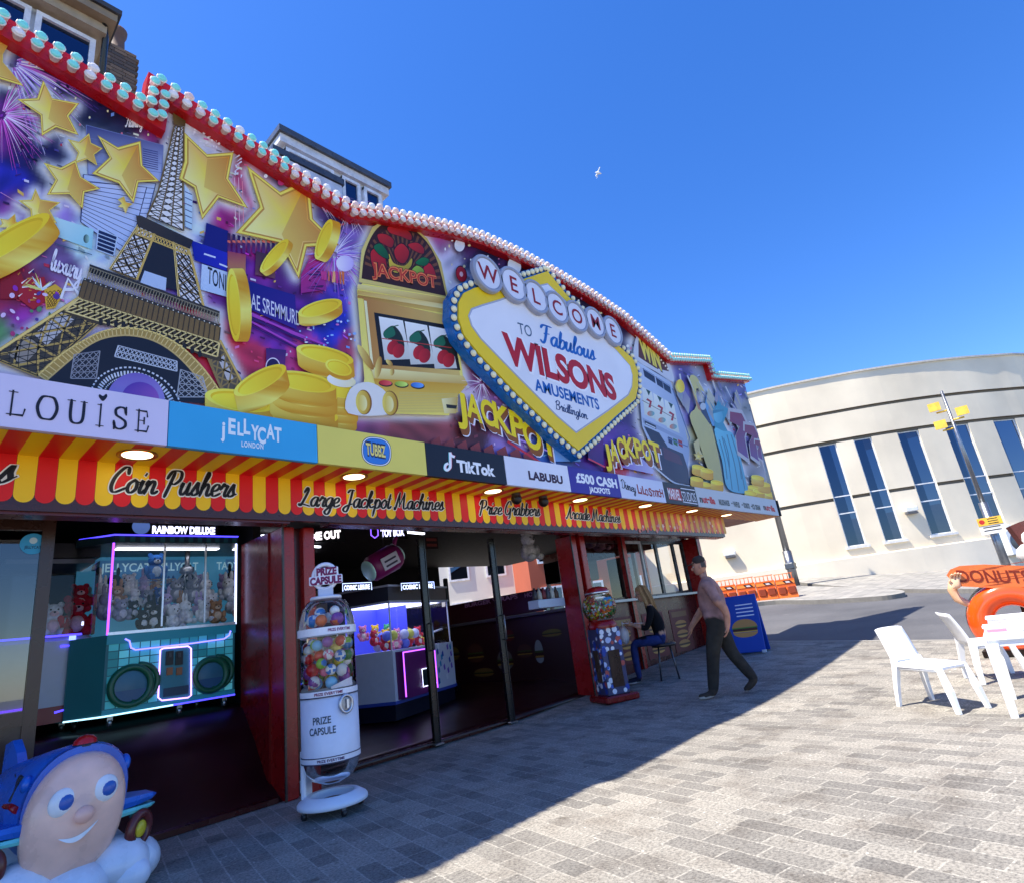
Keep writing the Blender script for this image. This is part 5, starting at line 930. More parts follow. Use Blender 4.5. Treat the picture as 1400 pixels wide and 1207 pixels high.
for wd_, x0_, x1_, y0_ in (('MILKSHAKES', 918, 990, 246), ('WAFFLES', 1016, 1060, 258), ('DONUTS', 1086, 1128, 266), ('ICE CREAM', 1146, 1200, 276)): A.text(wd_, z8((x0_, y0_))[0], z8((x1_, y0_+8))[0], .12, (84, 90, 92), .05)
for x, y in ((1003, 238), (1073, 248), (1137, 258)): A.ell(z8((x, y))[0], 1, 1, 0, (84, 90, 92), n=8)
A.build('lettering', PRINT, t)
m = MB(); m.color((52, 48, 50)); m.box((16.99+.02, YF+.36, (Z0+Z1)/2), (.04, .74, Z1-Z0)); m.build('canopy_end_board', PAINT, arc)
for u, v, l in ((705, 679, 'dark round camera dome under the canopy, the one further left'), (742, 683, 'dark round camera dome under the canopy, the one further right')):
    p = atz(u, v-5, ZS); t = thing('dome_camera', l, 'camera', (p[0], p[1], ZS), 'camera domes under the canopy'); m = MB(); m.color((58, 40, 36)); m.lathe([(.07, 0), (.07, -.05)], (p[0], p[1], ZS-.002), 16); m.build('mount', PLAST, t); m = MB(); m.color((26, 18, 18)); m.ball((p[0], p[1], ZS-.09), .085, 16, 10); m.build('dome', PLAST, t)
# ================================================================== THE BIG WELCOME SIGN
YW = YM-.22; wel = thing('welcome_sign', 'big yellow-edged white diamond sign reading welcome, ringed with cream bulbs over the mural', 'sign', (at(750, 480, YW)[0], YW, 3.9))
PW = lambda p, d=0.: (lambda q: (q[0], YW-d, q[2]))(at(p[0], p[1], YW))
OUT = z6c((590, 130), (700, 265), (830, 395), (960, 520), (1060, 610), (1088, 680), (1088, 770), (1075, 830), (960, 930), (860, 1025), (760, 1112), (640, 1010), (420, 800), (210, 580), (130, 480), (100, 390), (102, 300), (130, 250), (190, 222), (300, 200), (440, 180))
INN = z6c((590, 205), (700, 310), (830, 430), (960, 560), (1040, 650), (1053, 700), (1050, 760), (1030, 805), (920, 890), (745, 1010), (640, 920), (420, 700), (225, 500), (175, 430), (160, 380), (175, 345), (230, 325), (330, 295), (520, 222))
xz = lambda pts: [(PW(p)[0], PW(p)[2]) for p in pts]
oo, inn = np.array(xz(OUT)), np.array(xz(INN)); co = oo.mean(0)
def grow(p, d):
    p = np.array(p); n = len(p); r_ = []
    for k in range(n):
        a, b = p[k]-p[k-1], p[(k+1) % n]-p[k]; a /= np.linalg.norm(a); b /= np.linalg.norm(b); nn = np.array([-a[1]-b[1], a[0]+b[0]]); nn /= np.linalg.norm(nn)
        if nn @ (p[k]-co) < 0: nn = -nn
        r_.append(p[k]+nn*d)
    return np.array(r_)
mp = lambda a, b, d: (a, YW-d, b)
m = MB(); m.color((28, 110, 190)); m.prism([tuple(q) for q in grow(oo, .15)], mp, -.16, .0); m.build('blue_surround', PAINT, wel)
m = MB(); m.color((250, 212, 30)); m.prism([tuple(q) for q in oo], mp, .002, .035); m.build('yellow_border', PRINT, wel)
m = MB(); m.color((176, 180, 196)); m.prism([tuple(q) for q in grow(inn, .03)], mp, .036, .039); m.color((240, 240, 248)); m.prism([tuple(q) for q in inn], mp, .0392, .042); m.build('white_face', PRINT, wel)
# bulbs round the edge
q = grow(oo, .085); q = np.vstack([q, q[:1]]); acc_ = .05; m = None
for a, b in zip(q, q[1:]):
    ln = np.linalg.norm(b-a); t_ = acc_
    while t_ < ln:
        c = a+(b-a)*t_/ln; m = MB(); m.color((250, 244, 206)); m.ball((c[0], YW-.02, c[1]), .052, 10, 7, (1, .9, 1)); m.color((22, 60, 120)); m.lathe([(.058, 0), (.062, -.012), (.05, -.014)], (c[0], YW-.001, c[1]), 10, 'Y'); m.build('bulb', PLAST, wel); t_ += .152
    acc_ = t_-ln
for ch, (x, y) in zip('WELCOME', [(243, 157), (385, 216), (508, 282), (624, 340), (733, 388), (835, 420), (932, 466)]):
    c = PW(z6c((x, y))[0]); r_ = .33; o_ = .05; m = MB(); m.color((160, 166, 186)); m.lathe([(0, -.065), (r_*.83, -.065), (r_*.86, -.085), (r_*.96, -.085), (r_, -.07), (r_, 0)], (c[0], YW-o_, c[2]), 36, 'Y', sm=False)
    m.color((228, 230, 244)); m.lathe([(0, -.068), (r_*.8, -.068)], (c[0], YW-o_, c[2]), 36, 'Y', sm=False); o_m = m.build('letter_disc', PRINT, wel); (vs, fs), wd_ = tx(ch, .012); h_ = .285; k_ = h_; m = MB(); m.color((150, 24, 34)); m.ptext((vs, fs), lambda a, b: (c[0]+(a-wd_/2)*k_, YW-o_-.071, c[2]+(b-.5)*h_)); m.build('letter', PRINT, o_m)
A = Art(YW); A.d = .046
A.text('TO', z6c((430, 475))[0], z6c((504, 495))[0], .21, (70, 100, 130), .0); A.script('Fabulous', z6c((550, 520))[0], z6c((850, 622))[0], .37, (24, 104, 190), .3, .18, .5)
A.text('WILSONS', z6c((350, 628))[0], z6c((976, 842))[0], .50, (250, 250, 255), .09); A.text('WILSONS', z6c((354, 626))[0], z6c((972, 838))[0], .50, (190, 22, 36), .045)
A.text('AMUSEMENTS', z6c((520, 785))[0], z6c((874, 892))[0], .205, (20, 96, 180), .025); A.script('Bridlington', z6c((632, 888))[0], z6c((808, 945))[0], .165, (40, 60, 110), .26, .15, .5)
A.build('lettering', PRINT, wel)
# ================================================================== HOUSES ROSE BEHIND THE ARCADE
t = thing('upper_house', 'grey flat-roofed upper storey with wide windows rising behind the middle of the billboard', 'house', (6.3, 10.2, 3.9))
hp = lambda u, v, Y=10.: at(u, v, Y); a, b = hp(381, 176), hp(528, 258); zt_ = (a[2]+b[2])/2
m = MB(); m.color((206, 208, 214)); m.box(((a[0]+b[0])/2, 12.02, (zt_+3.8)/2), (b[0]-a[0]-.25, 4., zt_-4.4)); m.build('wall', WALLM, t)
m = MB(); m.color((78, 82, 90)); m.box(((a[0]+b[0])/2, 12., zt_-.03), (b[0]-a[0]+.12, 4.3, .16)); m.color((222, 222, 224)); m.box(((a[0]+b[0])/2, 12., zt_-.22), (b[0]-a[0]+.02, 4.16, .22)); m.build('roof', PAINT, t)
def upwin(u0, v0, u1, v1, par, Y, zlo, zhi, frame=(236, 238, 240)):
    xa, xb = at(u0, v0, Y)[0], at(u1, v1, Y)[0]; m = MB(); m.color(frame); w_ = .08
    for c, d in ((((xa+xb)/2, Y, zhi-w_/2), (xb-xa, .12, w_)), (((xa+xb)/2, Y, zlo+w_/2), (xb-xa, .12, w_)), ((xa+w_/2, Y, (zlo+zhi)/2), (w_, .118, zhi-zlo)), ((xb-w_/2, Y, (zlo+zhi)/2), (w_, .118, zhi-zlo))): m.box(c, d)
    o_ = m.build('window', PAINT, par); m = MB(); m.poly([(xa, Y-.01, zlo), (xb, Y-.01, zlo), (xb, Y-.01, zhi), (xa, Y-.01, zhi)]); m.build('pane', SKYGLASS, o_); return o_
z1_ = zt_-.42; upwin(389, 200, 455, 240, t, 9.99, z1_-1.5, z1_); upwin(466, 245, 491, 262, t, 9.99, z1_-1.5, z1_); upwin(496, 262, 520, 275, t, 9.99, z1_-1.5, z1_)
m = MB(); m.color((70, 74, 84)); p, q = hp(372, 196, 9.6), hp(470, 250, 9.6); m.box(((p[0]+q[0])/2, 9.62, p[2]-.12), (q[0]-p[0], .1, .16)); m.color((200, 206, 220)); m.box(((p[0]+q[0])/2, 9.63, p[2]-.62), (q[0]-p[0]-.1, .04, .8)); m.build('balcony_screen', PAINT, t)
t = thing('corner_house', 'old house with peeling timber eaves and white window frames at the top left corner', 'house', (0.2, 9.6, 3.9)); Y = 9.4
a = at(140, 35, Y); zt_ = a[2]; xe = a[0]
m = MB(); m.color((196, 200, 206)); m.box((xe-2.4, Y+2.1, (zt_+3.9)/2), (4.6, 4., zt_-4.5)); m.build('wall', WALLM, t)
m = MB(); m.color((64, 66, 72)); m.box((xe-2.3, Y+2, zt_+.1), (5.0, 4.7, .1)); m.color((150, 132, 106)); m.box((xe-2.3, Y+2.0, zt_-.03), (4.9, 4.6, .15)); m.color((176, 160, 134)); m.box((xe-2.32, Y+2.02, zt_-.2), (4.74, 4.3, .18)); m.build('eaves', MATTE, t)
z1_ = zt_-.36; upwin(48, 26, 128, 80, t, Y+.09, z1_-1.6, z1_); upwin(-60, -30, 42, 20, t, Y+.09, z1_-1.6, z1_)
m = MB(); m.color((34, 34, 38)); m.tube([(xe+.06, Y+.0, zt_-3.5), (xe+.06, Y, zt_-.25), (xe-.02, Y-.18, zt_+.0)], .05, 8); m.build('downpipe', PAINT, t)
ch = thing('chimney_stack', 'brick chimney stack with a dark clay pot beside the old corner house', 'chimney', (*at(157, 100, 11.)[:2], 9.)); q = at(154, 76, 11.); p = at(158, 42, 11.)
m = MB(); rr = random.Random(2)
for j in range(28):
    z = q[2]-.02-j*.085
    for k in range(3):
        for s_ in range(3): m.color(rr.choice([(120, 96, 76), (104, 84, 70), (136, 108, 84), (90, 76, 66)])); m.box((q[0]-.19+k*.215+(.05 if j % 2 else 0), 11-.2+s_*.2, z-.037), (.205, .19, .072))
m.color((150, 140, 124)); m.box((q[0]+.03, 11, q[2]-1.2), (.6, .54, 2.4)); m.build('stack', MATTE, ch)
m = MB(); m.color((110, 82, 66)); m.lathe([(.0, 0), (.2, 0), (.19, .06), (.15, .1), (.13, p[2]-q[2]-.2), (.16, p[2]-q[2]-.1), (.17, p[2]-q[2]), (.1, p[2]-q[2])], (q[0]+.05, 11, q[2]), 16); m.build('chimney_pot', MATTE, ch)
# houses in the sunny street beyond, seen through the arcade's rear openings
def street_house(x, y, ang, w_, h_, col, label, brick):
    t = thing('street_house', label, 'house', (x, y, terr(x, y)), 'houses in the street behind the arcade'); M = rot_to((x, y, 0), ang); m = MB(); m.M = M; m.color(col); m.box((0, 3, h_/2), (w_, 6, h_)); m.color((150, 150, 150)); m.box((0, 3, h_+.1), (w_+.3, 6.3, .2)); m.build('wall', WALLM, t)
    for r_ in range(2):
        for k in range(int(w_/2)):
            cx = -w_/2+1+k*2; z = 1.5+r_*2.7; f = MB(); f.M = M; f.color((240, 240, 238))
            for c, d in (((cx, -.02, z), (1.1, .1, .1)), ((cx, -.02, z+1.5), (1.1, .1, .1)), ((cx-.5, -.02, z+.75), (.1, .1, 1.4)), ((cx+.5, -.02, z+.75), (.1, .1, 1.4)), ((cx, -.02, z+.75), (.9, .08, .06))): f.box(c, d)
            o_ = f.build('window', PAINT, t); g = MB(); g.M = M; g.poly([(cx-.5, -.012, z), (cx+.5, -.012, z), (cx+.5, -.012, z+1.5), (cx-.5, -.012, z+1.5)]); g.build('pane', SKYGLASS, o_)
street_house(21, 25, R(-42), 8, 6.5, (230, 224, 208), 'cream painted house in the sunny street behind the arcade', 0); street_house(24.0, 17.4, R(-36), 6, 6.5, (170, 92, 70), 'red brick house in the sunny street behind the arcade', 1); street_house(28.2, 18.8, R(-36), 7, 7.5, (232, 228, 220), 'white painted house at the far end of the street behind the arcade', 0)
# ------------------------------------------------------------------ the gull
gp = CO+ray(818, 237)*22; t = thing('seagull', 'white seagull gliding alone high in the blue sky', 'bird', tuple(gp)); m = MB(); m.M = Matrix.Translation(Vector(gp)) @ Matrix(((CM[0][0], CM[2][0], -CM[1][0], 0), (CM[0][1], CM[2][1], -CM[1][1], 0), (CM[0][2], CM[2][2], -CM[1][2], 0), (0, 0, 0, 1))) @ Matrix.Rotation(R(-8), 4, 'Y')
m.color((240, 240, 240)); pts = [(.1, 0, -.13), (.06, .02, -.07), (.0, .0, .0), (-.06, 0, .05), (-.11, .02, .07)]
bm2 = [Vector((.09, .0, -.02)), Vector((.03, .01, 0)), Vector((-.04, .0, .02)), Vector((-.10, -.01, .05))]
m.tube([(.12, 0, -.035), (.09, 0, -.03), (.02, 0, -.01), (-.05, 0, .015), (-.08, 0, .03), (-.105, 0, .035)], [.006, .025, .045, .04, .028, .01], 10); o_ = m.build('body', CLOTH, t)
for s_ in (1, -1):
    w2 = MB(); w2.M = m.M; w2.color((226, 232, 240)); prof = [((.03, 0, 0), (-.04, 0, .01), .02), ((.0+.04*s_, .03, .07*s_), (-.07+.05*s_, .03, .075*s_), .016), ((.05*s_+.02, .02, .13*s_), (-.02+.05*s_, .02, .14*s_), .01), ((.10*s_-.0, -.01, .21*s_), (.09*s_-.01, -.01, .215*s_), .003)]
    rows = [[w2.V(p) for p in (a, ((a[0]+b[0])/2, (a[1]+b[1])/2+th, (a[2]+b[2])/2), b, ((a[0]+b[0])/2, (a[1]+b[1])/2-th*.4, (a[2]+b[2])/2))] for a, b, th in prof]
    for a, b in zip(rows, rows[1:]):
        for j in range(4): w2.face([a[j], a[(j+1) % 4], b[(j+1) % 4], b[j]], sm=True)
    w2.face(rows[-1]); w2.build('wing', CLOTH, t)
# ================================================================== INSIDE THE ARCADE
def tube_px(m, pts, Y, r, n=6): m.tube([tuple(at(u, v, Y)) for u, v in pts], r, n); return m
def wtext(txt, o, ex, ez, width, cap, col, bold=.02, mat=None, parent=None, name='lettering'):
    (vs, fs), wd = tx(txt, bold); o, ex, ez = np.array(o, float), np.array(ex, float), np.array(ez, float); m = MB(); m.color(col); m.ptext((vs, fs), lambda x, y: o+ex*(x/wd*width)+ez*(y*cap)); return m.build(name, mat or PRINT, parent)
def plush(loc, s, col, belly, label, rz=0., ears='round'):
    t = thing('plush_toy', label, 'plush toy', loc, 'plush toys piled in the claw machine'); M = rot_to(loc, rz) @ Matrix.Scale(s, 4); m = MB(); m.M = M; m.color(col)
    m.ball((0, 0, .32), .34, 12, 8, (1, .85, 1)); m.ball((0, -.03, .78), .27, 12, 8, (1.05, .9, .95))
    for sx in (-1, 1):
        m.ball((.34*sx, -.12, .40), .13, 8, 6, (.8, .8, 1.4)); m.ball((.22*sx, -.32, .12), .14, 8, 6, (1, 1.3, .9))
        if ears == 'round': m.ball((.2*sx, .0, 1.0), .1, 8, 6, (1, .5, 1))
        else: m.ball((.13*sx, .0, 1.16), .1, 8, 6, (.8, .5, 2.2))
    m.build('body', PLUSH, t); m = MB(); m.M = M; m.color(belly); m.ball((0, -.2, .32), .2, 10, 6, (1, .5, 1.1)); m.ball((0, -.24, .72), .11, 8, 6, (1.2, .6, .8)); m.build('belly', PLUSH, t)
    m = MB(); m.M = M; m.color((14, 14, 16))
    for sx in (-1, 1): m.ball((.1*sx, -.25, .84), .03, 6, 4)
    m.ball((0, -.31, .75), .035, 6, 4); m.build('eyes', PLAST, t); return t
# ---- big turquoise claw machine
YM1 = 7.75; c = lambda u, v, Y=YM1: at(u, v, Y)
bl_, br_ = c(138, 980), c(320, 951); xl, xr = bl_[0], br_[0]; zb0 = (bl_[2]+br_[2])/2; zg = c(145, 868)[2]; zt0 = c(150, 731)[2]; Yb = YM1+1.0; xc = xl-.26
cl = thing('claw_machine', 'large turquoise tiled claw machine with two green-ringed prize hatches in the left bay', 'claw machine', ((xl+xr)/2, 8.2, floor_z(2, 7.9)))
def hexo(dx=0., dy=0.): return [(xl+.0, YM1-dy), (xr+dx, YM1-dy), (xr+dx, Yb), (xc-dx, Yb), (xc-dx, YM1+.30)]
TQ = (52, 150, 160)
m = MB(); m.color((16, 72, 84)); m.prism(hexo(), lambda a, b, d: (a, b, d), zb0, zg); rr = random.Random(5)
nx, nz = 13, 8
for i in range(nx):
    for j in range(nz):
        m.color(rr.choice([(96, 196, 204), (70, 170, 184), (40, 140, 150), (110, 206, 214), (60, 160, 170), (24, 116, 124)])); x_0 = xl+.02+(xr-xl-.04)*i/nx; z_0 = zb0+.07+(zg-zb0-.16)*j/nz
        m.poly([(x_0+.006, YM1-.004, z_0+.006), (x_0+(xr-xl-.04)/nx-.004, YM1-.004, z_0+.006), (x_0+(xr-xl-.04)/nx-.004, YM1-.004, z_0+(zg-zb0-.16)/nz-.004), (x_0+.006, YM1-.004, z_0+(zg-zb0-.16)/nz-.004)])
m.color((20, 110, 130)); m.box(((xl+xr)/2, YM1-.01, zg-.05), (xr-xl, .03, .1)); m.box(((xl+xr)/2, YM1-.008, zb0+.035), (xr-xl, .02, .07)); m.build('cabinet', WEAKGLOW, cl)  # whole cabinet emits a faint glow of its own in the tile colours
m = MB(); m.color((30, 60, 66)); m.prism(hexo(.02, .02), lambda a, b, d: (a, b, d), zt0-.085, zt0); m.build('canopy', PLAST, cl)
m = MB(); m.color((40, 70, 76))
for k in range(26): m.color((30, 96, 90) if k % 2 else (18, 50, 52)); x_ = xl+(xr-xl)*k/26; m.poly([(x_, YM1-.024, zt0-.075), (x_+(xr-xl)/26, YM1-.024, zt0-.075), (x_+(xr-xl)/26, YM1-.024, zt0-.012), (x_, YM1-.024, zt0-.012)])
m.build('canopy_trim', PLAST, cl)
m = MB(); hz = [(xl, YM1), (xr, YM1), (xr, Yb), (xc, Yb), (xc, YM1+.30)]
for k in range(5):
    if k == 2: continue
    a, b = hz[k], hz[(k+1) % 5]; m.poly([(*a, zg), (*b, zg), (*b, zt0-.085), (*a, zt0-.085)])
m.build('glass', ACRYL, cl)
m = MB(); m.color((70, 150, 190)); m.box(((xl+xr)/2, Yb-.04, (zg+zt0)/2), (xr-xc, .03, zt0-zg-.1)); m.color((60, 120, 170)); m.box(((xl+xr)/2-.1, Yb-.07, zt0-.28), (xr-xl-.3, .02, .3)); m.build('back_panel', GLOW, cl)
for x_, s_ in ((xl+.1, .55), (xr-.62, .5)): wtext('JELLYCAT', (x_, Yb-.085, zt0-.27), (1, 0, 0), (0, 0, 1), s_, .1, (180, 225, 240), .02, GLOW, cl)
m = MB(); m.color((228, 230, 236))
for x_ in ((xl+xr)/2-.14, (xl+xr)/2+.32): m.box((x_, YM1+.02, (zg+zt0)/2), (.018, .018, zt0-zg-.1))
m.box(((xl+xr)/2, YM1-.006, zg+.012), (xr-xl, .05, .03)); m.build('glass_frame', METAL, cl)
m = MB(); m.color((235, 235, 250)); m.box(((xl+xr)/2, YM1+.3, zt0-.10), (xr-xl-.2, .1, .015)); m.build('inner_lamp', emat('lit_inner_lamp', 1.2), cl)
def neon(pts, r, col, par, name='neon_strip'): m = MB(); m.color(col); m.tube(pts, r, 6); return m.build(name, NEON, par)
BLU, PUR, WHT = (70, 60, 255), (150, 70, 255), (190, 200, 255)
neon([(xc, YM1+.30, zt0), (xl, YM1-.03, zt0), (xr+.02, YM1-.03, zt0)], .009, BLU, cl); neon([(xl, YM1-.02, zg), (xl, YM1-.02, zt0-.09)], .012, PUR, cl); neon([(xr, YM1-.02, zg), (xr, YM1-.02, zt0-.09)], .012, WHT, cl)
neon([(xc, YM1+.30, zb0+.01), (xl, YM1-.02, zb0+.01), ((xl+xr)/2, YM1-.02, zb0+.01)], .009, (150, 200, 220), cl); neon([((xl+xr)/2, YM1-.02, zb0+.01), (xr, YM1-.02, zb0+.01)], .009, BLU, cl)
q = lambda u, v, d=.03: (lambda p: (p[0], YM1-d, p[2]))(c(u, v)); neon([q(170, 873), q(176, 876), (q(178, 885)), q(184, 888), q(262, 879), q(305, 873), q(312, 868), q(314, 862)], .009, (120, 110, 255), cl)
d_ = [q(218, 888), q(222, 886), q(256, 883), q(260, 886), q(260, 950), q(256, 953), q(220, 957), q(215, 953), q(218, 888)]; neon(d_, .008, (200, 150, 255), cl)
dr = MB(); dr.color((40, 120, 130)); dr.poly([(p[0], YM1-.012, p[2]) for p in d_[:-1]]); dr = dr.build('coin_door', PLAST, cl); m = MB(); m.color((12, 12, 14))
for u in (231, 244):
    p = q(u, 899, .02); m.color((12, 12, 14)); m.box(p, (.075, .02, .15)); m.color((150, 90, 50)); p = q(u, 917, .02); m.box(p, (.06, .02, .08)); m.color((60, 60, 60)); m.box((q(u, 895, .034)), (.03, .014, .05))
p = q(240, 944, .016); m.color((20, 60, 80)); m.box(p, (.26, .008, .09)); m.build('coin_slot', PLAST, dr)
for u, v, r_ in ((178, 937, .19), (287, 922, .175)):
    p = q(u, v, .0); m = MB(); m.color((22, 92, 64)); m.tube([(p[0]+r_*math.cos(a), YM1-.03, p[2]+r_*math.sin(a)) for a in np.linspace(0, 2*math.pi, 28, endpoint=False)], .036, 8, closed=True); m.tube([(p[0]+.07+r_*math.cos(a), YM1-.015, p[2]+.02+r_*math.sin(a)) for a in np.linspace(-1.9, 1.6, 18)], .03, 8); o_ = m.build('prize_hatch', PLAST, cl)
    m = MB(); m.color((54, 110, 130)); m.lathe([(0, -.02), (r_*.8, -.012), (r_, 0)], (p[0], YM1-.01, p[2]), 24, 'Y'); m.color((30, 84, 120)); m.poly([(p[0]+r_*.85*math.cos(a), YM1-.034, p[2]+r_*.85*math.sin(a)) for a in np.linspace(math.pi*1.08, math.pi*1.92, 12)]); m.build('flap', PLAST, o_)
for x_, y_ in ((xl+.1, YM1+.1), ((xl+xr)/2+.1, YM1+.1), (xr-.08, YM1+.1), (xr-.1, Yb-.1), (xc+.1, Yb-.1)):
    zf = floor_z(x_, y_); m = MB(); m.color((170, 174, 178)); m.box((x_, y_, (zb0+zf)/2+.03), (.05, .05, max(.02, zb0-zf-.06))); m.lathe([(.0, -.018), (.04, -.018), (.04, .018), (0, .018)], (x_, y_, zf+.04), 12, 'X'); m.build('caster', METAL, cl)
tb = at(208, 728, YM1+.2)[2]; tp = MB(); tp.color((10, 10, 14)); tp.box(((xl+xr)/2+.1, YM1+.22, tb+.03), (.86, .03, .24)); tp = tp.build('topper_sign', PLAST, cl)
a, b = at(208, 728, YM1+.2), at(294, 729, YM1+.2); wtext('RAINBOW DELUXE', (a[0], YM1+.2, tb), (1, 0, 0), (0, 0, 1), b[0]-a[0], .085, (220, 222, 255), .045, NEON, tp)
a = at(193, 719, YM1+.19); m = MB(); m.color((120, 160, 240)); m.disc((a[0], YM1+.19, a[2]), .095); m.build('round_emblem', GLOW, tp)
PCOL = [((232, 234, 240), (250, 250, 250), 'white'), ((60, 110, 190), (200, 220, 245), 'blue'), ((150, 152, 170), (220, 220, 230), 'grey'), ((176, 132, 96), (230, 206, 176), 'brown'), ((30, 30, 38), (240, 240, 240), 'black and white'), ((190, 170, 220), (236, 226, 246), 'lilac')]
rr = random.Random(12); n = 0
for row in range(4):
    for k in range(8):
        x_ = xl+.04+k*.165+rr.uniform(-.03, .03); y_ = YM1+.2+row*.2+rr.uniform(-.03, .03); z_ = zg+.0+row*.15+rr.uniform(0, .07); cc, bb, nm = PCOL[rr.randrange(6)]
        if k < 2 and row == 0: continue
        plush((x_, y_, z_), rr.uniform(.20, .30), cc, bb, nm+' plush toy in the heap behind the glass of the turquoise claw machine', rr.uniform(-.8, .8), rr.choice(['round', 'long']))
t = plush((xl+.55, YM1+.4, zg+.62), .3, (60, 120, 200), (200, 220, 245), 'blue plush toy sitting high on the shelf inside the turquoise claw machine'); m = MB(); m.color((200, 214, 230)); m.box((xl+.5, YM1+.45, zg+.61), (.5, .35, .02)); m.build('inner_shelf', ACRYL, cl)
m = MB(); m.color((190, 194, 200)); m.tube([(xr-.4, YM1+.5, zt0-.09), (xr-.4, YM1+.5, zt0-.3)], .03, 8); m.lathe([(.02, 0), (.08, -.02), (.09, -.08), (.05, -.1)], (xr-.4, YM1+.5, zt0-.28), 12)
for k in range(3): a = k*2.1; m.tube([(xr-.4+.05*math.cos(a), YM1+.5+.05*math.sin(a), zt0-.36), (xr-.4+.13*math.cos(a), YM1+.5+.13*math.sin(a), zt0-.44), (xr-.4+.05*math.cos(a), YM1+.5+.05*math.sin(a), zt0-.55)], .01, 6)
m.build('claw', METAL, cl)
# ---- white claw machine half hidden behind the glass door
YW2 = 8.1; a = at(68, 975, YW2); b = at(106, 968, YW2); z1_ = at(80, 870, YW2)[2]; z2_ = at(85, 742, YW2)[2]; x0_, x1_ = a[0]-.55, b[0]+.1; zf = floor_z(1, 8.1)
wl = thing('claw_machine', 'white and red claw machine outlined in blue neon, partly behind the open glass door', 'claw machine', ((x0_+x1_)/2, YW2+.4, zf)); m = MB(); m.color((176, 178, 186)); m.box(((x0_+x1_)/2, YW2+.4, (z1_+zf)/2+.08), (x1_-x0_, .8, z1_-zf-.16), .04); m.color((130, 16, 24)); m.box(((x0_+x1_)/2, YW2+.39, zf+.2), (x1_-x0_+.02, .8, .16)); m.build('cabinet', PLAST, wl)
m = MB(); m.color((26, 26, 32)); m.box(((x0_+x1_)/2, YW2+.4, z2_-.08), (x1_-x0_, .8, .16)); m.color((90, 96, 110)); m.box(((x0_+x1_)/2, YW2+.395, z2_-.2), (x1_-x0_-.1, .8, .05)); m.build('hood', PLAST, wl)
m = MB(); m.poly([(x0_, YW2, z1_), (x1_, YW2, z1_), (x1_, YW2, z2_-.2), (x0_, YW2, z2_-.2)]); m.poly([(x1_, YW2, z1_), (x1_, YW2+.8, z1_), (x1_, YW2+.8, z2_-.2), (x1_, YW2, z2_-.2)]); m.build('glass', ACRYL, wl)
neon([(x0_, YW2-.01, z1_+.01), (x1_-.12, YW2-.01, z1_+.01)], .012, BLU, wl); neon([(x1_-.30, YW2-.012, z1_-.1), (x1_-.12, YW2-.012, z1_-.1), (x1_-.12, YW2-.012, zf+.25), (x1_-.30, YW2-.012, zf+.22)], .012, BLU, wl); neon([(x1_-.12, YW2-.012, z1_+.1), (x1_-.12, YW2-.012, z1_+.1)][:1]+[(x1_-.12, YW2-.012, z1_+.14)], .01, WHT, wl)
neon([(x0_, YW2-.01, zf+.3), (x1_-.5, YW2-.01, zf+.3)], .012, (90, 40, 220), wl)
m = MB(); m.color((120, 140, 255)); m.box((x1_-.2, YW2-.01, z1_-.02), (.06, .01, .05)); m.build('price_light', NEON, wl)
m = MB(); m.color((12, 12, 14))
for x_ in (x0_+.1, x1_-.1): m.lathe([(0, -.02), (.05, -.02), (.05, .02), (0, .02)], (x_, YW2+.1, zf+.05), 12, 'X')
m.build('casters', PLAST, wl)
for k, (dx, dz, s_, cc, nm) in enumerate([(-.14, 0, .42, (214, 40, 60), 'red'), (-.35, .02, .34, (230, 230, 235), 'white'), (-.12, .26, .3, (210, 50, 70), 'pinkish red')]): plush((x1_+dx, YW2+.25, z1_+dz), s_, cc, (240, 200, 200), nm+' plush toy pressed against the glass of the white claw machine')
# ---- open glass door at the left
YD = 7.0; x1_ = 1.165; dr = thing('glass_door', 'dark framed glass door folded open at the left edge with a round blue sticker', 'door', (x1_-.8, YD, .03)); m = MB(); m.color((66, 40, 30)); m.box((x1_-.05, YD, 1.5), (.10, .06, 2.9)); m.box((x1_-1.55, YD, 1.5), (.10, .06, 2.9)); m.box((x1_-.8, YD, 2.9), (1.4, .055, .1)); zk = at(10, 985, YD)[2]; m.box((x1_-.8, YD, zk), (1.4, .055, .12)); m.box((x1_-.8, YD, .1), (1.4, .055, .14)); m.color((54, 32, 26)); m.box((x1_-.8, YD+.005, (zk+.1)/2), (1.4, .03, zk-.1)); m.build('frame', PAINT, dr)
m = MB(); m.poly([(x1_-1.5, YD, zk), (x1_-.1, YD, zk), (x1_-.1, YD, 2.86), (x1_-1.5, YD, 2.86)]); m.build('glass', DOORGLASS, dr)
p = at(45, 743, YD); m = MB(); m.color((56, 160, 205)); m.disc((p[0], YD-.006, p[2]), .098); sk = m.build('sticker', PRINT, dr); wtext('JELLYCAT', (p[0]-.062, YD-.008, p[2]-.045), (1, 0, 0), (0, 0, 1), .125, .026, (24, 50, 80), .02, PRINT, sk); m = MB(); m.color((196, 214, 220)); m.disc((p[0], YD-.0075, p[2]+.03), .03); m.build('badge', PRINT, sk)
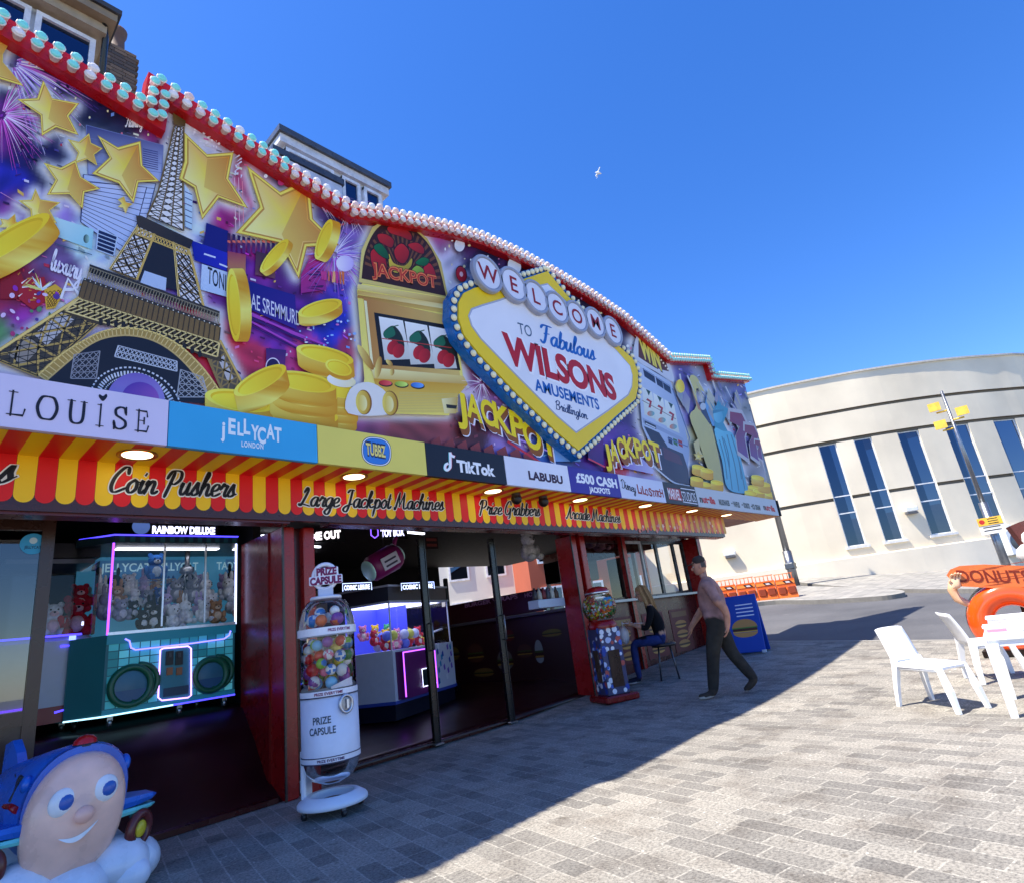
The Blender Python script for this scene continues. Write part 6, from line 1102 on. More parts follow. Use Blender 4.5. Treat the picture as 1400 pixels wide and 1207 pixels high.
# ---- right bay: low machine with neon
zf = .235; Cn = at(542, 985, 8.55); zf = Cn[2]; Rn = atz(623, 956, zf); Ln = atz(488, 962, zf); eR = (Rn-Cn); wR = np.linalg.norm(eR); eR /= wR; eL = np.array([-eR[1], eR[0], 0.]); wL = 1.05
hgt = lambda u, v: (lambda d: H+d[2]*np.hypot(*Cn[:2])/np.hypot(d[0], d[1]))(ray(u, v)); z_top, z_mid, z_rim = hgt(540, 800), hgt(542, 888), hgt(540, 822)
tbm = thing('grabber_machine', 'white low grabber machine with purple lit coin panel behind the black door post', 'grabber machine', tuple(Cn+eR*.5+eL*.4)); P3 = lambda a, b, z: tuple(Cn[:2]+eR[:2]*a+eL[:2]*b)+(z,)
sq = [(0, 0), (wR, 0), (wR, wL), (0, wL)]
m = MB(); m.color((18, 22, 40)); m.prism(sq, P3, zf, zf+.24); m.color((206, 208, 222)); m.prism([(-.03, -.03), (wR+.03, -.03), (wR+.03, wL+.03), (-.03, wL+.03)], P3, zf+.24, z_mid); m.color((60, 80, 170)); m.prism([(-.04, -.04), (wR+.04, -.04), (wR+.04, wL+.04), (-.04, wL+.04)], P3, zf+.24, zf+.29); m.build('cabinet', PLAST, tbm)
m = MB(); m.color((170, 176, 196)); m.prism([(-.03, -.03), (wR+.03, -.03), (wR+.03, wL+.03), (-.03, wL+.03)], P3, z_rim, z_rim+.03); m.color((46, 50, 66)); m.prism(sq, P3, z_rim+.03, z_top); m.color((176, 180, 200)); m.prism([(-.03, -.03), (wR+.03, -.03), (wR+.03, wL+.03), (-.03, wL+.03)], P3, z_top, z_top+.03); m.build('hood', PLAST, tbm)
m = MB()
for a, b in ((0, 1), (3, 0), (1, 2)): m.poly([P3(*sq[a], z_mid), P3(*sq[b], z_mid), P3(*sq[b], z_rim), P3(*sq[a], z_rim)])
m.build('glass', ACRYL, tbm); m = MB(); m.color((226, 228, 240))
for a, b in sq: m.tube([P3(a, b, z_mid), P3(a, b, z_rim)], .014, 6)
m.build('glass_posts', PLAST, tbm)
m = MB(); m.color((70, 80, 220)); m.poly([P3(.1, wL-.1, z_mid), P3(wR, wL-.1, z_mid), P3(wR, wL-.1, z_rim), P3(.1, wL-.1, z_rim)]); m.poly([P3(wR*.5, .3, z_mid), P3(wR*.5, wL, z_mid), P3(wR*.5, wL, z_rim), P3(wR*.5, .3, z_rim)]); m.build('blue_lining', emat('lit_lining', .15), tbm)
m = MB(); m.color((225, 230, 255)); m.poly([P3(.1, .1, z_rim-.01), P3(wR-.1, .1, z_rim-.01), P3(wR-.1, wL-.1, z_rim-.01), P3(.1, wL-.1, z_rim-.01)]); m.build('inner_lamp', emat('lit_inner_lamp', 1.2), tbm)
m = MB(); m.color((96, 24, 90)); m.prism([(.05, -.16), (.56*wR, -.16), (.56*wR, -.0), (.05, -.0)], P3, zf+.30, z_mid-.03); pn = m.build('coin_panel', PLAST, tbm); m = MB(); m.color((170, 80, 255)); m.tube([P3(.07, -.165, zf+.33), P3(.07, -.165, z_mid-.05), P3(.54*wR, -.165, z_mid-.05), P3(.54*wR, -.165, zf+.33)], .012, 6); m.build('neon_strip', NEON, pn)
m = MB(); m.color((24, 40, 44)); m.prism([(.30*wR, -.175), (.50*wR, -.175), (.50*wR, -.162), (.30*wR, -.162)], P3, zf+.42, zf+.68); m.build('bill_slot', PLAST, pn); m = MB(); m.color((210, 220, 255)); m.tube([P3(.29*wR, -.18, zf+.41), P3(.29*wR, -.18, zf+.69), P3(.51*wR, -.18, zf+.69), P3(.51*wR, -.18, zf+.41)], .008, 6, closed=True); m.build('slot_light', NEON, pn)
m = MB(); m.color((30, 50, 110)); rr = random.Random(1)
for k in range(16): a, z = wR*rr.uniform(.66, .96), rr.uniform(zf+.34, z_mid-.1); m.color(rr.choice([(50, 70, 170), (120, 80, 190), (230, 230, 240), (40, 140, 190)])); m.poly([P3(a, -.034-k*.0003, z), P3(a+.06, -.034-k*.0003, z+.02), P3(a+.04, -.034-k*.0003, z+.12), P3(a-.02, -.034-k*.0003, z+.08)])
m.build('printed_sticker', PRINT, tbm)
rr = random.Random(6)
for k in range(16): a, b = rr.uniform(.1, wR*.85), rr.uniform(.1, wL*.6); cc, nm = rr.choice([((206, 210, 90), 'yellow-green'), ((190, 200, 240), 'pale blue'), ((90, 110, 220), 'blue')]); m = MB(); m.color(cc); p = P3(a, b, z_mid+.09+rr.choice([0, .15])); m.ball(p, .085, 12, 8); tag(m.build('prize_ball', PLAST), nm+' prize ball inside the white low grabber machine', 'ball', 'prize balls in the grabber machine')
rr = random.Random(31)
for k in range(14):
    a, b = wR*(.1+.8*(k % 5)/4.5), wL*(.25+.2*(k//5)); cc, nm = rr.choice([((214, 70, 90), 'red'), ((240, 200, 70), 'yellow'), ((90, 180, 120), 'green'), ((236, 150, 190), 'pink'), ((240, 240, 240), 'white')]); t_ = plush(P3(a, b, z_mid+.01+.1*(k//5)), .24, cc, (240, 236, 230), 'small '+nm+' plush toy inside the white low grabber machine', rr.uniform(-1, 1)); t_['group'] = 'plush toys in the grabber machine'
for k, (u0, v0, u1) in enumerate(((471, 806, 506), (551, 805, 592))):
    p, q_ = at(u0, v0, 8.5), at(u1, v0-2, 8.5); m = MB(); m.color((14, 14, 20)); m.box(((p[0]+q_[0])/2, 8.52, p[2]+.04), (q_[0]-p[0]+.06, .02, .12)); o_ = m.build('name_board', PLAST, tbm); wtext('COSMIC LEISURE', (p[0], 8.505, p[2]), (1, 0, 0), (0, 0, 1), q_[0]-p[0], .07, (200, 215, 255), .03, NEON, o_); neon([(p[0]-.03, 8.50, p[2]-.02), (p[0]-.03, 8.50, p[2]+.1), (q_[0]+.03, 8.50, p[2]+.1), (q_[0]+.03, 8.50, p[2]-.02)], .006, (170, 190, 255), o_)
# hanging signs and the purple bottle
def neonsign(txt, u0, v0, u1, v1, Y, col, label, cap):
    a, b = at(u0, v0, Y), at(u1, v1, Y); t = thing('neon_sign', label, 'sign', ((a[0]+b[0])/2, Y, a[2])); m = MB(); m.color((12, 10, 14)); m.box(((a[0]+b[0])/2, Y+.02, (a[2]+b[2])/2+cap/2), (b[0]-a[0]+.15, .03, cap+.1)); m.build('board', PLAST, t); wtext(txt, a-np.array([0, .0, 0]), (b-a)/np.linalg.norm(b-a), (0, 0, 1), np.linalg.norm(b-a), cap, col, .05, NEON, t); return t, a, b
neonsign('TIME OUT', 416, 739, 466, 734, 8.9, (235, 225, 235), 'white lit TIME OUT sign high in the dark beside the red pillar', .12)
t, a, b = neonsign('TOY BOX', 521, 733, 553, 731, 8.9, (205, 205, 255), 'lit TOY BOX sign with hexagon emblem over the purple bottle', .12); neon([(a[0]-.14+.085*math.cos(k*math.pi/3+.52), 8.89, a[2]+.07+.1*math.sin(k*math.pi/3+.52)) for k in range(7)], .009, (120, 80, 255), t, 'emblem')
pb = at(525, 768, 8.2); t = thing('hanging_bottle', 'big purple bottle-shaped display hanging tilted with a white label', 'display', tuple(pb)); M = Matrix.Translation(Vector(pb)) @ Matrix.Rotation(R(-24), 4, 'Y'); m = MB(); m.M = M; m.color((128, 22, 96)); m.lathe([(.02, -.33), (.16, -.32), (.21, -.25), (.22, .18), (.19, .27), (.12, .31)], (0, 0, 0), 20, 'X'); m.build('bottle', PLAST, t)
m = MB(); m.M = M; m.color((150, 30, 110)); m.tube([(.28, 0, .12), (.36, 0, .22), (.42, 0, .26)], .035, 8); m.color((225, 220, 230)); m.tube([(.22, 0, .14), (.29, 0, .17)], .05, 8); m.build('nozzle', PLAST, t)
m = MB(); m.M = M; m.color((190, 235, 235)); m.lathe([(.13, .30), (.15, .315), (.14, .34), (.05, .345), (0, .345)], (0, 0, 0), 20, 'X'); m.lathe([(.16, -.31), (.17, -.335), (.12, -.35), (0, -.35)], (0, 0, 0), 20, 'X'); m.build('cap', PLAST, t)
m = MB(); m.M = M; m.color((190, 186, 206)); m.box((-.03, -.222, .0), (.34, .012, .2)); m.color((60, 50, 80))
for k in range(2): m.box((-.03, -.23, -.05+.075*k), (.24, .004, .03))
m.build('label', PRINT, t); m = MB(); m.color((60, 60, 64)); m.tube([pb+np.array([0, 0, .2]), np.array([pb[0], pb[1], 3.4])], .008, 6); m.build('cord', METAL, t)
# dark arcade cabinets and a motorbike ride deeper in
def cabinet(x, y, rz, label, scr, h_=1.9, col=(24, 22, 28)):
    z = floor_z(x, y); t = thing('arcade_cabinet', label, 'arcade machine', (x, y, z)); M = rot_to((x, y, z), rz); m = MB(); m.M = M; m.color(col); m.prism([(-.4, 0), (.4, 0), (.4, .9), (.05, 1.05), (.25, 1.6), (.35, h_), (-.4, h_)], lambda a, b, d: (d, -a, b), -.4, .4); m.build('cabinet', PLAST, t)
    m = MB(); m.M = M; m.color(scr); m.poly([(-.33, -.085, 1.1), (.33, -.085, 1.1), (.33, -.25, 1.52), (-.33, -.25, 1.52)]); m.build('screen', GLOW, t)
    m = MB(); m.M = M; m.color((180, 40, 60)); m.poly([(-.36, -.305, 1.66), (.36, -.305, 1.66), (.36, -.353, h_-.04), (-.36, -.353, h_-.04)]); m.build('marquee', WEAKGLOW, t)
    m = MB(); m.M = M; m.color((200, 200, 206)); m.tube([(-.15, -.25, .97), (-.15, -.27, 1.05)], .02, 8); m.ball((-.15, -.275, 1.07), .035, 8, 6); m.build('joystick', PLAST, t)
cabinet(5.0, 11.6, .2, 'dark arcade cabinet with a bluish screen behind the white grabber machine', (60, 90, 170)); cabinet(7.4, 12.6, .1, 'dark arcade cabinet with a reddish screen at the back behind the motorbike ride', (130, 50, 60)); cabinet(6.2, 12.4, .0, 'dark arcade cabinet with a green screen in the middle of the back row', (40, 110, 80))
for x_, y_, rz_, sc_, lb_ in ((3.95, 9.6, 1.35, (70, 120, 200), 'dark arcade cabinet with a blue screen against the partition wall'), (3.95, 10.7, 1.35, (200, 90, 60), 'dark arcade cabinet with an orange screen against the partition wall'), (8.7, 12.9, -.3, (160, 160, 90), 'dark arcade cabinet with a yellowish screen in the far corner'), (6.9, 11.3, .5, (150, 60, 160), 'dark arcade cabinet with a violet screen beside the motorbike ride'), (5.4, 13.2, .1, (80, 160, 170), 'dark arcade cabinet with a pale turquoise screen by the back wall')): cabinet(x_, y_, rz_, lb_, sc_, 1.95)
for k, (x_, z_, cc, w_) in enumerate([(4.4, 2.5, (190, 190, 200), .5), (5.2, 2.6, (120, 60, 60), .4), (6.6, 2.5, (90, 110, 160), .6), (7.8, 2.6, (170, 150, 110), .5), (8.8, 2.4, (140, 60, 90), .5)]):
    p_ = MB(); p_.color(cc); p_.box((x_, 14.085, z_), (w_, .02, w_*1.3)); p_.color(tuple(int(c*.5) for c in cc)); p_.box((x_, 14.07, z_+.1), (w_*.8, .01, w_*.4)); tag(p_.build('wall_poster', PRINT), ['pale', 'dark red', 'bluish', 'tan', 'plum'][k]+' poster on the dark back wall of the arcade', 'poster', 'posters on the back wall')
def bike(x, y, rz):
    z = floor_z(x, y); t = thing('motorbike_ride', 'dark motorbike ride machine in the gloom between the two door posts', 'motorbike ride', (x, y, z)); M = rot_to((x, y, z), rz); m = MB(); m.M = M; m.color((20, 20, 26)); m.ball((0, 0, .8), .3, 14, 8, (2.0, .75, .8)); m.tube([(-.9, 0, 1.02), (-.4, 0, .95), (.1, 0, 1.0)], [.08, .14, .1], 10); m.tube([(.35, 0, .95), (.55, 0, 1.25)], .05, 8); m.box((0, 0, .12), (1.9, .6, .22), .04); m.tube([(0, 0, .2), (0, 0, .6)], .1, 8); m.build('body', PAINT, t)
    for wx in (-.72, .72): m = MB(); m.M = M; m.color((10, 10, 12)); m.tube([(wx+.3*math.cos(a), 0, .55+.3*math.sin(a)) for a in np.linspace(0, 2*math.pi, 20, endpoint=False)], .075, 8, closed=True); m.color((150, 152, 158)); m.lathe([(0, -.03), (.2, -.03), (.2, .03), (0, .03)], (wx, 0, .55), 16, 'Y'); m.build('wheel', METAL, t)
    m = MB(); m.M = M; m.color((190, 196, 206)); m.tube([(.5, -.4, 1.3), (.55, 0, 1.22), (.5, .4, 1.3)], .02, 8); m.build('handlebar', METAL, t); m = MB(); m.M = M; m.color((210, 220, 235)); m.ball((.72, 0, 1.02), .1, 10, 6, (.6, 1, 1)); m.build('headlight', GLOW, t)
bike(8.0, 10.0, R(215))
for (x_, y_, rz) in ((4.6, 9.6, .3), (5.6, 10.4, .3), (6.0, 11.5, 0), (7.0, 9.0, .2)): m = MB(); m.color((235, 238, 255)); m.M = rot_to((x_, y_, 3.36), rz); m.box((0, 0, 0), (.6, .05, .03)); m.build('ceiling_light', LAMP, arc)
# black folding door posts with handles
for u0, u1, v1, lab in ((575, 597, 1017, 'black door post standing in front of the white grabber machine'), (667, 699, 987, 'black door post with handle nearer the second red pillar')):
    b_ = atz(u1, v1, .03); x_ = b_[0]; y_ = b_[1]; t = thing('door_post', lab, 'door post', (x_, y_, 0), 'black folding door posts'); m = MB(); m.color((16, 15, 16)); m.box((x_, y_, 1.45), (.09, .07, 2.84), .008); m.color((40, 40, 42)); m.box((x_+.05, y_-.0, 1.45), (.012, .09, 2.83)); m.build('post', PAINT, t)
    m = MB(); m.color((150, 150, 152)); m.box((x_, y_-.03, .035), (.15, .10, .025), .006); m.tube([(x_+.02, y_-.04, 1.25), (x_+.02, y_-.10, 1.25), (x_+.02, y_-.10, 1.62), (x_+.02, y_-.04, 1.62)], .012, 8); m.build('handle', METAL, t)
# kiosk: side counter seen through the arcade, front windows and ledge
kio = thing('food_kiosk', 'snack kiosk built into the right end of the arcade with steel ledge and sliding windows', 'kiosk', (12, 8.5, terr(12, 8)))
XK = 9.55
m = MB(); m.color((40, 12, 16)); m.box((XK+.05, 9.8, .85), (.1, 5.0, 1.5)); m.color((70, 68, 72)); m.box((XK-.02, 9.8, 1.62), (.4, 5.0, .05)); m.color((60, 12, 26)); m.box((XK+.04, 10.2, 1.88), (.06, 4.0, .44)); m.color((34, 12, 14)); m.box((12.05, 12.9, 1.0), (5.0, .1, 1.6)); m.build('counter', PLAST, kio)
class ArtX(Art):
    def P(s, u, v): q = atx(u, v, s.Y); return (s.Y-s.d, q[1], q[2])
A = ArtX(XK-.012); A.d = .0; zz = zoom(560, 700, 4.0233); rr = random.Random(8)
for q_, c1 in ((((548, 400), (640, 400), (700, 440), (680, 445), (550, 440)), (176, 120, 60)), (((560, 425), (600, 415), (660, 432), (560, 440)), (150, 50, 30)), (((680, 420), (720, 410), (745, 440), (700, 446)), (210, 206, 200)), (((780, 400), (800, 385), (850, 400), (845, 445), (790, 440)), (176, 120, 140))): A.shape(zz(*q_), c1)
A.build('food_board', PRINT, kio)
for txt, y0_, y1_, z_ in (('BURGER WRAPS', 10.6, 8.9, 1.99), ('HOT DOGS', 8.7, 7.9, 1.98)): wtext(txt, (XK-.002, y0_, z_), (0, -1, 0), (0, 0, 1), y0_-y1_, .085, (170, 120, 150), .03, PRINT, kio)
m = MB(); rr = random.Random(3)            # dim food pictures on the lower panels
for k, (y_, z_, w_, h_, cc) in enumerate([(11.2, 1.0, .5, .34, (150, 130, 50)), (11.4, .62, .4, .3, (150, 140, 50)), (10.4, .95, .5, .45, (110, 60, 44)), (10.2, .55, .6, .2, (160, 120, 60)), (9.5, .75, .45, .45, (140, 130, 120)), (8.9, .9, .4, .3, (110, 70, 60)), (8.5, .85, .22, .5, (190, 200, 210)), (8.1, 1.2, .5, .16, (160, 150, 60)), (9.3, 1.25, .3, .25, (130, 40, 40))]):
    d1_ = tuple(int(c*.62) for c in cc); xk = XK-.004-k*.0005; m.color(d1_); m.poly([(xk, y_+w_/2*math.cos(a), z_+h_*.1+h_*.42*math.sin(a)) for a in np.linspace(0, math.pi, 12)])
    for j, (zz_, hh2, c2) in enumerate(((.05, .07, (56, 74, 30)), (-.04, .12, (44, 22, 16)), (-.13, .07, (130, 100, 34)))): m.color(c2); m.poly([(xk, y_-w_*.52+w_*1.04*q/8, z_+h_*(zz_+(.02 if q % 2 else -.01)+hh2/2)) for q in range(9)]+[(xk, y_+w_*.52-w_*1.04*q/8, z_+h_*(zz_-hh2/2)) for q in range(9)])
    m.color(d1_); m.poly([(xk, y_+w_*.48*math.cos(a), z_-h_*.18+h_*.2*math.sin(a)) for a in np.linspace(math.pi, 2*math.pi, 10)])
m.build('food_print', PRINT, kio)
# front of the kiosk
zl_ = at(905, 815, YK-.1)[2]; m = MB(); m.color((150, 154, 160)); m.box((12.05, YK-.12, zl_), (5.1, .34, .05)); m.build('ledge', METAL, kio)
m = MB(); m.color((74, 12, 18)); m.box((12.05, YK-.02, zl_/2), (5.1, .06, zl_-.06)); m.build('front_panel', PAINT, kio)
m = MB()
for k, (x_, w_, cc) in enumerate([(10.1, .7, (120, 20, 40)), (11.0, .7, (150, 120, 70)), (12.2, .9, (140, 30, 50)), (13.4, .9, (120, 80, 50))]):
    m.color((96, 18, 30)); m.box((x_, YK-.055, .85), (w_, .008, .95)); m.color(cc); m.poly([(x_-w_*.4, YK-.0605, 1.15), (x_+w_*.4, YK-.0605, 1.15), (x_+w_*.4, YK-.0605, 1.27), (x_-w_*.4, YK-.0605, 1.27)])
    for j in range(3):
        cy_ = .52+j*.22; m.color((170, 116, 60)); m.poly([(x_+w_*.3*math.cos(a), YK-.061, cy_+.03+.08*math.sin(a)) for a in np.linspace(0, math.pi, 10)]); m.color((70, 36, 24)); m.poly([(x_-w_*.31, YK-.0612, cy_-.01), (x_+w_*.31, YK-.0612, cy_-.01), (x_+w_*.31, YK-.0612, cy_+.03), (x_-w_*.31, YK-.0612, cy_+.03)]); m.color((190, 140, 70)); m.poly([(x_+w_*.28*math.cos(a), YK-.061, cy_-.012+.05*math.sin(a)) for a in np.linspace(math.pi, 2*math.pi, 8)])
m.build('poster', PRINT, kio)
xm = [9.5, at(846, 730, YK)[0], at(873, 735, YK)[0], at(893, 735, YK)[0], at(916, 735, YK)[0], 14.4]; zt_ = 2.95
for a, b, cc in ((xm[0], xm[1], (60, 18, 18)), (xm[1], xm[2], (200, 200, 200)), (xm[2], xm[3], (70, 72, 76)), (xm[3], xm[4], (70, 72, 76)), (xm[4], xm[5], (60, 62, 66))):
    m = MB(); m.color(cc); w_ = .05
    for c_, d_ in ((((a+b)/2, YK, zt_-.03), (b-a, .05, .06)), (((a+b)/2, YK, zl_+.05), (b-a, .05, .05)), ((a+.025, YK, (zl_+zt_)/2), (.05, .055, zt_-zl_)), ((b-.025, YK, (zl_+zt_)/2), (.05, .052, zt_-zl_))): m.box(c_, d_)
    o_ = m.build('window', PAINT, kio); m = MB(); m.poly([(a+.05, YK+.0, zl_+.07), (b-.05, YK, zl_+.07), (b-.05, YK, zt_-.06), (a+.05, YK, zt_-.06)]); m.build('pane', GLASS, o_)
for nm_, cc_, c_, d_ in (('extractor_hood', (44, 46, 50), (12.2, 9.4, 2.55), (1.6, .5, .5)), ('fridge', (80, 84, 90), (13.8, 9.0, 2.0), (.5, .5, 1.6)), ('mullion', (54, 56, 60), (11.0, 12.9, 2.3), (.12, .1, 1.3)), ('mullion', (54, 56, 60), (12.9, 12.9, 2.3), (.12, .1, 1.3))): m = MB(); m.color(cc_); m.box(c_, d_, .02); m.build(nm_, METAL, kio)
tr = atz(842, 815, zl_+.03); t = thing('sauce_tray', 'pale tray of sauce bottles on the kiosk ledge beside the red pillar', 'tray', tuple(tr)); m = MB(); m.color((190, 200, 215)); m.box((tr[0], YK-.1, zl_+.1), (.75, .26, .15), .01); m.build('tray', PLAST, t)
rr = random.Random(2)
for k in range(6): cc, nm = [((60, 52, 50), 'dark'), ((190, 180, 160), 'cream'), ((120, 30, 30), 'red'), ((70, 70, 76), 'grey'), ((200, 196, 180), 'white'), ((90, 60, 40), 'brown')][k]; m = MB(); m.color(cc); m.lathe([(0, 0), (.05, 0), (.05, .17), (.02, .22), (.02, .27), (0, .27)], (tr[0]-.3+k*.12, YK-.1, zl_+.12), 10); tag(m.build('sauce_bottle', PLAST), nm+' sauce bottle standing in the pale tray on the kiosk ledge', 'bottle', 'sauce bottles in the tray')
jr = atz(876, 812, zl_+.03); m = MB(); m.color((216, 70, 50)); m.lathe([(0, 0), (.09, 0), (.1, .2), (.0, .2)], (jr[0], YK-.14, zl_+.03), 14); m.color((200, 196, 190)); m.lathe([(.1, .2), (.11, .32), (.07, .42), (0, .43)], (jr[0], YK-.14, zl_+.03), 14); tag(m.build('drink_dispenser', PLAST), 'clear topped jar of red drink on the kiosk ledge by the woman', 'drink jar')
rr = random.Random(4)
for k, (u, v, cc, s_, nm) in enumerate([(722, 748, (226, 222, 222), .55, 'large white'), (775, 745, (214, 214, 216), .28, 'small white'), (790, 742, (205, 205, 210), .28, 'small pale grey'), (805, 735, (150, 110, 116), .45, 'dusky pink'), (817, 738, (140, 96, 104), .5, 'rose'), (830, 738, (110, 40, 52), .45, 'dark red')]):
    p = at(u, v, 8.0 if u < 795 else 7.7); t = plush((p[0], p[1], p[2]-.5*s_), s_, cc, tuple(min(255, x+20) for x in cc), nm+' plush prize hanging under the canopy edge inside the kiosk'); t['group'] = 'plush prizes hanging in the kiosk'; m = MB(); m.color((80, 80, 80)); m.tube([(p[0], p[1], p[2]+.45*s_), (p[0], p[1], 3.3)], .005, 4); m.build('string', METAL, t)
m = MB(); m.color((30, 12, 12)); m.box((6.8, 12.0, 2.62), (.9, .03, .4)); m.color((96, 40, 36))
p = at(581, 738, 8.6); m = MB(); m.color((30, 14, 14)); m.box((p[0]+.14, 8.6, p[2]-.05), (.30, .02, .22)); m.color((120, 50, 44)); m.box((p[0]+.14, 8.585, p[2]+.01), (.24, .004, .05)); m.box((p[0]+.14, 8.585, p[2]-.09), (.24, .004, .05)); tag(m.build('notice_board', PRINT), 'small dark red notice hanging beside the left black door post', 'sign')
# ================================================================== IN FRONT OF THE ARCADE
# ---- tall prize capsule machine
cx, cy = 3.235, 5.68; rb = .265; TC = math.atan2(-cy, -cx)            # direction from the machine towards the square
cap = thing('capsule_machine', 'tall white cylindrical prize capsule machine full of coloured balls beside the red pillar', 'vending machine', (cx, cy, 0))
m = MB(); m.color((226, 228, 236)); m.lathe([(.195, .165), (.225, .172), (.24, .168), (.305, .128), (.318, .11), (.318, .085), (.306, .078), (.25, .078), (.0, .078)], (cx, cy, 0), 48); m.lathe([(.195, .165), (.18, .12), (.0, .115)], (cx, cy, 0), 32); m.build('base', PLAST, cap)
m = MB(); m.color((120, 90, 70)); m.lathe([(0, .118), (.16, .118)], (cx, cy, .0), 24); m.build('tray_liner', MATTE, cap)
for k in range(4):
    a = TC+.35+k*math.pi/2; x_, y_ = cx+.27*math.cos(a), cy+.27*math.sin(a); m = MB(); m.color((120, 122, 128)); m.tube([(x_, y_, .1), (x_, y_, .05)], .02, 8); m.color((40, 40, 44)); m.lathe([(0, -.014), (.03, -.014), (.03, .014), (0, .014)], (x_, y_, .032), 12, 'X'); m.build('caster', PLAST, cap)
m = MB(); m.color((226, 228, 236)); a = TC-1.95; m.M = rot_to((cx+.25*math.cos(a), cy+.25*math.sin(a), 0), a); m.box((0, 0, .35), (.05, .16, .42), .012); m.color((200, 200, 206)); m.box((.03, 0, .25), (.03, .10, .12), .01); m.build('support', PLAST, cap)
m = MB(); m.color((222, 224, 236)); m.lathe([(rb+.004, .47), (rb+.004, 1.02), (0, 1.02)], (cx, cy, 0), 48); bd = m.build('body', PLAST, cap)
def ring(z, h_, r_, col): m = MB(); m.color(col); m.lathe([(r_-.004, z), (r_+.006, z), (r_+.006, z+h_), (r_-.004, z+h_)], (cx, cy, 0), 48, sm=False); return m.build('band', PLAST, cap)
ring(1.02, .05, rb, (232, 232, 240)); ring(.455, .045, rb, (232, 232, 240)); ring(1.575, .07, rb+.012, (236, 236, 242)); ring(1.01, .012, rb+.003, (50, 52, 80)); ring(.448, .01, rb+.002, (50, 52, 80)); ring(.50, .008, rb+.003, (60, 62, 90))
def cyltext(txt, a0, z, width, capv, col, r_, bold=.02, parent=None):
    (vs, fs), wd = tx(txt, bold); m = MB(); m.color(col); m.ptext((vs, fs), lambda x, y: (cx+r_*math.cos(a0+(x/wd-.5)*width/r_), cy+r_*math.sin(a0+(x/wd-.5)*width/r_), z+y*capv)); return m.build('lettering', PRINT, parent or cap)
cyltext('PRIZE', TC-.28, .79, .17, .06, (70, 84, 100), rb+.009, .02, bd); cyltext('CAPSULE', TC-.28, .70, .25, .06, (70, 84, 100), rb+.009, .02, bd)
cyltext('PRIZE EVERYTIME', TC-.02, 1.033,   .27, .024, (130, 30, 80), rb+.009, .03); cyltext('PRIZE EVERYTIME', TC-.02, .467, .25, .022, (70, 30, 90), rb+.009, .03); cyltext('PRIZE EVERYTIME', TC+.45, 1.60, .24, .026, (130, 40, 110), rb+.02, .03)
m = MB(); m.color((196, 198, 206)); a = TC+.55; m.M = rot_to((cx+(rb+.02)*math.cos(a), cy+(rb+.02)*math.sin(a), .93), a+R(90)); m.tube([(.065*math.cos(t), 0, .075*math.sin(t)) for t in np.linspace(0, 2*math.pi, 24, endpoint=False)], .016, 8, closed=True); m.color((150, 152, 160)); m.lathe([(0, -.005), (.055, -.002)], (0, 0, 0), 20, 'Y'); m.color((226, 226, 230)); m.box((.005, -.02, 0), (.02, .02, .09), .006); m.build('dial', METAL, cap)
m = MB(); m.lathe([(rb-.002, 1.07), (rb-.002, 1.575)], (cx, cy, 0), 40); m.lathe([(rb+.008, 1.645), (rb, 1.72), (rb-.03, 1.83), (rb-.08, 1.905), (.14, 1.925)], (cx, cy, 0), 40); m.build('chamber', ACRYL, cap)
m = MB(); m.lathe([(rb-.006, .455), (rb-.025, .37), (rb-.08, .295), (rb-.17, .255), (0, .245)], (cx, cy, 0), 40); m.build('bowl', glassmat('smoky_acrylic', (.62, .6, .6), 1.4), cap)
m = MB(); m.color((230, 230, 238)); a = TC+.55; m.M = rot_to((cx, cy, 1.08), a+R(90)); m.poly([(-.12, -rb+.03, 0), (.12, -rb+.04, 0), (.12, -rb+.05, .08), (-.12, -rb+.03, .02)]); m.build('chute', PLAST, cap)
m = MB(); m.color((226, 228, 236)); m.lathe([(.0, 1.955), (.145, 1.955), (.155, 1.945), (.155, 1.925), (0, 1.925)], (cx, cy, 0), 32); m.build('lid', PLAST, cap)
A2 = TC+R(90)-.10; m = MB(); m.M = rot_to((cx, cy, 0), A2); m.color((206, 208, 222)); m.box((0, 0, 2.0), (.15, .04, .1), .01)
m.color((236, 236, 244)); m.tube([(.115*math.cos(t), 0, 2.155+.125*math.sin(t)) for t in np.linspace(0, 2*math.pi, 28, endpoint=False)], .022, 8, closed=True)
for t in (.6, 2.2, 4.1, 5.3): m.tube([(0, 0, 2.155), (.11*math.cos(t), 0, 2.155+.12*math.sin(t))], .014, 6)
tp = m.build('topper', PLAST, cap); m = MB(); m.M = rot_to((cx, cy, 0), A2); m.color((238, 236, 244)); m.box((.02, -.035, 2.20), (.23, .02, .085), .008); m.box((.01, -.035, 2.115), (.33, .021, .09), .008); m.build('plate', PLAST, tp); ca_, sa_ = math.cos(A2), math.sin(A2); off = lambda x, z: (cx+ca_*x+sa_*.0475, cy+sa_*x-ca_*.0475, z)
for s_, w_, x0_, z0_ in (('PRIZE', .2, -.08, 2.168), ('CAPSULE', .31, -.145, 2.078)):
    wtext(s_, off(x0_, z0_), (ca_, sa_, 0), (0, 0, 1), w_, .068, (120, 20, 80), .06, PRINT, tp)
BALLC = [((226, 196, 50), 'yellow'), ((206, 40, 40), 'red'), ((60, 140, 70), 'green'), ((60, 130, 200), 'blue'), ((230, 120, 150), 'pink'), ((236, 120, 40), 'orange'), ((232, 232, 232), 'white'), ((150, 200, 60), 'lime'), ((120, 190, 220), 'pale blue'), ((150, 80, 160), 'purple'), ((240, 214, 110), 'cream')]
rr = random.Random(21); placed = []; pats = ['plain', 'plain', 'half', 'dots', 'beach']
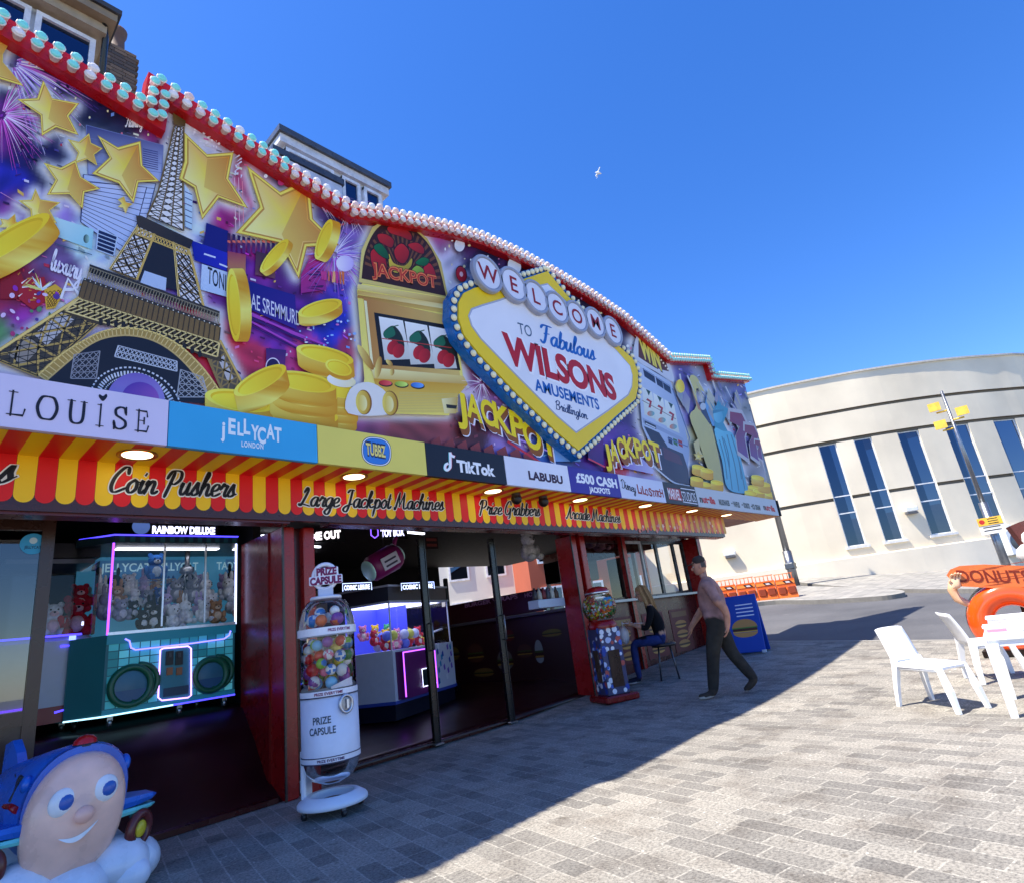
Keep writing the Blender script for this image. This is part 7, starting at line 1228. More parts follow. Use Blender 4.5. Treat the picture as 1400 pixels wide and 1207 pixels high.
def cball(p, r_, where):
    (cc, nm) = rr.choice(BALLC); c2, n2 = rr.choice(BALLC); pt = rr.choice(pats); ax = Vector((rr.gauss(0, 1), rr.gauss(0, 1), rr.gauss(0, 1))).normalized(); b1 = ax.orthogonal().normalized(); b2_ = ax.cross(b1); l1, l2 = lin(cc), lin(c2)
    def f(d):
        h_ = d.dot(ax)
        if pt == 'half': return l1 if h_ > 0 else lin((235, 235, 230))
        if pt == 'beach': return l1 if int((math.atan2(d.dot(b1), d.dot(b2_))+math.pi)/(math.pi/3)) % 2 else lin((240, 238, 232))
        if pt == 'dots': return l1 if abs(h_) < .75 else l2
        return l1
    m = MB(); m.ball(p, r_, 18, 12, f=f); o_ = m.build('capsule_ball', PAINT)
    tag(o_, {'plain': 'plain %s ball', 'half': '%s and white two-part ball', 'beach': '%s and white striped ball', 'dots': '%s ball with differently coloured spots'}[pt] % nm+' in the '+where+' of the prize capsule machine', 'ball', 'balls in the prize capsule machine')
for zlo, zhi, rm, where, want in ((1.07, 1.56, rb-.01, 'lower chamber', 75), (1.645, 1.86, rb-.02, 'upper dome', 22)):
    tries = 0; n = 0
    while n < want and tries < 9000:
        tries += 1; r_ = rr.uniform(.050, .064); a = rr.uniform(0, 2*math.pi); rad = (rm-r_)*math.sqrt(rr.uniform(.15, 1)); z = zlo+r_+(zhi-zlo-2*r_)*(rr.random() if tries > 800 else rr.random()*.7)
        p = (cx+rad*math.cos(a), cy+rad*math.sin(a), z)
        if where[0] == 'u' and math.hypot(rad, (z-1.645)*1.1) > rm-r_: continue
        if all((Vector(p)-Vector(q_)).length > (r_+r2)*.95 for q_, r2 in placed): placed.append((p, r_)); cball(p, r_, where); n += 1
# ---- gumball machine by the second pillar
gx, gy = 8.62, 6.18; gz = terr(gx, gy); GA = math.atan2(-gy, -gx)+R(90)+.5; gm = thing('gumball_machine', 'red gumball machine with glass globe and blue printed body beside the second red pillar', 'vending machine', (gx, gy, gz)); M = rot_to((gx, gy, gz), GA)
m = MB(); m.M = M; m.color((130, 14, 18)); m.box((0, 0, .05), (.62, .6, .1), .02); m.build('base', PAINT, gm); m = MB(); m.M = M; m.color((60, 64, 100)); m.box((0, 0, .62), (.40, .40, 1.04), .012); bd = m.build('body', PLAST, gm)
m = MB(); m.M = M; rr = random.Random(14)
for k in range(110):
    side = k % 2; a, z = rr.uniform(-.19, .19), rr.uniform(.13, 1.12); s_ = rr.uniform(.02, .05); m.color(rr.choice([(230, 232, 240), (70, 110, 200), (40, 70, 160), (190, 200, 230), (190, 90, 80), (240, 240, 240)]))
    if (not side) and -.1 < a < .12 and .2 < z < .78: continue
    pts = [(min(.198, max(-.198, a+s_*math.cos(t))), z+s_*math.sin(t)) for t in np.linspace(0, 2*math.pi, 9, endpoint=False)]; m.poly([((p, -.202-k*.00004, q_) if not side else (.202+k*.00004, p, q_)) for p, q_ in pts]) if side == 0 else m.poly([(-.202-k*.00004, p, q_) for p, q_ in pts])
m.build('printed_wrap', PRINT, bd); m = MB(); m.M = M; m.color((40, 8, 12)); m.box((.01, -.208, .5), (.21, .012, .56)); m.color((90, 70, 56)); m.box((-.208, .0, .55), (.012, .16, .5)); m.build('chute_panel', PAINT, gm)
m = MB(); m.M = M; m.color((150, 14, 18)); m.lathe([(.24, 1.13), (.25, 1.18), (.2, 1.26), (.0, 1.26)], (0, 0, 0), 24); m.lathe([(.2, 1.70), (.21, 1.73), (.17, 1.79), (.06, 1.82), (0, 1.82)], (0, 0, 0), 24); m.build('collar', PAINT, gm)
m = MB(); m.M = M; m.color((225, 225, 225)); m.lathe([(.205, 1.70), (.215, 1.715), (.205, 1.73)], (0, 0, 0), 28); m.build('chrome_ring', METAL, gm); m = MB(); m.M = M; m.lathe([(.29*math.sin(t), 1.48-.27*math.cos(t)) for t in np.linspace(.75, 2.42, 16)], (0, 0, 0), 28); m.build('globe', ACRYL, gm)
m = MB(); m.M = M; rr = random.Random(3); n = 0
while n < 420:
    a = rr.uniform(0, 6.28); t = rr.uniform(.75, 1.95); k = rr.uniform(.86, .93); r_ = .29*math.sin(t)*k; z = 1.48-.27*math.cos(t)*k; m.color(rr.choice([(200, 40, 40), (230, 210, 60), (240, 240, 240), (60, 150, 70), (230, 130, 40), (150, 60, 60), (120, 170, 60)])); m.ball((r_*math.cos(a), r_*math.sin(a), z), .021, 7, 5); n += 1
tag(m.build('gumballs', PAINT), 'mass of multicoloured gumballs filling the glass globe', 'gumballs', kind='stuff'); m = MB(); m.M = M; m.color((70, 150, 200)); m.poly([(-.292*math.sin(b)*math.cos(a)*0+.255*math.cos(a), .255*math.sin(a), z) for a, z in ((-1.7, 1.42), (-1.0, 1.42), (-1.0, 1.62), (-1.7, 1.62)) for b in (1,)]); m.build('globe_sticker', PRINT, gm)
# ---- the aeroplane ride
_d = ray(104, 1108); _t = 1.4/(.575*.243-_d[2]); RS = .243*_t; RX, RY = float(_d[0]*_t), float(_d[1]*_t); vd = Vector((RX, RY, 0)).normalized(); a_ = math.atan2(vd.y, vd.x)-R(90)+R(10); RM = rot_to((RX, RY, 0), a_) @ Matrix.Scale(RS, 4)      # local x = right as seen, y = away, z up
ride = thing('aeroplane_ride', 'blue toy aeroplane kiddie ride with a big round peach front on a white cloud base', 'kiddie ride', (RX, RY, 0))
PE, BL_ = (248, 200, 178), (34, 98, 196)
def rings(m, secs, n=32, colf=None):
    rows = []
    for (y, x0_, zc, rx, rz, e) in secs:
        row = []
        for j in range(n):
            t = 2*math.pi*j/n; c_, s_ = math.cos(t), math.sin(t); row.append((x0_+rx*math.copysign(abs(c_)**e, c_), y, zc+rz*math.copysign(abs(s_)**e, s_)))
        rows.append(row)
    idx = [[m.V(p) for p in r_] for r_ in rows]
    for k in range(len(rows)-1):
        for j in range(n):
            q_ = [rows[k][j], rows[k][(j+1) % n], rows[k+1][(j+1) % n], rows[k+1][j]]; cols = [colf(p) for p in q_] if colf else None
            m.face([idx[k][j], idx[k][(j+1) % n], idx[k+1][(j+1) % n], idx[k+1][j]], cols, sm=True)
    m.face(idx[0], [colf(rows[0][0])]*n if colf else None); m.face(idx[-1][::-1], [colf(rows[-1][0])]*n if colf else None)
SHEAR = Matrix(((1, 0, .10, 0), (0, 1, 0, 0), (0, 0, 1, 0), (0, 0, 0, 1))); LM = RM @ Matrix.Translation(Vector((-.057, 0, 0))) @ SHEAR
m = MB(); m.M = LM; m.color(PE); rings(m, [(-.155, .01, .60, .01, .01, 1), (-.15, .01, .60, .10, .12, 1), (-.125, .008, .59, .19, .23, .95), (-.08, .005, .565, .255, .33, .92), (-.01, 0, .545, .29, .385, .92), (.05, 0, .545, .295, .395, .92), (.075, 0, .545, .288, .385, .92)], 40); m.build('round_front', PAINT, ride)
m = MB(); m.M = LM; m.color(BL_); rings(m, [(.045, 0, .62, .305, .365, .92), (.09, -.0, .625, .318, .372, .92), (.2, -.03, .63, .325, .365, .95), (.4, -.09, .64, .30, .33, 1), (.65, -.17, .67, .24, .26, 1), (.9, -.26, .72, .15, .16, 1), (1.05, -.31, .75, .05, .06, 1)], 36); m.build('fuselage', PAINT, ride)
m = MB(); m.M = LM; m.color((190, 24, 30)); m.lathe([(.075, 0), (.07, .03), (.045, .055), (0, .065)], (-.0, .12, .985), 18); m.color((22, 22, 26)); m.lathe([(.08, -.01), (.085, .004), (.06, .008)], (0, .12, .985), 18); m.build('red_beacon', PAINT, ride)
def lampface(x, z): 
    m = MB(); m.M = LM; m.color((236, 238, 240)); yb = -.128; m.ball((x, yb, z), .078, 20, 12, (1, .5, 1.12)); o_ = m.build('headlamp', PAINT, ride); m = MB(); m.M = LM; m.color((50, 96, 180)); m.ball((x+.012, yb-.018, z), .052, 18, 10, (1, .5, 1.05)); m.build('lens', PAINT, o_)
lampface(-.115, .665); lampface(.125, .69)
m = MB(); m.M = LM; m.color((248, 192, 172)); m.ball((.02, -.165, .565), .058, 16, 10, (1, .8, .95)); m.build('nose_cone', PAINT, ride)
m = MB(); m.M = LM; m.color((236, 236, 236)); n_ = 16; up_, lo_ = [], []
for k in range(n_+1):
    t = k/n_; x = -.10+.21*t; z = .455-.035*math.sin(math.pi*t)+.055*t; y = -.158+.35*(x*x)+.0; up_.append((x, y, z)); lo_.append((x, y-.004, z-.030*math.sin(math.pi*t)-.002))
for k in range(n_): m.poly([up_[k], up_[k+1], lo_[k+1], lo_[k]])
m.build('air_slot', PAINT, ride)
m = MB(); m.M = LM; m.color((18, 20, 26))
for k in range(3): y0_ = .22+k*.17; x_ = lambda y: -.03-.33*(y-.2)*.33-.322+.07*(y-.2); m.prism([(y0_, .70), (y0_+.11, .71), (y0_+.10, .85), (y0_+.02, .84)], lambda a, b, d: (x_(a)+(b-.63)**2*.9-.012+d, a, b), 0, .05)
m.build('cabin_windows', PAINT, ride); m = MB(); m.M = LM; m.color((150, 20, 30)); m.tube([(-.325, .10, .655), (-.345, .2, .675), (-.36, .34, .67), (-.36, .5, .65)], .022, 8); m.build('red_stripe', PAINT, ride)
def wing(sx):
    m = MB(); m.M = LM; 
    for z0_, z1_, cc in ((.50, .575, BL_), (.455, .50, (110, 206, 206))):
        m.color(cc); xs_ = [(.25, -.0, .34), (.40, .04, .32), (.50, .10, .30), (.535, .15, .26)]; rows = []
        for k, (x, ya, yb) in enumerate(xs_):
            f = [1, .8, .55, .15][k]; mid = (z0_+z1_)/2; rows.append([m.V((sx*x, y, z)) for y, z in ((ya, mid+(z0_-mid)*f+.0), (ya-.01, mid), (ya, mid+(z1_-mid)*f), (yb, mid+(z1_-mid)*f), (yb, mid+(z0_-mid)*f))])
        for a, b in zip(rows, rows[1:]):
            for j in range(5): m.face([a[j], a[(j+1) % 5], b[(j+1) % 5], b[j]], sm=False)
        m.face(rows[-1])
    m.build('wing', PAINT, ride)
    m = MB(); m.M = LM; m.color((96, 40, 40)); c_ = (sx*.425, .05, .345); m.tube([(c_[0]+.0, c_[1], c_[2])], .1) if False else None
    wv = Vector((.55*sx, -.84, 0)).normalized(); e1 = Vector((-wv.y, wv.x, 0)); R_ = [(Vector(c_)+e1*.078*math.cos(t)+Vector((0, 0, .098*math.sin(t)))) for t in np.linspace(0, 2*math.pi, 24, endpoint=False)]; m.tube(R_, .034, 10, closed=True); w_o = m.build('wheel', PAINT, ride)
    m = MB(); m.M = LM; m.color((22, 20, 22)); cc = Vector(c_); m.poly([cc+wv*.012+e1*.075*math.cos(t)+Vector((0, 0, .092*math.sin(t))) for t in np.linspace(0, 2*math.pi, 20, endpoint=False)]); m.color((222, 200, 50)); rows = [[m.V(cc+wv*d+e1*r_*.8*math.cos(t)+Vector((0, 0, r_*math.sin(t)))) for t in np.linspace(0, 2*math.pi, 16, endpoint=False)] for r_, d in ((.055, .014), (.052, .026), (.02, .032), (.001, .032))]
    for a, b in zip(rows, rows[1:]):
        for j in range(16): m.face([a[j], a[(j+1) % 16], b[(j+1) % 16], b[j]], sm=True)
    m.build('hub', PAINT, w_o); m = MB(); m.M = LM; m.color((110, 206, 206)); m.tube([(sx*.40, .12, .47), (sx*.415, .08, .40), c_], [.05, .035, .03], 8); m.build('wheel_strut', PAINT, ride)
wing(1); wing(-1)
m = MB(); m.M = LM; m.color(BL_); m.prism([(.75, .78), (1.08, .80), (1.12, 1.02), (1.02, 1.05), (.9, .96)], lambda a, b, d: (-.27+d-(a-.9)*.25, a, b), -.03, .03); m.box((-.29, .98, .80), (.5, .16, .04), .015); m.build('tail_fin', PAINT, ride)
m = MB(); m.M = LM; m.color(BL_); m.ball((.275, .12, .80), .06, 12, 8, (.7, 1.2, 1.1)); m.ball((-.30, .13, .80), .05, 12, 8, (.7, 1.2, 1.1)); m.build('side_pod', PAINT, ride)
m = MB(); m.M = RM; m.color((226, 230, 240)); rr = random.Random(8)
for (x, y, z, r_) in [(-.27, .10, .16, .22), (.02, .02, .08, .22), (.27, .10, .15, .22), (.12, .3, .18, .28), (-.2, .35, .2, .28), (-.42, .2, .12, .19), (.40, .2, .12, .19), (.0, .6, .18, .27), (-.3, .65, .18, .24), (-.38, .04, .08, .14), (.34, .0, .08, .14), (-.1, -.06, .05, .14)]: m.ball((x, y, z), r_, 20, 12, (1, 1, .85))
m.build('cloud_base', PAINT, ride)
# ================================================================== PEOPLE
def skin(name, verts, edges, mat, parent, colf, sub=2, root=0, M=None):
    me = bpy.data.meshes.new(name); me.from_pydata([v[:3] for v in verts], edges, []); o = bpy.data.objects.new(name, me); C.objects.link(o); md = o.modifiers.new('skin', 'SKIN')
    for k, v in enumerate(verts): sv = me.skin_vertices[0].data[k]; r_ = v[3]; sv.radius = (r_, v[4] if len(v) > 4 else r_); sv.use_root = (k == root)
    md.use_smooth_shade = True; sb = o.modifiers.new('sub', 'SUBSURF'); sb.levels = sub; sb.render_levels = sub
    bpy.context.view_layer.update(); ev = o.evaluated_get(bpy.context.evaluated_depsgraph_get()); m2 = bpy.data.meshes.new_from_object(ev); bpy.data.objects.remove(o); b_ = bmesh.new(); b_.from_mesh(m2); bmesh.ops.recalc_face_normals(b_, faces=b_.faces); b_.to_mesh(m2); b_.free()
    mb = MB(); mb.M = M or Matrix.Identity(4); vv = [tuple(v.co) for v in m2.vertices]
    for v in vv: mb.V(v)
    for p in m2.polygons: mb.face(tuple(p.vertices), [lin(colf(Vector(vv[k]))) for k in p.vertices], sm=True)
    bpy.data.meshes.remove(m2); return mb.build(name, mat, parent)
def hand(verts, edges, wr, palm_dir, curl_dir, side_dir, s=1.):
    """palm and five bent fingers hung on the wrist vertex"""
    w_ = Vector(verts[wr][:3]); d, c_, s_ = [Vector(v).normalized() for v in (palm_dir, curl_dir, side_dir)]; p = w_+d*.045*s; verts.append((*p, .026*s, .036*s)); pi = len(verts)-1; edges.append((wr, pi)); p2 = w_+d*.085*s; 
    for k, (o_, ln) in enumerate(((-.03, .062), (-.01, .074), (.01, .07), (.03, .055))):
        b0 = p2+s_*o_*s; verts.append((*b0, .0095*s)); i0 = len(verts)-1; edges.append((pi, i0)); b1 = b0+(d*.75+c_*.4)*ln*.55*s; verts.append((*b1, .0085*s)); edges.append((i0, i0+1)); b2_ = b1+(d*.35+c_*.8)*ln*.5*s; verts.append((*b2_, .0075*s)); edges.append((i0+1, i0+2))
    t0 = w_+d*.04*s-s_*.034*s+c_*.01*s; verts.append((*t0, .011*s)); i0 = len(verts)-1; edges.append((pi, i0)); t1 = t0+(d*.6-s_*.5+c_*.4)*.035*s; verts.append((*t1, .0095*s)); edges.append((i0, i0+1)); t2 = t1+(d*.8+c_*.3)*.028*s; verts.append((*t2, .008*s)); edges.append((i0+1, i0+2))
def head(M, parent, skinc, hairf, name='head'):
    """face: brow, eyes, nose, mouth, ears; local: x right, -y forward, z up, origin at chin level centre"""
    m = MB(); m.M = M; m.color(skinc); rows = []; prof = [(0, .02, .03, -.03), (.015, .042, .05, -.02), (.05, .058, .074, -.01), (.09, .068, .088, 0), (.13, .073, .095, 0), (.17, .072, .096, .003), (.205, .058, .08, .006), (.225, .035, .05, .01), (.232, .005, .01, .01)]
    for z, rx, ry, yo in prof: rows.append([m.V((rx*math.cos(t), yo+ry*math.sin(t), z)) for t in np.linspace(0, 2*math.pi, 20, endpoint=False)])
    for a, b in zip(rows, rows[1:]):
        for j in range(20): m.face([a[j], a[(j+1) % 20], b[(j+1) % 20], b[j]], sm=True)
    m.ball((0, -.098, .088), .016, 8, 6, (.9, 1.3, 1.5))
    for s_ in (-1, 1): m.ball((s_*.073, .01, .10), .022, 8, 6, (.4, .8, 1.3))
    m.color(tuple(int(x*.6) for x in skinc)); m.ball((0, -.083, .045), .02, 10, 6, (1.2, .5, .3)); m.color((240, 240, 238))
    for s_ in (-1, 1): m.color((240, 240, 238)); m.ball((s_*.028, -.082, .113), .011, 8, 6, (1.2, .7, .8)); m.color((40, 34, 30)); m.ball((s_*.028, -.089, .113), .006, 6, 4); m.box((s_*.03, -.089, .133), (.034, .01, .006))
    o_ = m.build(name, SKIN, parent); return o_
# the woman seated at the kiosk, facing left
wx, wy = 10.25, 6.12; wz = terr(wx, wy); _d = ray(888, 797); WS = (H+_d[2]*np.hypot(wx-.1, wy)/np.hypot(_d[0], _d[1])-wz)/1.42
wr_, ws_ = Vector((wx, wy, 0)).normalized(), None; ang = math.atan2(wy, wx)-R(90); WM = rot_to((wx, wy, wz), ang) @ Matrix.Scale(WS, 4)     # local: x right as seen, y away, z up; she faces -x
SKN = (206, 158, 128)
wom = thing('person', 'seated woman with long fair hair in a black top and blue jeans at the kiosk, facing left holding white papers', 'person', (wx, wy, wz)); wom['label'] = 'seated woman with fair hair, black top and blue jeans holding white papers at the kiosk'
st = thing('stool', 'dark round stool under the seated woman at the kiosk', 'stool', (wx, wy, wz)); m = MB(); m.M = WM; m.color((40, 30, 30)); m.lathe([(0, .52), (.18, .52), (.19, .50), (.18, .47), (0, .47)], (.05, 0, 0), 20); m.build('seat', PLAST, st)
for k in range(4): a = .78+k*1.57; m = MB(); m.M = WM; m.color((90, 90, 94)); m.tube([(.05+.12*math.cos(a), .12*math.sin(a), .48), (.05+.19*math.cos(a), .19*math.sin(a), 0)], .013, 8); m.build('leg', METAL, st)
V_ = [(.05, 0, .60, .15, .13), (.03, 0, .74, .125, .11), (.0, 0, .90, .13, .12), (-.04, 0, 1.03, .13, .11), (-.075, 0, 1.11, .055, .055), (-.095, 0, 1.18, .048, .048)]; E_ = [(0, 1), (1, 2), (2, 3), (3, 4), (4, 5)]
for sy in (-1, 1):
    b = len(V_); V_ += [(.02, sy*.10, .57, .095, .095), (-.20, sy*.12, .585, .082), (-.40, sy*.11, .56, .066), (-.41, sy*.11, .33, .055), (-.40, sy*.11, .10, .042), (-.40, sy*.11, .055, .04)]; E_ += [(0, b), (b, b+1), (b+1, b+2), (b+2, b+3), (b+3, b+4), (b+4, b+5)]
    V_ += [(-.44, sy*.11, .04, .038), (-.52, sy*.11, .03, .034), (-.58, sy*.11, .028, .026)]; E_ += [(b+5, b+6), (b+6, b+7), (b+7, b+8)]
    b = len(V_); V_ += [(-.04, sy*.17, 1.03, .062), (-.10, sy*.21, .86, .05), (-.16, sy*.21, .76, .044), (-.27, sy*.17, .80, .036), (-.36, sy*.12, .84, .028)]; E_ += [(3, b), (b, b+1), (b+1, b+2), (b+2, b+3), (b+3, b+4)]; hand(V_, E_, b+4, (-1, -sy*.3, .15), (0, -sy*.6, .5), (0, .5, -.8))
def wcol(p):
    if p.z < .075 and p.x < -.33: return (214, 214, 220) if p.z < .025 else (36, 40, 60)
    if p.z < .655 and not (p.x < -.2 and p.z > .62): return (38, 52, 104)
    if p.x < -.235 and p.z > .7: return SKN
    if p.z < .70 and p.x > .02: return SKN
    return (20, 19, 22) if p.z < 1.095 else SKN
skin('body', V_, E_, CLOTH, wom, wcol, 2, 0, WM); HM = WM @ Matrix.Translation(Vector((-.115, 0, 1.17))) @ Matrix.Rotation(R(-90), 4, 'Z') @ Matrix.Rotation(R(8), 4, 'X'); head(HM, wom, SKN, None)
m = MB(); m.M = HM; rr = random.Random(4)
for k in range(70):
    a = rr.uniform(-.3, math.pi+.3); m.color(rr.choice([(176, 140, 96), (196, 160, 112), (150, 114, 76), (120, 92, 62)])); x, y = .078*math.cos(a), .098*math.sin(a)+.005; ln = rr.uniform(.22, .42); m.tube([(x*.3, y*.35-.01, .238), (x*.85, y*.85, .205), (x*1.06, y*1.05, .13), (x*1.15, y*1.1+.02, .02), (x*1.1, y*1.15+.03, .16-ln)], [.014, .018, .018, .017, .006], 6)
for k in range(16): a = math.pi+rr.uniform(.1, math.pi-.1); m.color((176, 140, 96)); m.tube([(0, .01, .243), (.06*math.cos(a), .06*math.sin(a), .215), (.078*math.cos(a), .1*math.sin(a)+.01, .165)], [.016, .018, .008], 6)
m.build('hair', PLUSH, wom); m = MB(); m.M = HM; m.color((30, 28, 30))
for s_ in (-1, 1): m.tube([(s_*.03+.022*math.cos(t), -.1, .112+.018*math.sin(t)) for t in np.linspace(0, 2*math.pi, 12, endpoint=False)], .003, 5, closed=True); m.tube([(s_*.05, -.098, .115), (s_*.075, .0, .118)], .003, 5)
m.build('glasses', PLAST, wom)
t = thing('paper_sheet', 'white papers held in the seated woman\'s hands', 'paper', tuple(WM @ Vector((-.42, 0, .86)))); m = MB(); m.M = WM; m.color((232, 232, 236)); m.box((-.44, .0, .875), (.16, .24, .006)); m.M = WM @ Matrix.Rotation(R(6), 4, 'Y'); m.box((-.35, .0, .822), (.14, .22, .004)); m.build('sheet', PRINT, t)
t = thing('white_bag', 'white carrier bag standing on the ledge side of the seated woman below her papers', 'bag', tuple(WM @ Vector((-.5, .1, .62)))); m = MB(); m.M = WM; m.color((214, 214, 220)); m.ball((-.52, .05, .70), .11, 14, 10, (.7, .8, 1.3)); m.tube([(-.52, .02, .82), (-.52, .05, .9), (-.52, .1, .82)], .01, 6); m.build('bag_body', PLAST, t)
# the man walking past in a flat cap
mz_ = gnd(1002, 950); mx, my = float(mz_[0]), float(mz_[1]); mz = terr(mx, my); ang = math.atan2(my, mx)-R(90); hh = lambda v: (lambda d: H+d[2]*np.hypot(mx, my)/np.hypot(d[0], d[1]))(ray(958, v)); MS = (hh(757)-mz)/1.80; MM = rot_to((mx, my, mz), ang) @ Matrix.Scale(MS, 4)
man = thing('person', 'man in a dark flat cap, dusty pink shirt and dark trousers striding past the kiosk', 'person', (mx, my, mz)); SK2 = (190, 138, 112)
V_ = [(0, 0, .95, .18, .16), (0, 0, 1.10, .19, .17), (-.005, 0, 1.27, .195, .17), (-.015, 0, 1.40, .165, .13), (-.03, 0, 1.49, .062), (-.05, 0, 1.56, .056)]; E_ = [(0, 1), (1, 2), (2, 3), (3, 4), (4, 5)]
for sy, kx, kz, fx, fz, tx_, tz_ in ((-1, -.13, .53, -.22, .10, -.36, .035), (1, .10, .51, .30, .16, .24, .035)):
    b = len(V_); V_ += [(0, sy*.1, .88, .13), ((kx)*.6, sy*.105, .70, .115), (kx, sy*.1, kz, .092), ((kx+fx)/2, sy*.1, (kz+fz)/2, .082), (fx, sy*.1, fz, .072)]; E_ += [(0, b), (b, b+1), (b+1, b+2), (b+2, b+3), (b+3, b+4)]
    V_ += [(fx-.03, sy*.1, fz-.05, .05), (fx-.12+(.0 if sy < 0 else .03), sy*.1, fz-.065-(0 if sy < 0 else .03), .042), (fx-.20+(.0 if sy < 0 else .05), sy*.1, fz-.07-(0 if sy < 0 else .06), .03)]; E_ += [(b+4, b+5), (b+5, b+6), (b+6, b+7)]
    b = len(V_); sw = .14 if sy < 0 else -.16; V_ += [(-.01, sy*.215, 1.41, .085), (sw*.45, sy*.29, 1.16, .068), (sw*.85, sy*.31, 1.10, .058), (sw*1.3-.04, sy*.315, .98, .046), (sw*1.6-.10, sy*.31, .86, .036)]; E_ += [(3, b), (b, b+1), (b+1, b+2), (b+2, b+3), (b+3, b+4)]; hand(V_, E_, b+4, (-.25, 0, -1), (-.8, 0, -.2), (0, 1, 0))
def mcol(p):
    if p.z < .11 or (p.x > .2 and p.z < .16): return (206, 200, 190) if p.z < .03 else (70, 62, 56)
    if p.z < .97: return (52, 50, 46) if abs(p.y) < .245 else SK2
    if abs(p.y) > .235 and p.z < 1.17: return SK2
    return (158, 122, 116) if p.z < 1.475 else SK2
skin('body', V_, E_, CLOTH, man, mcol, 2, 0, MM); HM = MM @ Matrix.Translation(Vector((-.06, 0, 1.53))) @ Matrix.Rotation(R(-90), 4, 'Z'); head(HM, man, SK2, None)
m = MB(); m.M = HM; m.color((60, 54, 50)); m.lathe([(.078, .150), (.088, .175), (.08, .222), (.045, .25), (0, .256)], (0, .005, 0), 20); m.prism([(-.07, -.06), (.07, -.06), (.06, -.145), (.02, -.165), (-.02, -.165), (-.06, -.145)], lambda a, b, d: (a, b, d-(b+.06)*-.2), .158, .168); m.build('flat_cap', CLOTH, man)
m = MB(); m.M = HM; m.color((96, 88, 82)); m.lathe([(.076, .09), (.08, .155), (.07, .16)], (0, .012, 0), 16, a0=.15, a1=math.pi-.15); m.build('hair', PLUSH, man)
# ---- blue pavement board with a burger
ap, aq = gnd(1018, 893), gnd(1043, 890); c_ = (ap+aq)/2; ang = math.atan2((aq-ap)[1], (aq-ap)[0]); ang = math.atan2(-c_[1], -c_[0])+R(90)-.25; t = thing('pavement_board', 'blue A-frame pavement board picturing a burger beside the walking man', 'sign', (c_[0]-.18, c_[1], terr(*c_[:2]))); AM = rot_to((c_[0]-.2, c_[1]+.0, terr(*c_[:2])), ang); TL = Matrix.Rotation(R(-11), 4, 'X')
m = MB(); m.M = AM @ TL; m.color((20, 70, 170)); m.box((0, 0, .60), (.66, .035, 1.16), .01); m.M = AM @ Matrix.Translation(Vector((0, .44, 0))) @ Matrix.Rotation(R(11), 4, 'X'); m.box((0, 0, .60), (.66, .035, 1.16), .01); m.M = AM; m.color((200, 204, 210)); m.box((-.3, .0, .03), (.07, .1, .05)); m.box((.3, .0, .03), (.07, .1, .05)); bo = m.build('boards', PRINT, t)
m = MB(); m.M = AM @ TL; m.color((190, 140, 80)); m.poly([(.26*math.cos(a), -.0195, .52+.17*math.sin(a)) for a in np.linspace(0, math.pi, 14)]); m.color((80, 44, 30)); m.box((.0, -.0195, .475), (.50, .004, .06)); m.color((90, 140, 60)); m.box((0, -.0198, .513), (.53, .004, .022)); m.color((226, 180, 70)); m.box((0, -.0197, .437), (.5, .004, .02)); m.color((196, 146, 84)); m.poly([(.25*math.cos(a), -.0195, .42+.1*math.sin(a)) for a in np.linspace(math.pi, 2*math.pi, 12)]); m.color((226, 232, 245))
for k in range(4): m.box((.06, -.0195, .98-.075*k), (.36, .004, .022))
m.build('burger_print', PRINT, bo)
# ---- orange barriers beyond
bpA, bpB = gnd(985, 826), gnd(1092, 815); d_ = (bpB-bpA)[:2]; ln = np.linalg.norm(d_); d_ /= ln; ang = math.atan2(d_[1], d_[0]); nb = 4
for k in range(nb):
    f = (k+.5)/nb; p = bpA[:2]+d_*ln*f; z = terr(*p); t = thing('road_barrier', ['orange plastic road barrier half hidden behind the walking man', 'orange plastic road barrier second from the man in the row by the traffic island', 'orange plastic road barrier second from the right end of the row by the traffic island', 'orange plastic road barrier at the right end of the row by the traffic island'][k], 'barrier', (*p, z), 'orange plastic road barriers'); M = rot_to((*p, z), ang); L_ = ln/nb*.96
    m = MB(); m.M = M; m.color((240, 110, 30)); m.M = M @ Matrix.Scale(.85, 4, Vector((0, 0, 1))); m.prism([(-.25, 0), (.25, 0), (.2, .25), (.12, .5), (.12, .85), (-.12, .85), (-.12, .5), (-.2, .25)], lambda a, b, d: (d, a, b), -L_/2, L_/2); m.color((150, 60, 24))
    for j in range(2): m.box((-L_/4+j*L_/2, -.19, .34), (L_*.42, .14, .36), .04)
    m.color((255, 150, 60)); m.box((0, -.125, .70), (L_*.96, .02, .12)); m.build('body', PLAST, t)
    m = MB(); m.M = M @ Matrix.Scale(.85, 4, Vector((0, 0, 1))); m.color((236, 120, 50))
    for j in range(5): m.tube([(-L_/2+.05+j*(L_-.1)/4, 0, .85), (-L_/2+.05+j*(L_-.1)/4, 0, 1.12)], .018, 6)
    m.tube([(-L_/2, 0, 1.1), (L_/2, 0, 1.1)], .02, 6); m.build('top_rail', PLAST, t); m = MB(); m.M = M @ Matrix.Scale(.85, 4, Vector((0, 0, 1))); m.color((60, 30, 30)); m.poly([(.0, -.137, .64), (.3, -.137, .64), (.2, -.137, .78), (-.1, -.137, .78)]); m.color((236, 226, 220)); m.poly([(.04, -.138, .67), (.2, -.138, .67), (.14, -.138, .74), (.0, -.138, .74)]); m.build('emblem', PRINT, t)
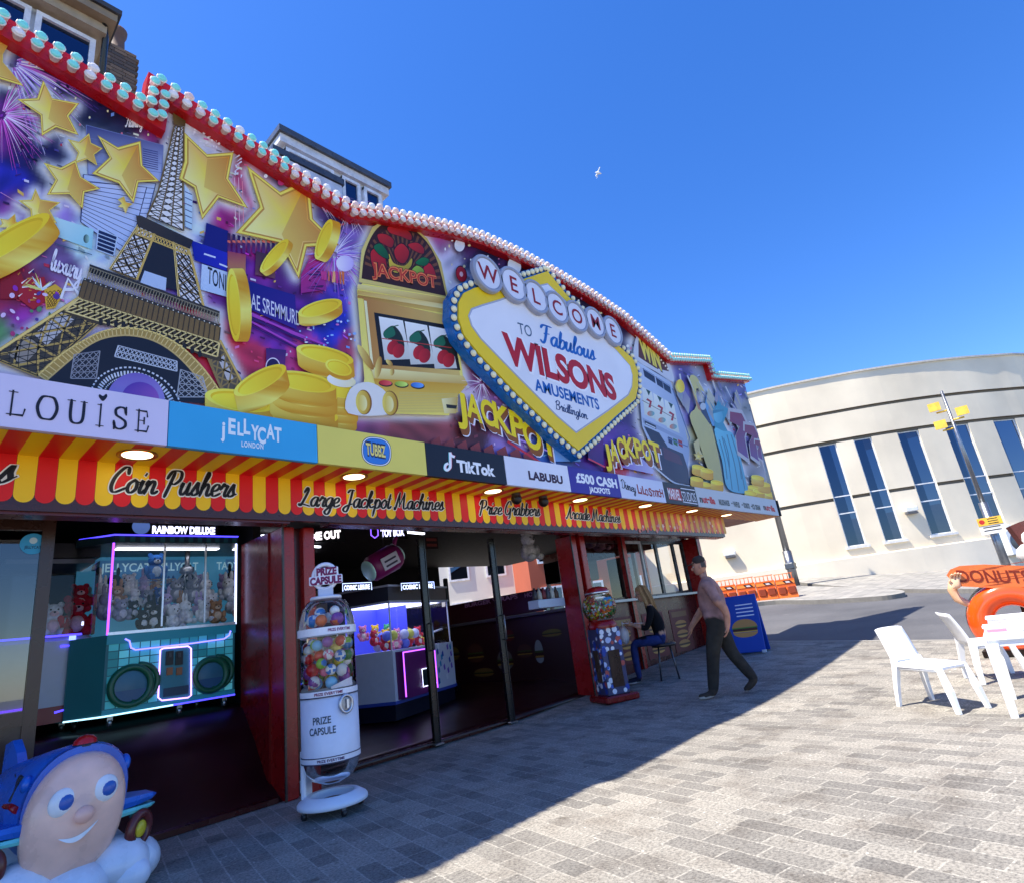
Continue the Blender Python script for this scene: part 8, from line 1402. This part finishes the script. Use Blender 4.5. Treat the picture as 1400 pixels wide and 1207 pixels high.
# ================================================================== CAFE CORNER
WH = (236, 238, 242)
def chair(corners, label, zs=.455, zb=.835, lean=.10):
    """moulded chair from its four feet: back-left, back-right, front-right, front-left"""
    BLc, BRc, FRc, FLc = [Vector((c[0], c[1], terr(c[0], c[1]))) for c in corners]; cen = (BLc+BRc+FRc+FLc)/4; t = thing('plastic_chair', label, 'chair', tuple(cen), 'white plastic chairs on the square')
    fwd = ((FRc+FLc)-(BLc+BRc)).normalized(); rt = ((BRc+FRc)-(BLc+FLc)).normalized(); dep = ((FRc+FLc)/2-(BLc+BRc)/2).length; wd = (((BRc-BLc).length)+(FRc-FLc).length)/2; z0_ = cen.z
    Q = lambda f, r_, z: cen+fwd*f+rt*r_+Vector((0, 0, z-0)); hw, hd = wd*.46, dep*.40
    m = MB(); m.color(WH); nu, nv = 8, 8; th = .022
    def shell(fn, nm):
        m = MB(); m.color(WH); top, bot = {}, {}
        for i in range(nu+1):
            for j in range(nv+1): a, b = fn(i/nu, j/nv); top[i, j] = m.V(a); bot[i, j] = m.V(b)
        for i in range(nu):
            for j in range(nv): m.face([top[i, j], top[i+1, j], top[i+1, j+1], top[i, j+1]], sm=True); m.face([bot[i, j], bot[i, j+1], bot[i+1, j+1], bot[i+1, j]], sm=True)
        for k in range(nu): m.face([top[k, 0], bot[k, 0], bot[k+1, 0], top[k+1, 0]]); m.face([top[k, nv], top[k+1, nv], bot[k+1, nv], bot[k, nv]])
        for k in range(nv): m.face([top[0, k], top[0, k+1], bot[0, k+1], bot[0, k]]); m.face([top[nu, k], bot[nu, k], bot[nu, k+1], top[nu, k+1]])
        return m.build(nm, PLAST, t)
    def seatf(u, v):
        f = -hd+2*hd*u; r_ = (-hw+2*hw*v)*(1-.03*u); dip = -.014*math.sin(math.pi*v)*math.sin(math.pi*min(1, u*1.1))-.02*max(0, (u-.85)/.15)**2+.012*(1-u); return Q(f, r_, zs+dip), Q(f, r_, zs+dip-th-.02*(abs(v-.5)*2)**6)
    def backf(u, v):
        f = -hd-lean*u-.045*u*u-.02; r_ = (-hw+2*hw*v)*(1-.04*u); cur = -.045*math.sin(math.pi*v)*(.5+.5*u); z = zs-.02+(zb-zs+.02)*u-.012*(abs(v-.5)*2)**4*u; return Q(f+cur+.02, r_, z), Q(f+cur-th+.02, r_, z)
    shell(seatf, 'seat'); shell(backf, 'backrest')
    m = MB(); m.color(WH); m.box((0, 0, 0), (.001, .001, .001)) if False else None
    for s_ in (-1, 1): m.tube([Q(-hd+.02, s_*(hw-.03), zs-.05), Q(hd-.03, s_*(hw-.03), zs-.05)], .02, 6)
    m.build('apron', PLAST, t)
    for (foot, f, r_, back) in ((BLc, -hd-.01, -hw+.02, 1), (BRc, -hd-.01, hw-.02, 1), (FRc, hd-.03, hw-.03, 0), (FLc, hd-.03, -hw+.03, 0)):
        m = MB(); m.color(WH); topz = zs+.05 if back else zs-.01; tpnt = Q(f-(lean*.12 if back else 0), r_, topz); mid = Q(f, r_, zs-.03); pts = ([tpnt, mid] if back else [tpnt])+[foot.lerp(mid, .5)+fwd*(.012 if not back else -.012), foot+Vector((0, 0, .004))]
        rows = []
        for k, p in enumerate(pts):
            w_ = (.02+.018*(1-k/(len(pts)-1)))*(1 if k else .6); d_ = w_*1.15; rows.append([m.V(p+fwd*a*d_+rt*b*w_*.85) for a, b in ((-1, -1), (1, -1), (1, 1), (-1, 1))])
        for a, b in zip(rows, rows[1:]):
            for j in range(4): m.face([a[j], a[(j+1) % 4], b[(j+1) % 4], b[j]])
        m.face(rows[0]); m.face(rows[-1]); m.build('leg', PLAST, t)
    return t
chair([gnd(1230, 966), gnd(1275, 957), gnd(1352, 968), gnd(1312, 977)], 'white plastic chair standing alone at the front left of the cafe table')
c1, c2 = gnd(1322, 927), gnd(1350, 938); e_ = (c2-c1)[:2]; e_ = e_/np.linalg.norm(e_); f_ = np.array([e_[1], -e_[0]]); f_ = f_ if f_[0]*.2-f_[1] > 0 else -f_
A1 = c1[:2]; A2_ = A1+e_*.46; chair([A1, A2_, A2_+f_*.5, A1+f_*.5] if True else 0, 'white plastic chair tucked up to the far side of the cafe table')
# cafe table at the right edge
tp_ = gnd(1391, 980)[:2]; u_ = np.array([.08, -.997]); w_ = np.array([.997, .08]); tz = .72; t = thing('cafe_table', 'white plastic cafe table with trays at the right edge of the square', 'table', (*(tp_+u_*.45+w_*.45), 0)); L_, W_ = .9, 1.0
o_ = tp_-u_*.05-w_*.05
m = MB(); m.color(WH); Pq = lambda a, b, d: (*(o_+u_*a+w_*b), d)
def rrect(L, W, r_): return [(cx_+r_*math.cos(a), cy_+r_*math.sin(a)) for cx_, cy_, a0 in ((L-r_, W-r_, 0), (r_, W-r_, math.pi/2), (r_, r_, math.pi), (L-r_, r_, 1.5*math.pi)) for a in np.linspace(a0, a0+math.pi/2, 5)]
m.prism(rrect(L_, W_, .06), Pq, tz-.03, tz); m.prism([(x*.96+.02, y*.96+.02) for x, y in rrect(L_, W_, .06)], Pq, tz-.09, tz-.031); m.build('table_top', PLAST, t)
for a, b in ((.05, .05), (L_-.05, .05), (L_-.05, W_-.05), (.05, W_-.05)):
    m = MB(); m.color(WH); p = o_+u_*a+w_*b; rows = []
    for k, (z, s_) in enumerate(((tz-.06, .055), (.45, .042), (.0, .03))): q_ = p+(o_+u_*L_/2+w_*W_/2-p)*.02*k*-1; rows.append([m.V((*(q_+u_*i*s_+w_*j*s_), z)) for i, j in ((-1, -1), (1, -1), (1, 1), (-1, 1))])
    for r0, r1 in zip(rows, rows[1:]):
        for j in range(4): m.face([r0[j], r0[(j+1) % 4], r1[(j+1) % 4], r1[j]])
    m.face(rows[0]); m.face(rows[-1]); m.build('leg', PLAST, t)
for k, (a, b, wd, dp, hh_, lb) in enumerate([(.02, .30, .30, .26, .06, 'low white food box with a pink stripe on the near part of the cafe table'), (.06, .62, .36, .26, .12, 'taller white food box with a pink stripe at the far end of the cafe table')]):
    bx_ = thing('food_box', lb, 'food box', (*(o_+u_*a+w_*b), tz), 'food boxes on the cafe table'); m = MB(); m.color((240, 240, 242)); m.prism([(a, b), (a+wd, b), (a+wd, b+dp), (a, b+dp)], Pq, tz+.002, tz+hh_); m.color((246, 246, 248)); m.prism([(a-.01, b-.01), (a+wd+.01, b-.01), (a+wd+.01, b+dp+.01), (a-.01, b+dp+.01)], Pq, tz+hh_, tz+hh_+.02); m.build('box', PLAST, bx_)
    m = MB(); m.color((236, 130, 150)); m.prism([(a+.02, b-.004), (a+wd*.6, b-.004), (a+wd*.6, b-.001), (a+.02, b-.001)], Pq, tz+hh_*.3, tz+hh_*.7); m.prism([(a-.004, b+.02), (a-.001, b+.02), (a-.001, b+dp*.7), (a-.004, b+dp*.7)], Pq, tz+hh_*.3, tz+hh_*.7); m.build('stripe', PRINT, bx_)
# ---- the doughnut advertising figure
dg = gnd(1385, 893); dxy = dg[:2]; dz = terr(*dxy); fw_ = -dxy/np.linalg.norm(dxy); sd_ = np.array([fw_[1]*-1, fw_[0]]); 
if sd_ @ np.array([CM[0][0], CM[0][1]]) < 0: sd_ = -sd_
dist = np.hypot(*dxy); 
def DP(u, v, dd=0.): d = ray(u, v); k = (dist-dd)/np.hypot(d[0], d[1]); return CO+d*k
dn = thing('doughnut_figure', 'orange doughnut advertising figure whose arms hold up a wooden DONUTS board', 'advertising figure', (*dxy, dz)); ang = math.atan2(sd_[1], sd_[0])
cq = DP(1388, 847); Rr = np.linalg.norm(DP(1322, 850)-DP(1388, 850)); rm = Rr*.30; DM = Matrix.Translation(Vector(cq)) @ Matrix.Rotation(ang, 4, 'Z'); m = MB(); m.M = DM; m.color((246, 84, 22)); m.tube([((Rr-rm)*math.cos(a), 0, (Rr-rm)*math.sin(a)*.95) for a in np.linspace(0, 2*math.pi, 40, endpoint=False)], rm, 18, closed=True); m.build('ring', vmat('wet_gloss_paint', .12, nscale=3, namt=.08, coat=.6), dn)
m = MB(); m.M = DM; m.color((30, 26, 28)); m.lathe([(Rr*.98, rm*.6), (Rr*1.02, rm*.9), (Rr*.5, rm*.9), (Rr*.5, rm*.6)], (0, 0, 0), 32, 'Y'); m.box((0, rm*.9, -Rr*.7), (Rr*1.1, .1, Rr*.8)); m.build('back_board', PAINT, dn)
m = MB(); m.color((226, 178, 140)); m.tube([DP(1336, 826), DP(1322, 824), DP(1309, 818), DP(1302, 806), DP(1304, 796)], [.055, .055, .06, .065, .07], 10); m.build('arm', PAINT, dn)
hm = DP(1305, 793, .12); V_ = [(*(hm-np.array([0, 0, .13])), .06)]; E_ = []; hd_ = Vector((sd_[0]*.1, sd_[1]*.1, 1)); hand(V_, E_, 0, hd_, (fw_[0]*.8+sd_[0]*.5, fw_[1]*.8+sd_[1]*.5, -.1), (sd_[0], sd_[1], 0), 1.9); skin('hand', V_, E_, PAINT, dn, lambda p: (232, 186, 150), 2)
bp_ = [(1294, 786), (1299, 778), (1312, 773), (1345, 771), (1400, 773), (1440, 772), (1462, 780), (1455, 796), (1420, 801), (1360, 803), (1312, 801), (1308, 794), (1298, 790)]
q_ = [DP(u, v, .1) for u, v in bp_]; xs_ = [(float((p[:2]-dxy) @ sd_), float(p[2])) for p in q_]; BPf = lambda a, b, d: (*(dxy+sd_*a+fw_*(.1+d)), b); m = MB(); m.color((226, 110, 50)); m.prism(xs_, BPf, -.03, .03); bo = m.build('wooden_board', PAINT, dn); m = MB(); rr = random.Random(2)
for k in range(12): a = rr.uniform(xs_[0][0]+.15, xs_[6][0]-.6); z = rr.uniform(min(p[1] for p in xs_)+.05, max(p[1] for p in xs_)-.05); l_ = rr.uniform(.2, .6); m.color((150, 60, 24)); m.poly([BPf(a, z, .032+k*.0001), BPf(a+l_*.5, z-.006, .032+k*.0001), BPf(a+l_, z+.004, .032+k*.0001), BPf(a+l_*.5, z+.006, .032+k*.0001)])
m.build('wood_grain', PRINT, bo); pa, pb_ = DP(1312, 795, .14), DP(1411, 796, .14); (vs, fs), wd = tx('DONUTS', .015); a0 = float((pa[:2]-dxy) @ sd_); a1 = float((pb_[:2]-dxy) @ sd_); cp_ = np.linalg.norm(DP(1330, 779, .14)-DP(1330, 795, .14)); m = MB(); m.color((120, 36, 16)); m.ptext((vs, fs), lambda x, y: BPf(a0+(a1-a0)*x/wd, pa[2]+(pb_[2]-pa[2])*x/wd+y*cp_, .036)); m.build('lettering', PRINT, bo)
m = MB(); m.color((60, 50, 46)); m.tube([(*(dxy-fw_*.25+sd_*.3), dz), (*(dxy-fw_*.1+sd_*.3), dz+1.2)], .03, 8); m.box((*(dxy-fw_*.1), dz+.04), (.8, .6, .08)); m.build('stand', METAL, dn)
# ---- ice cream sculpture at the very edge of the view
ig = gnd(1480, 868); ixy = ig[:2]; iz = terr(*ixy); idist = np.hypot(*ixy)
def IP(u, v): d = ray(u, v); k = idist/np.hypot(d[0], d[1]); return CO+d*k
ic = thing('ice_cream_sculpture', 'giant ice cream cone sculpture with a chocolate flake, just entering the right edge', 'advertising figure', (*ixy, iz)); zt_ = IP(1392, 752)[2]; m = MB(); m.color((206, 150, 84)); m.lathe([(.0, iz), (.12, iz), (.34, zt_-.55), (.36, zt_-.42), (0, zt_-.42)], (*ixy, 0), 20); m.build('cone', MATTE, ic)
m = MB(); m.color((240, 240, 238)); k_ = float(np.linalg.norm(IP(1389, 757)[:2]-ixy))
for z, r_ in ((zt_-.35, k_*.9), (zt_-.1, k_), (zt_+.12, k_*.72), (zt_+.32, k_*.42)): m.tube([(ixy[0]+(r_-.16)*math.cos(a), ixy[1]+(r_-.16)*math.sin(a), z+a*.012) for a in np.linspace(0, 2*math.pi, 24, endpoint=False)], .17, 10, closed=True)
m.ball((*ixy, zt_+.5), .12, 12, 8); m.build('swirl', PAINT, ic); p = IP(1388, 716); m = MB(); m.color((92, 44, 40)); q_ = IP(1420, 758); dv = Vector(q_-p); m.M = Matrix.Translation(Vector(p)); m.tube([(0, 0, 0), tuple(dv)], [.14, .14], 6, sm=False); m.build('flake', MATTE, ic)
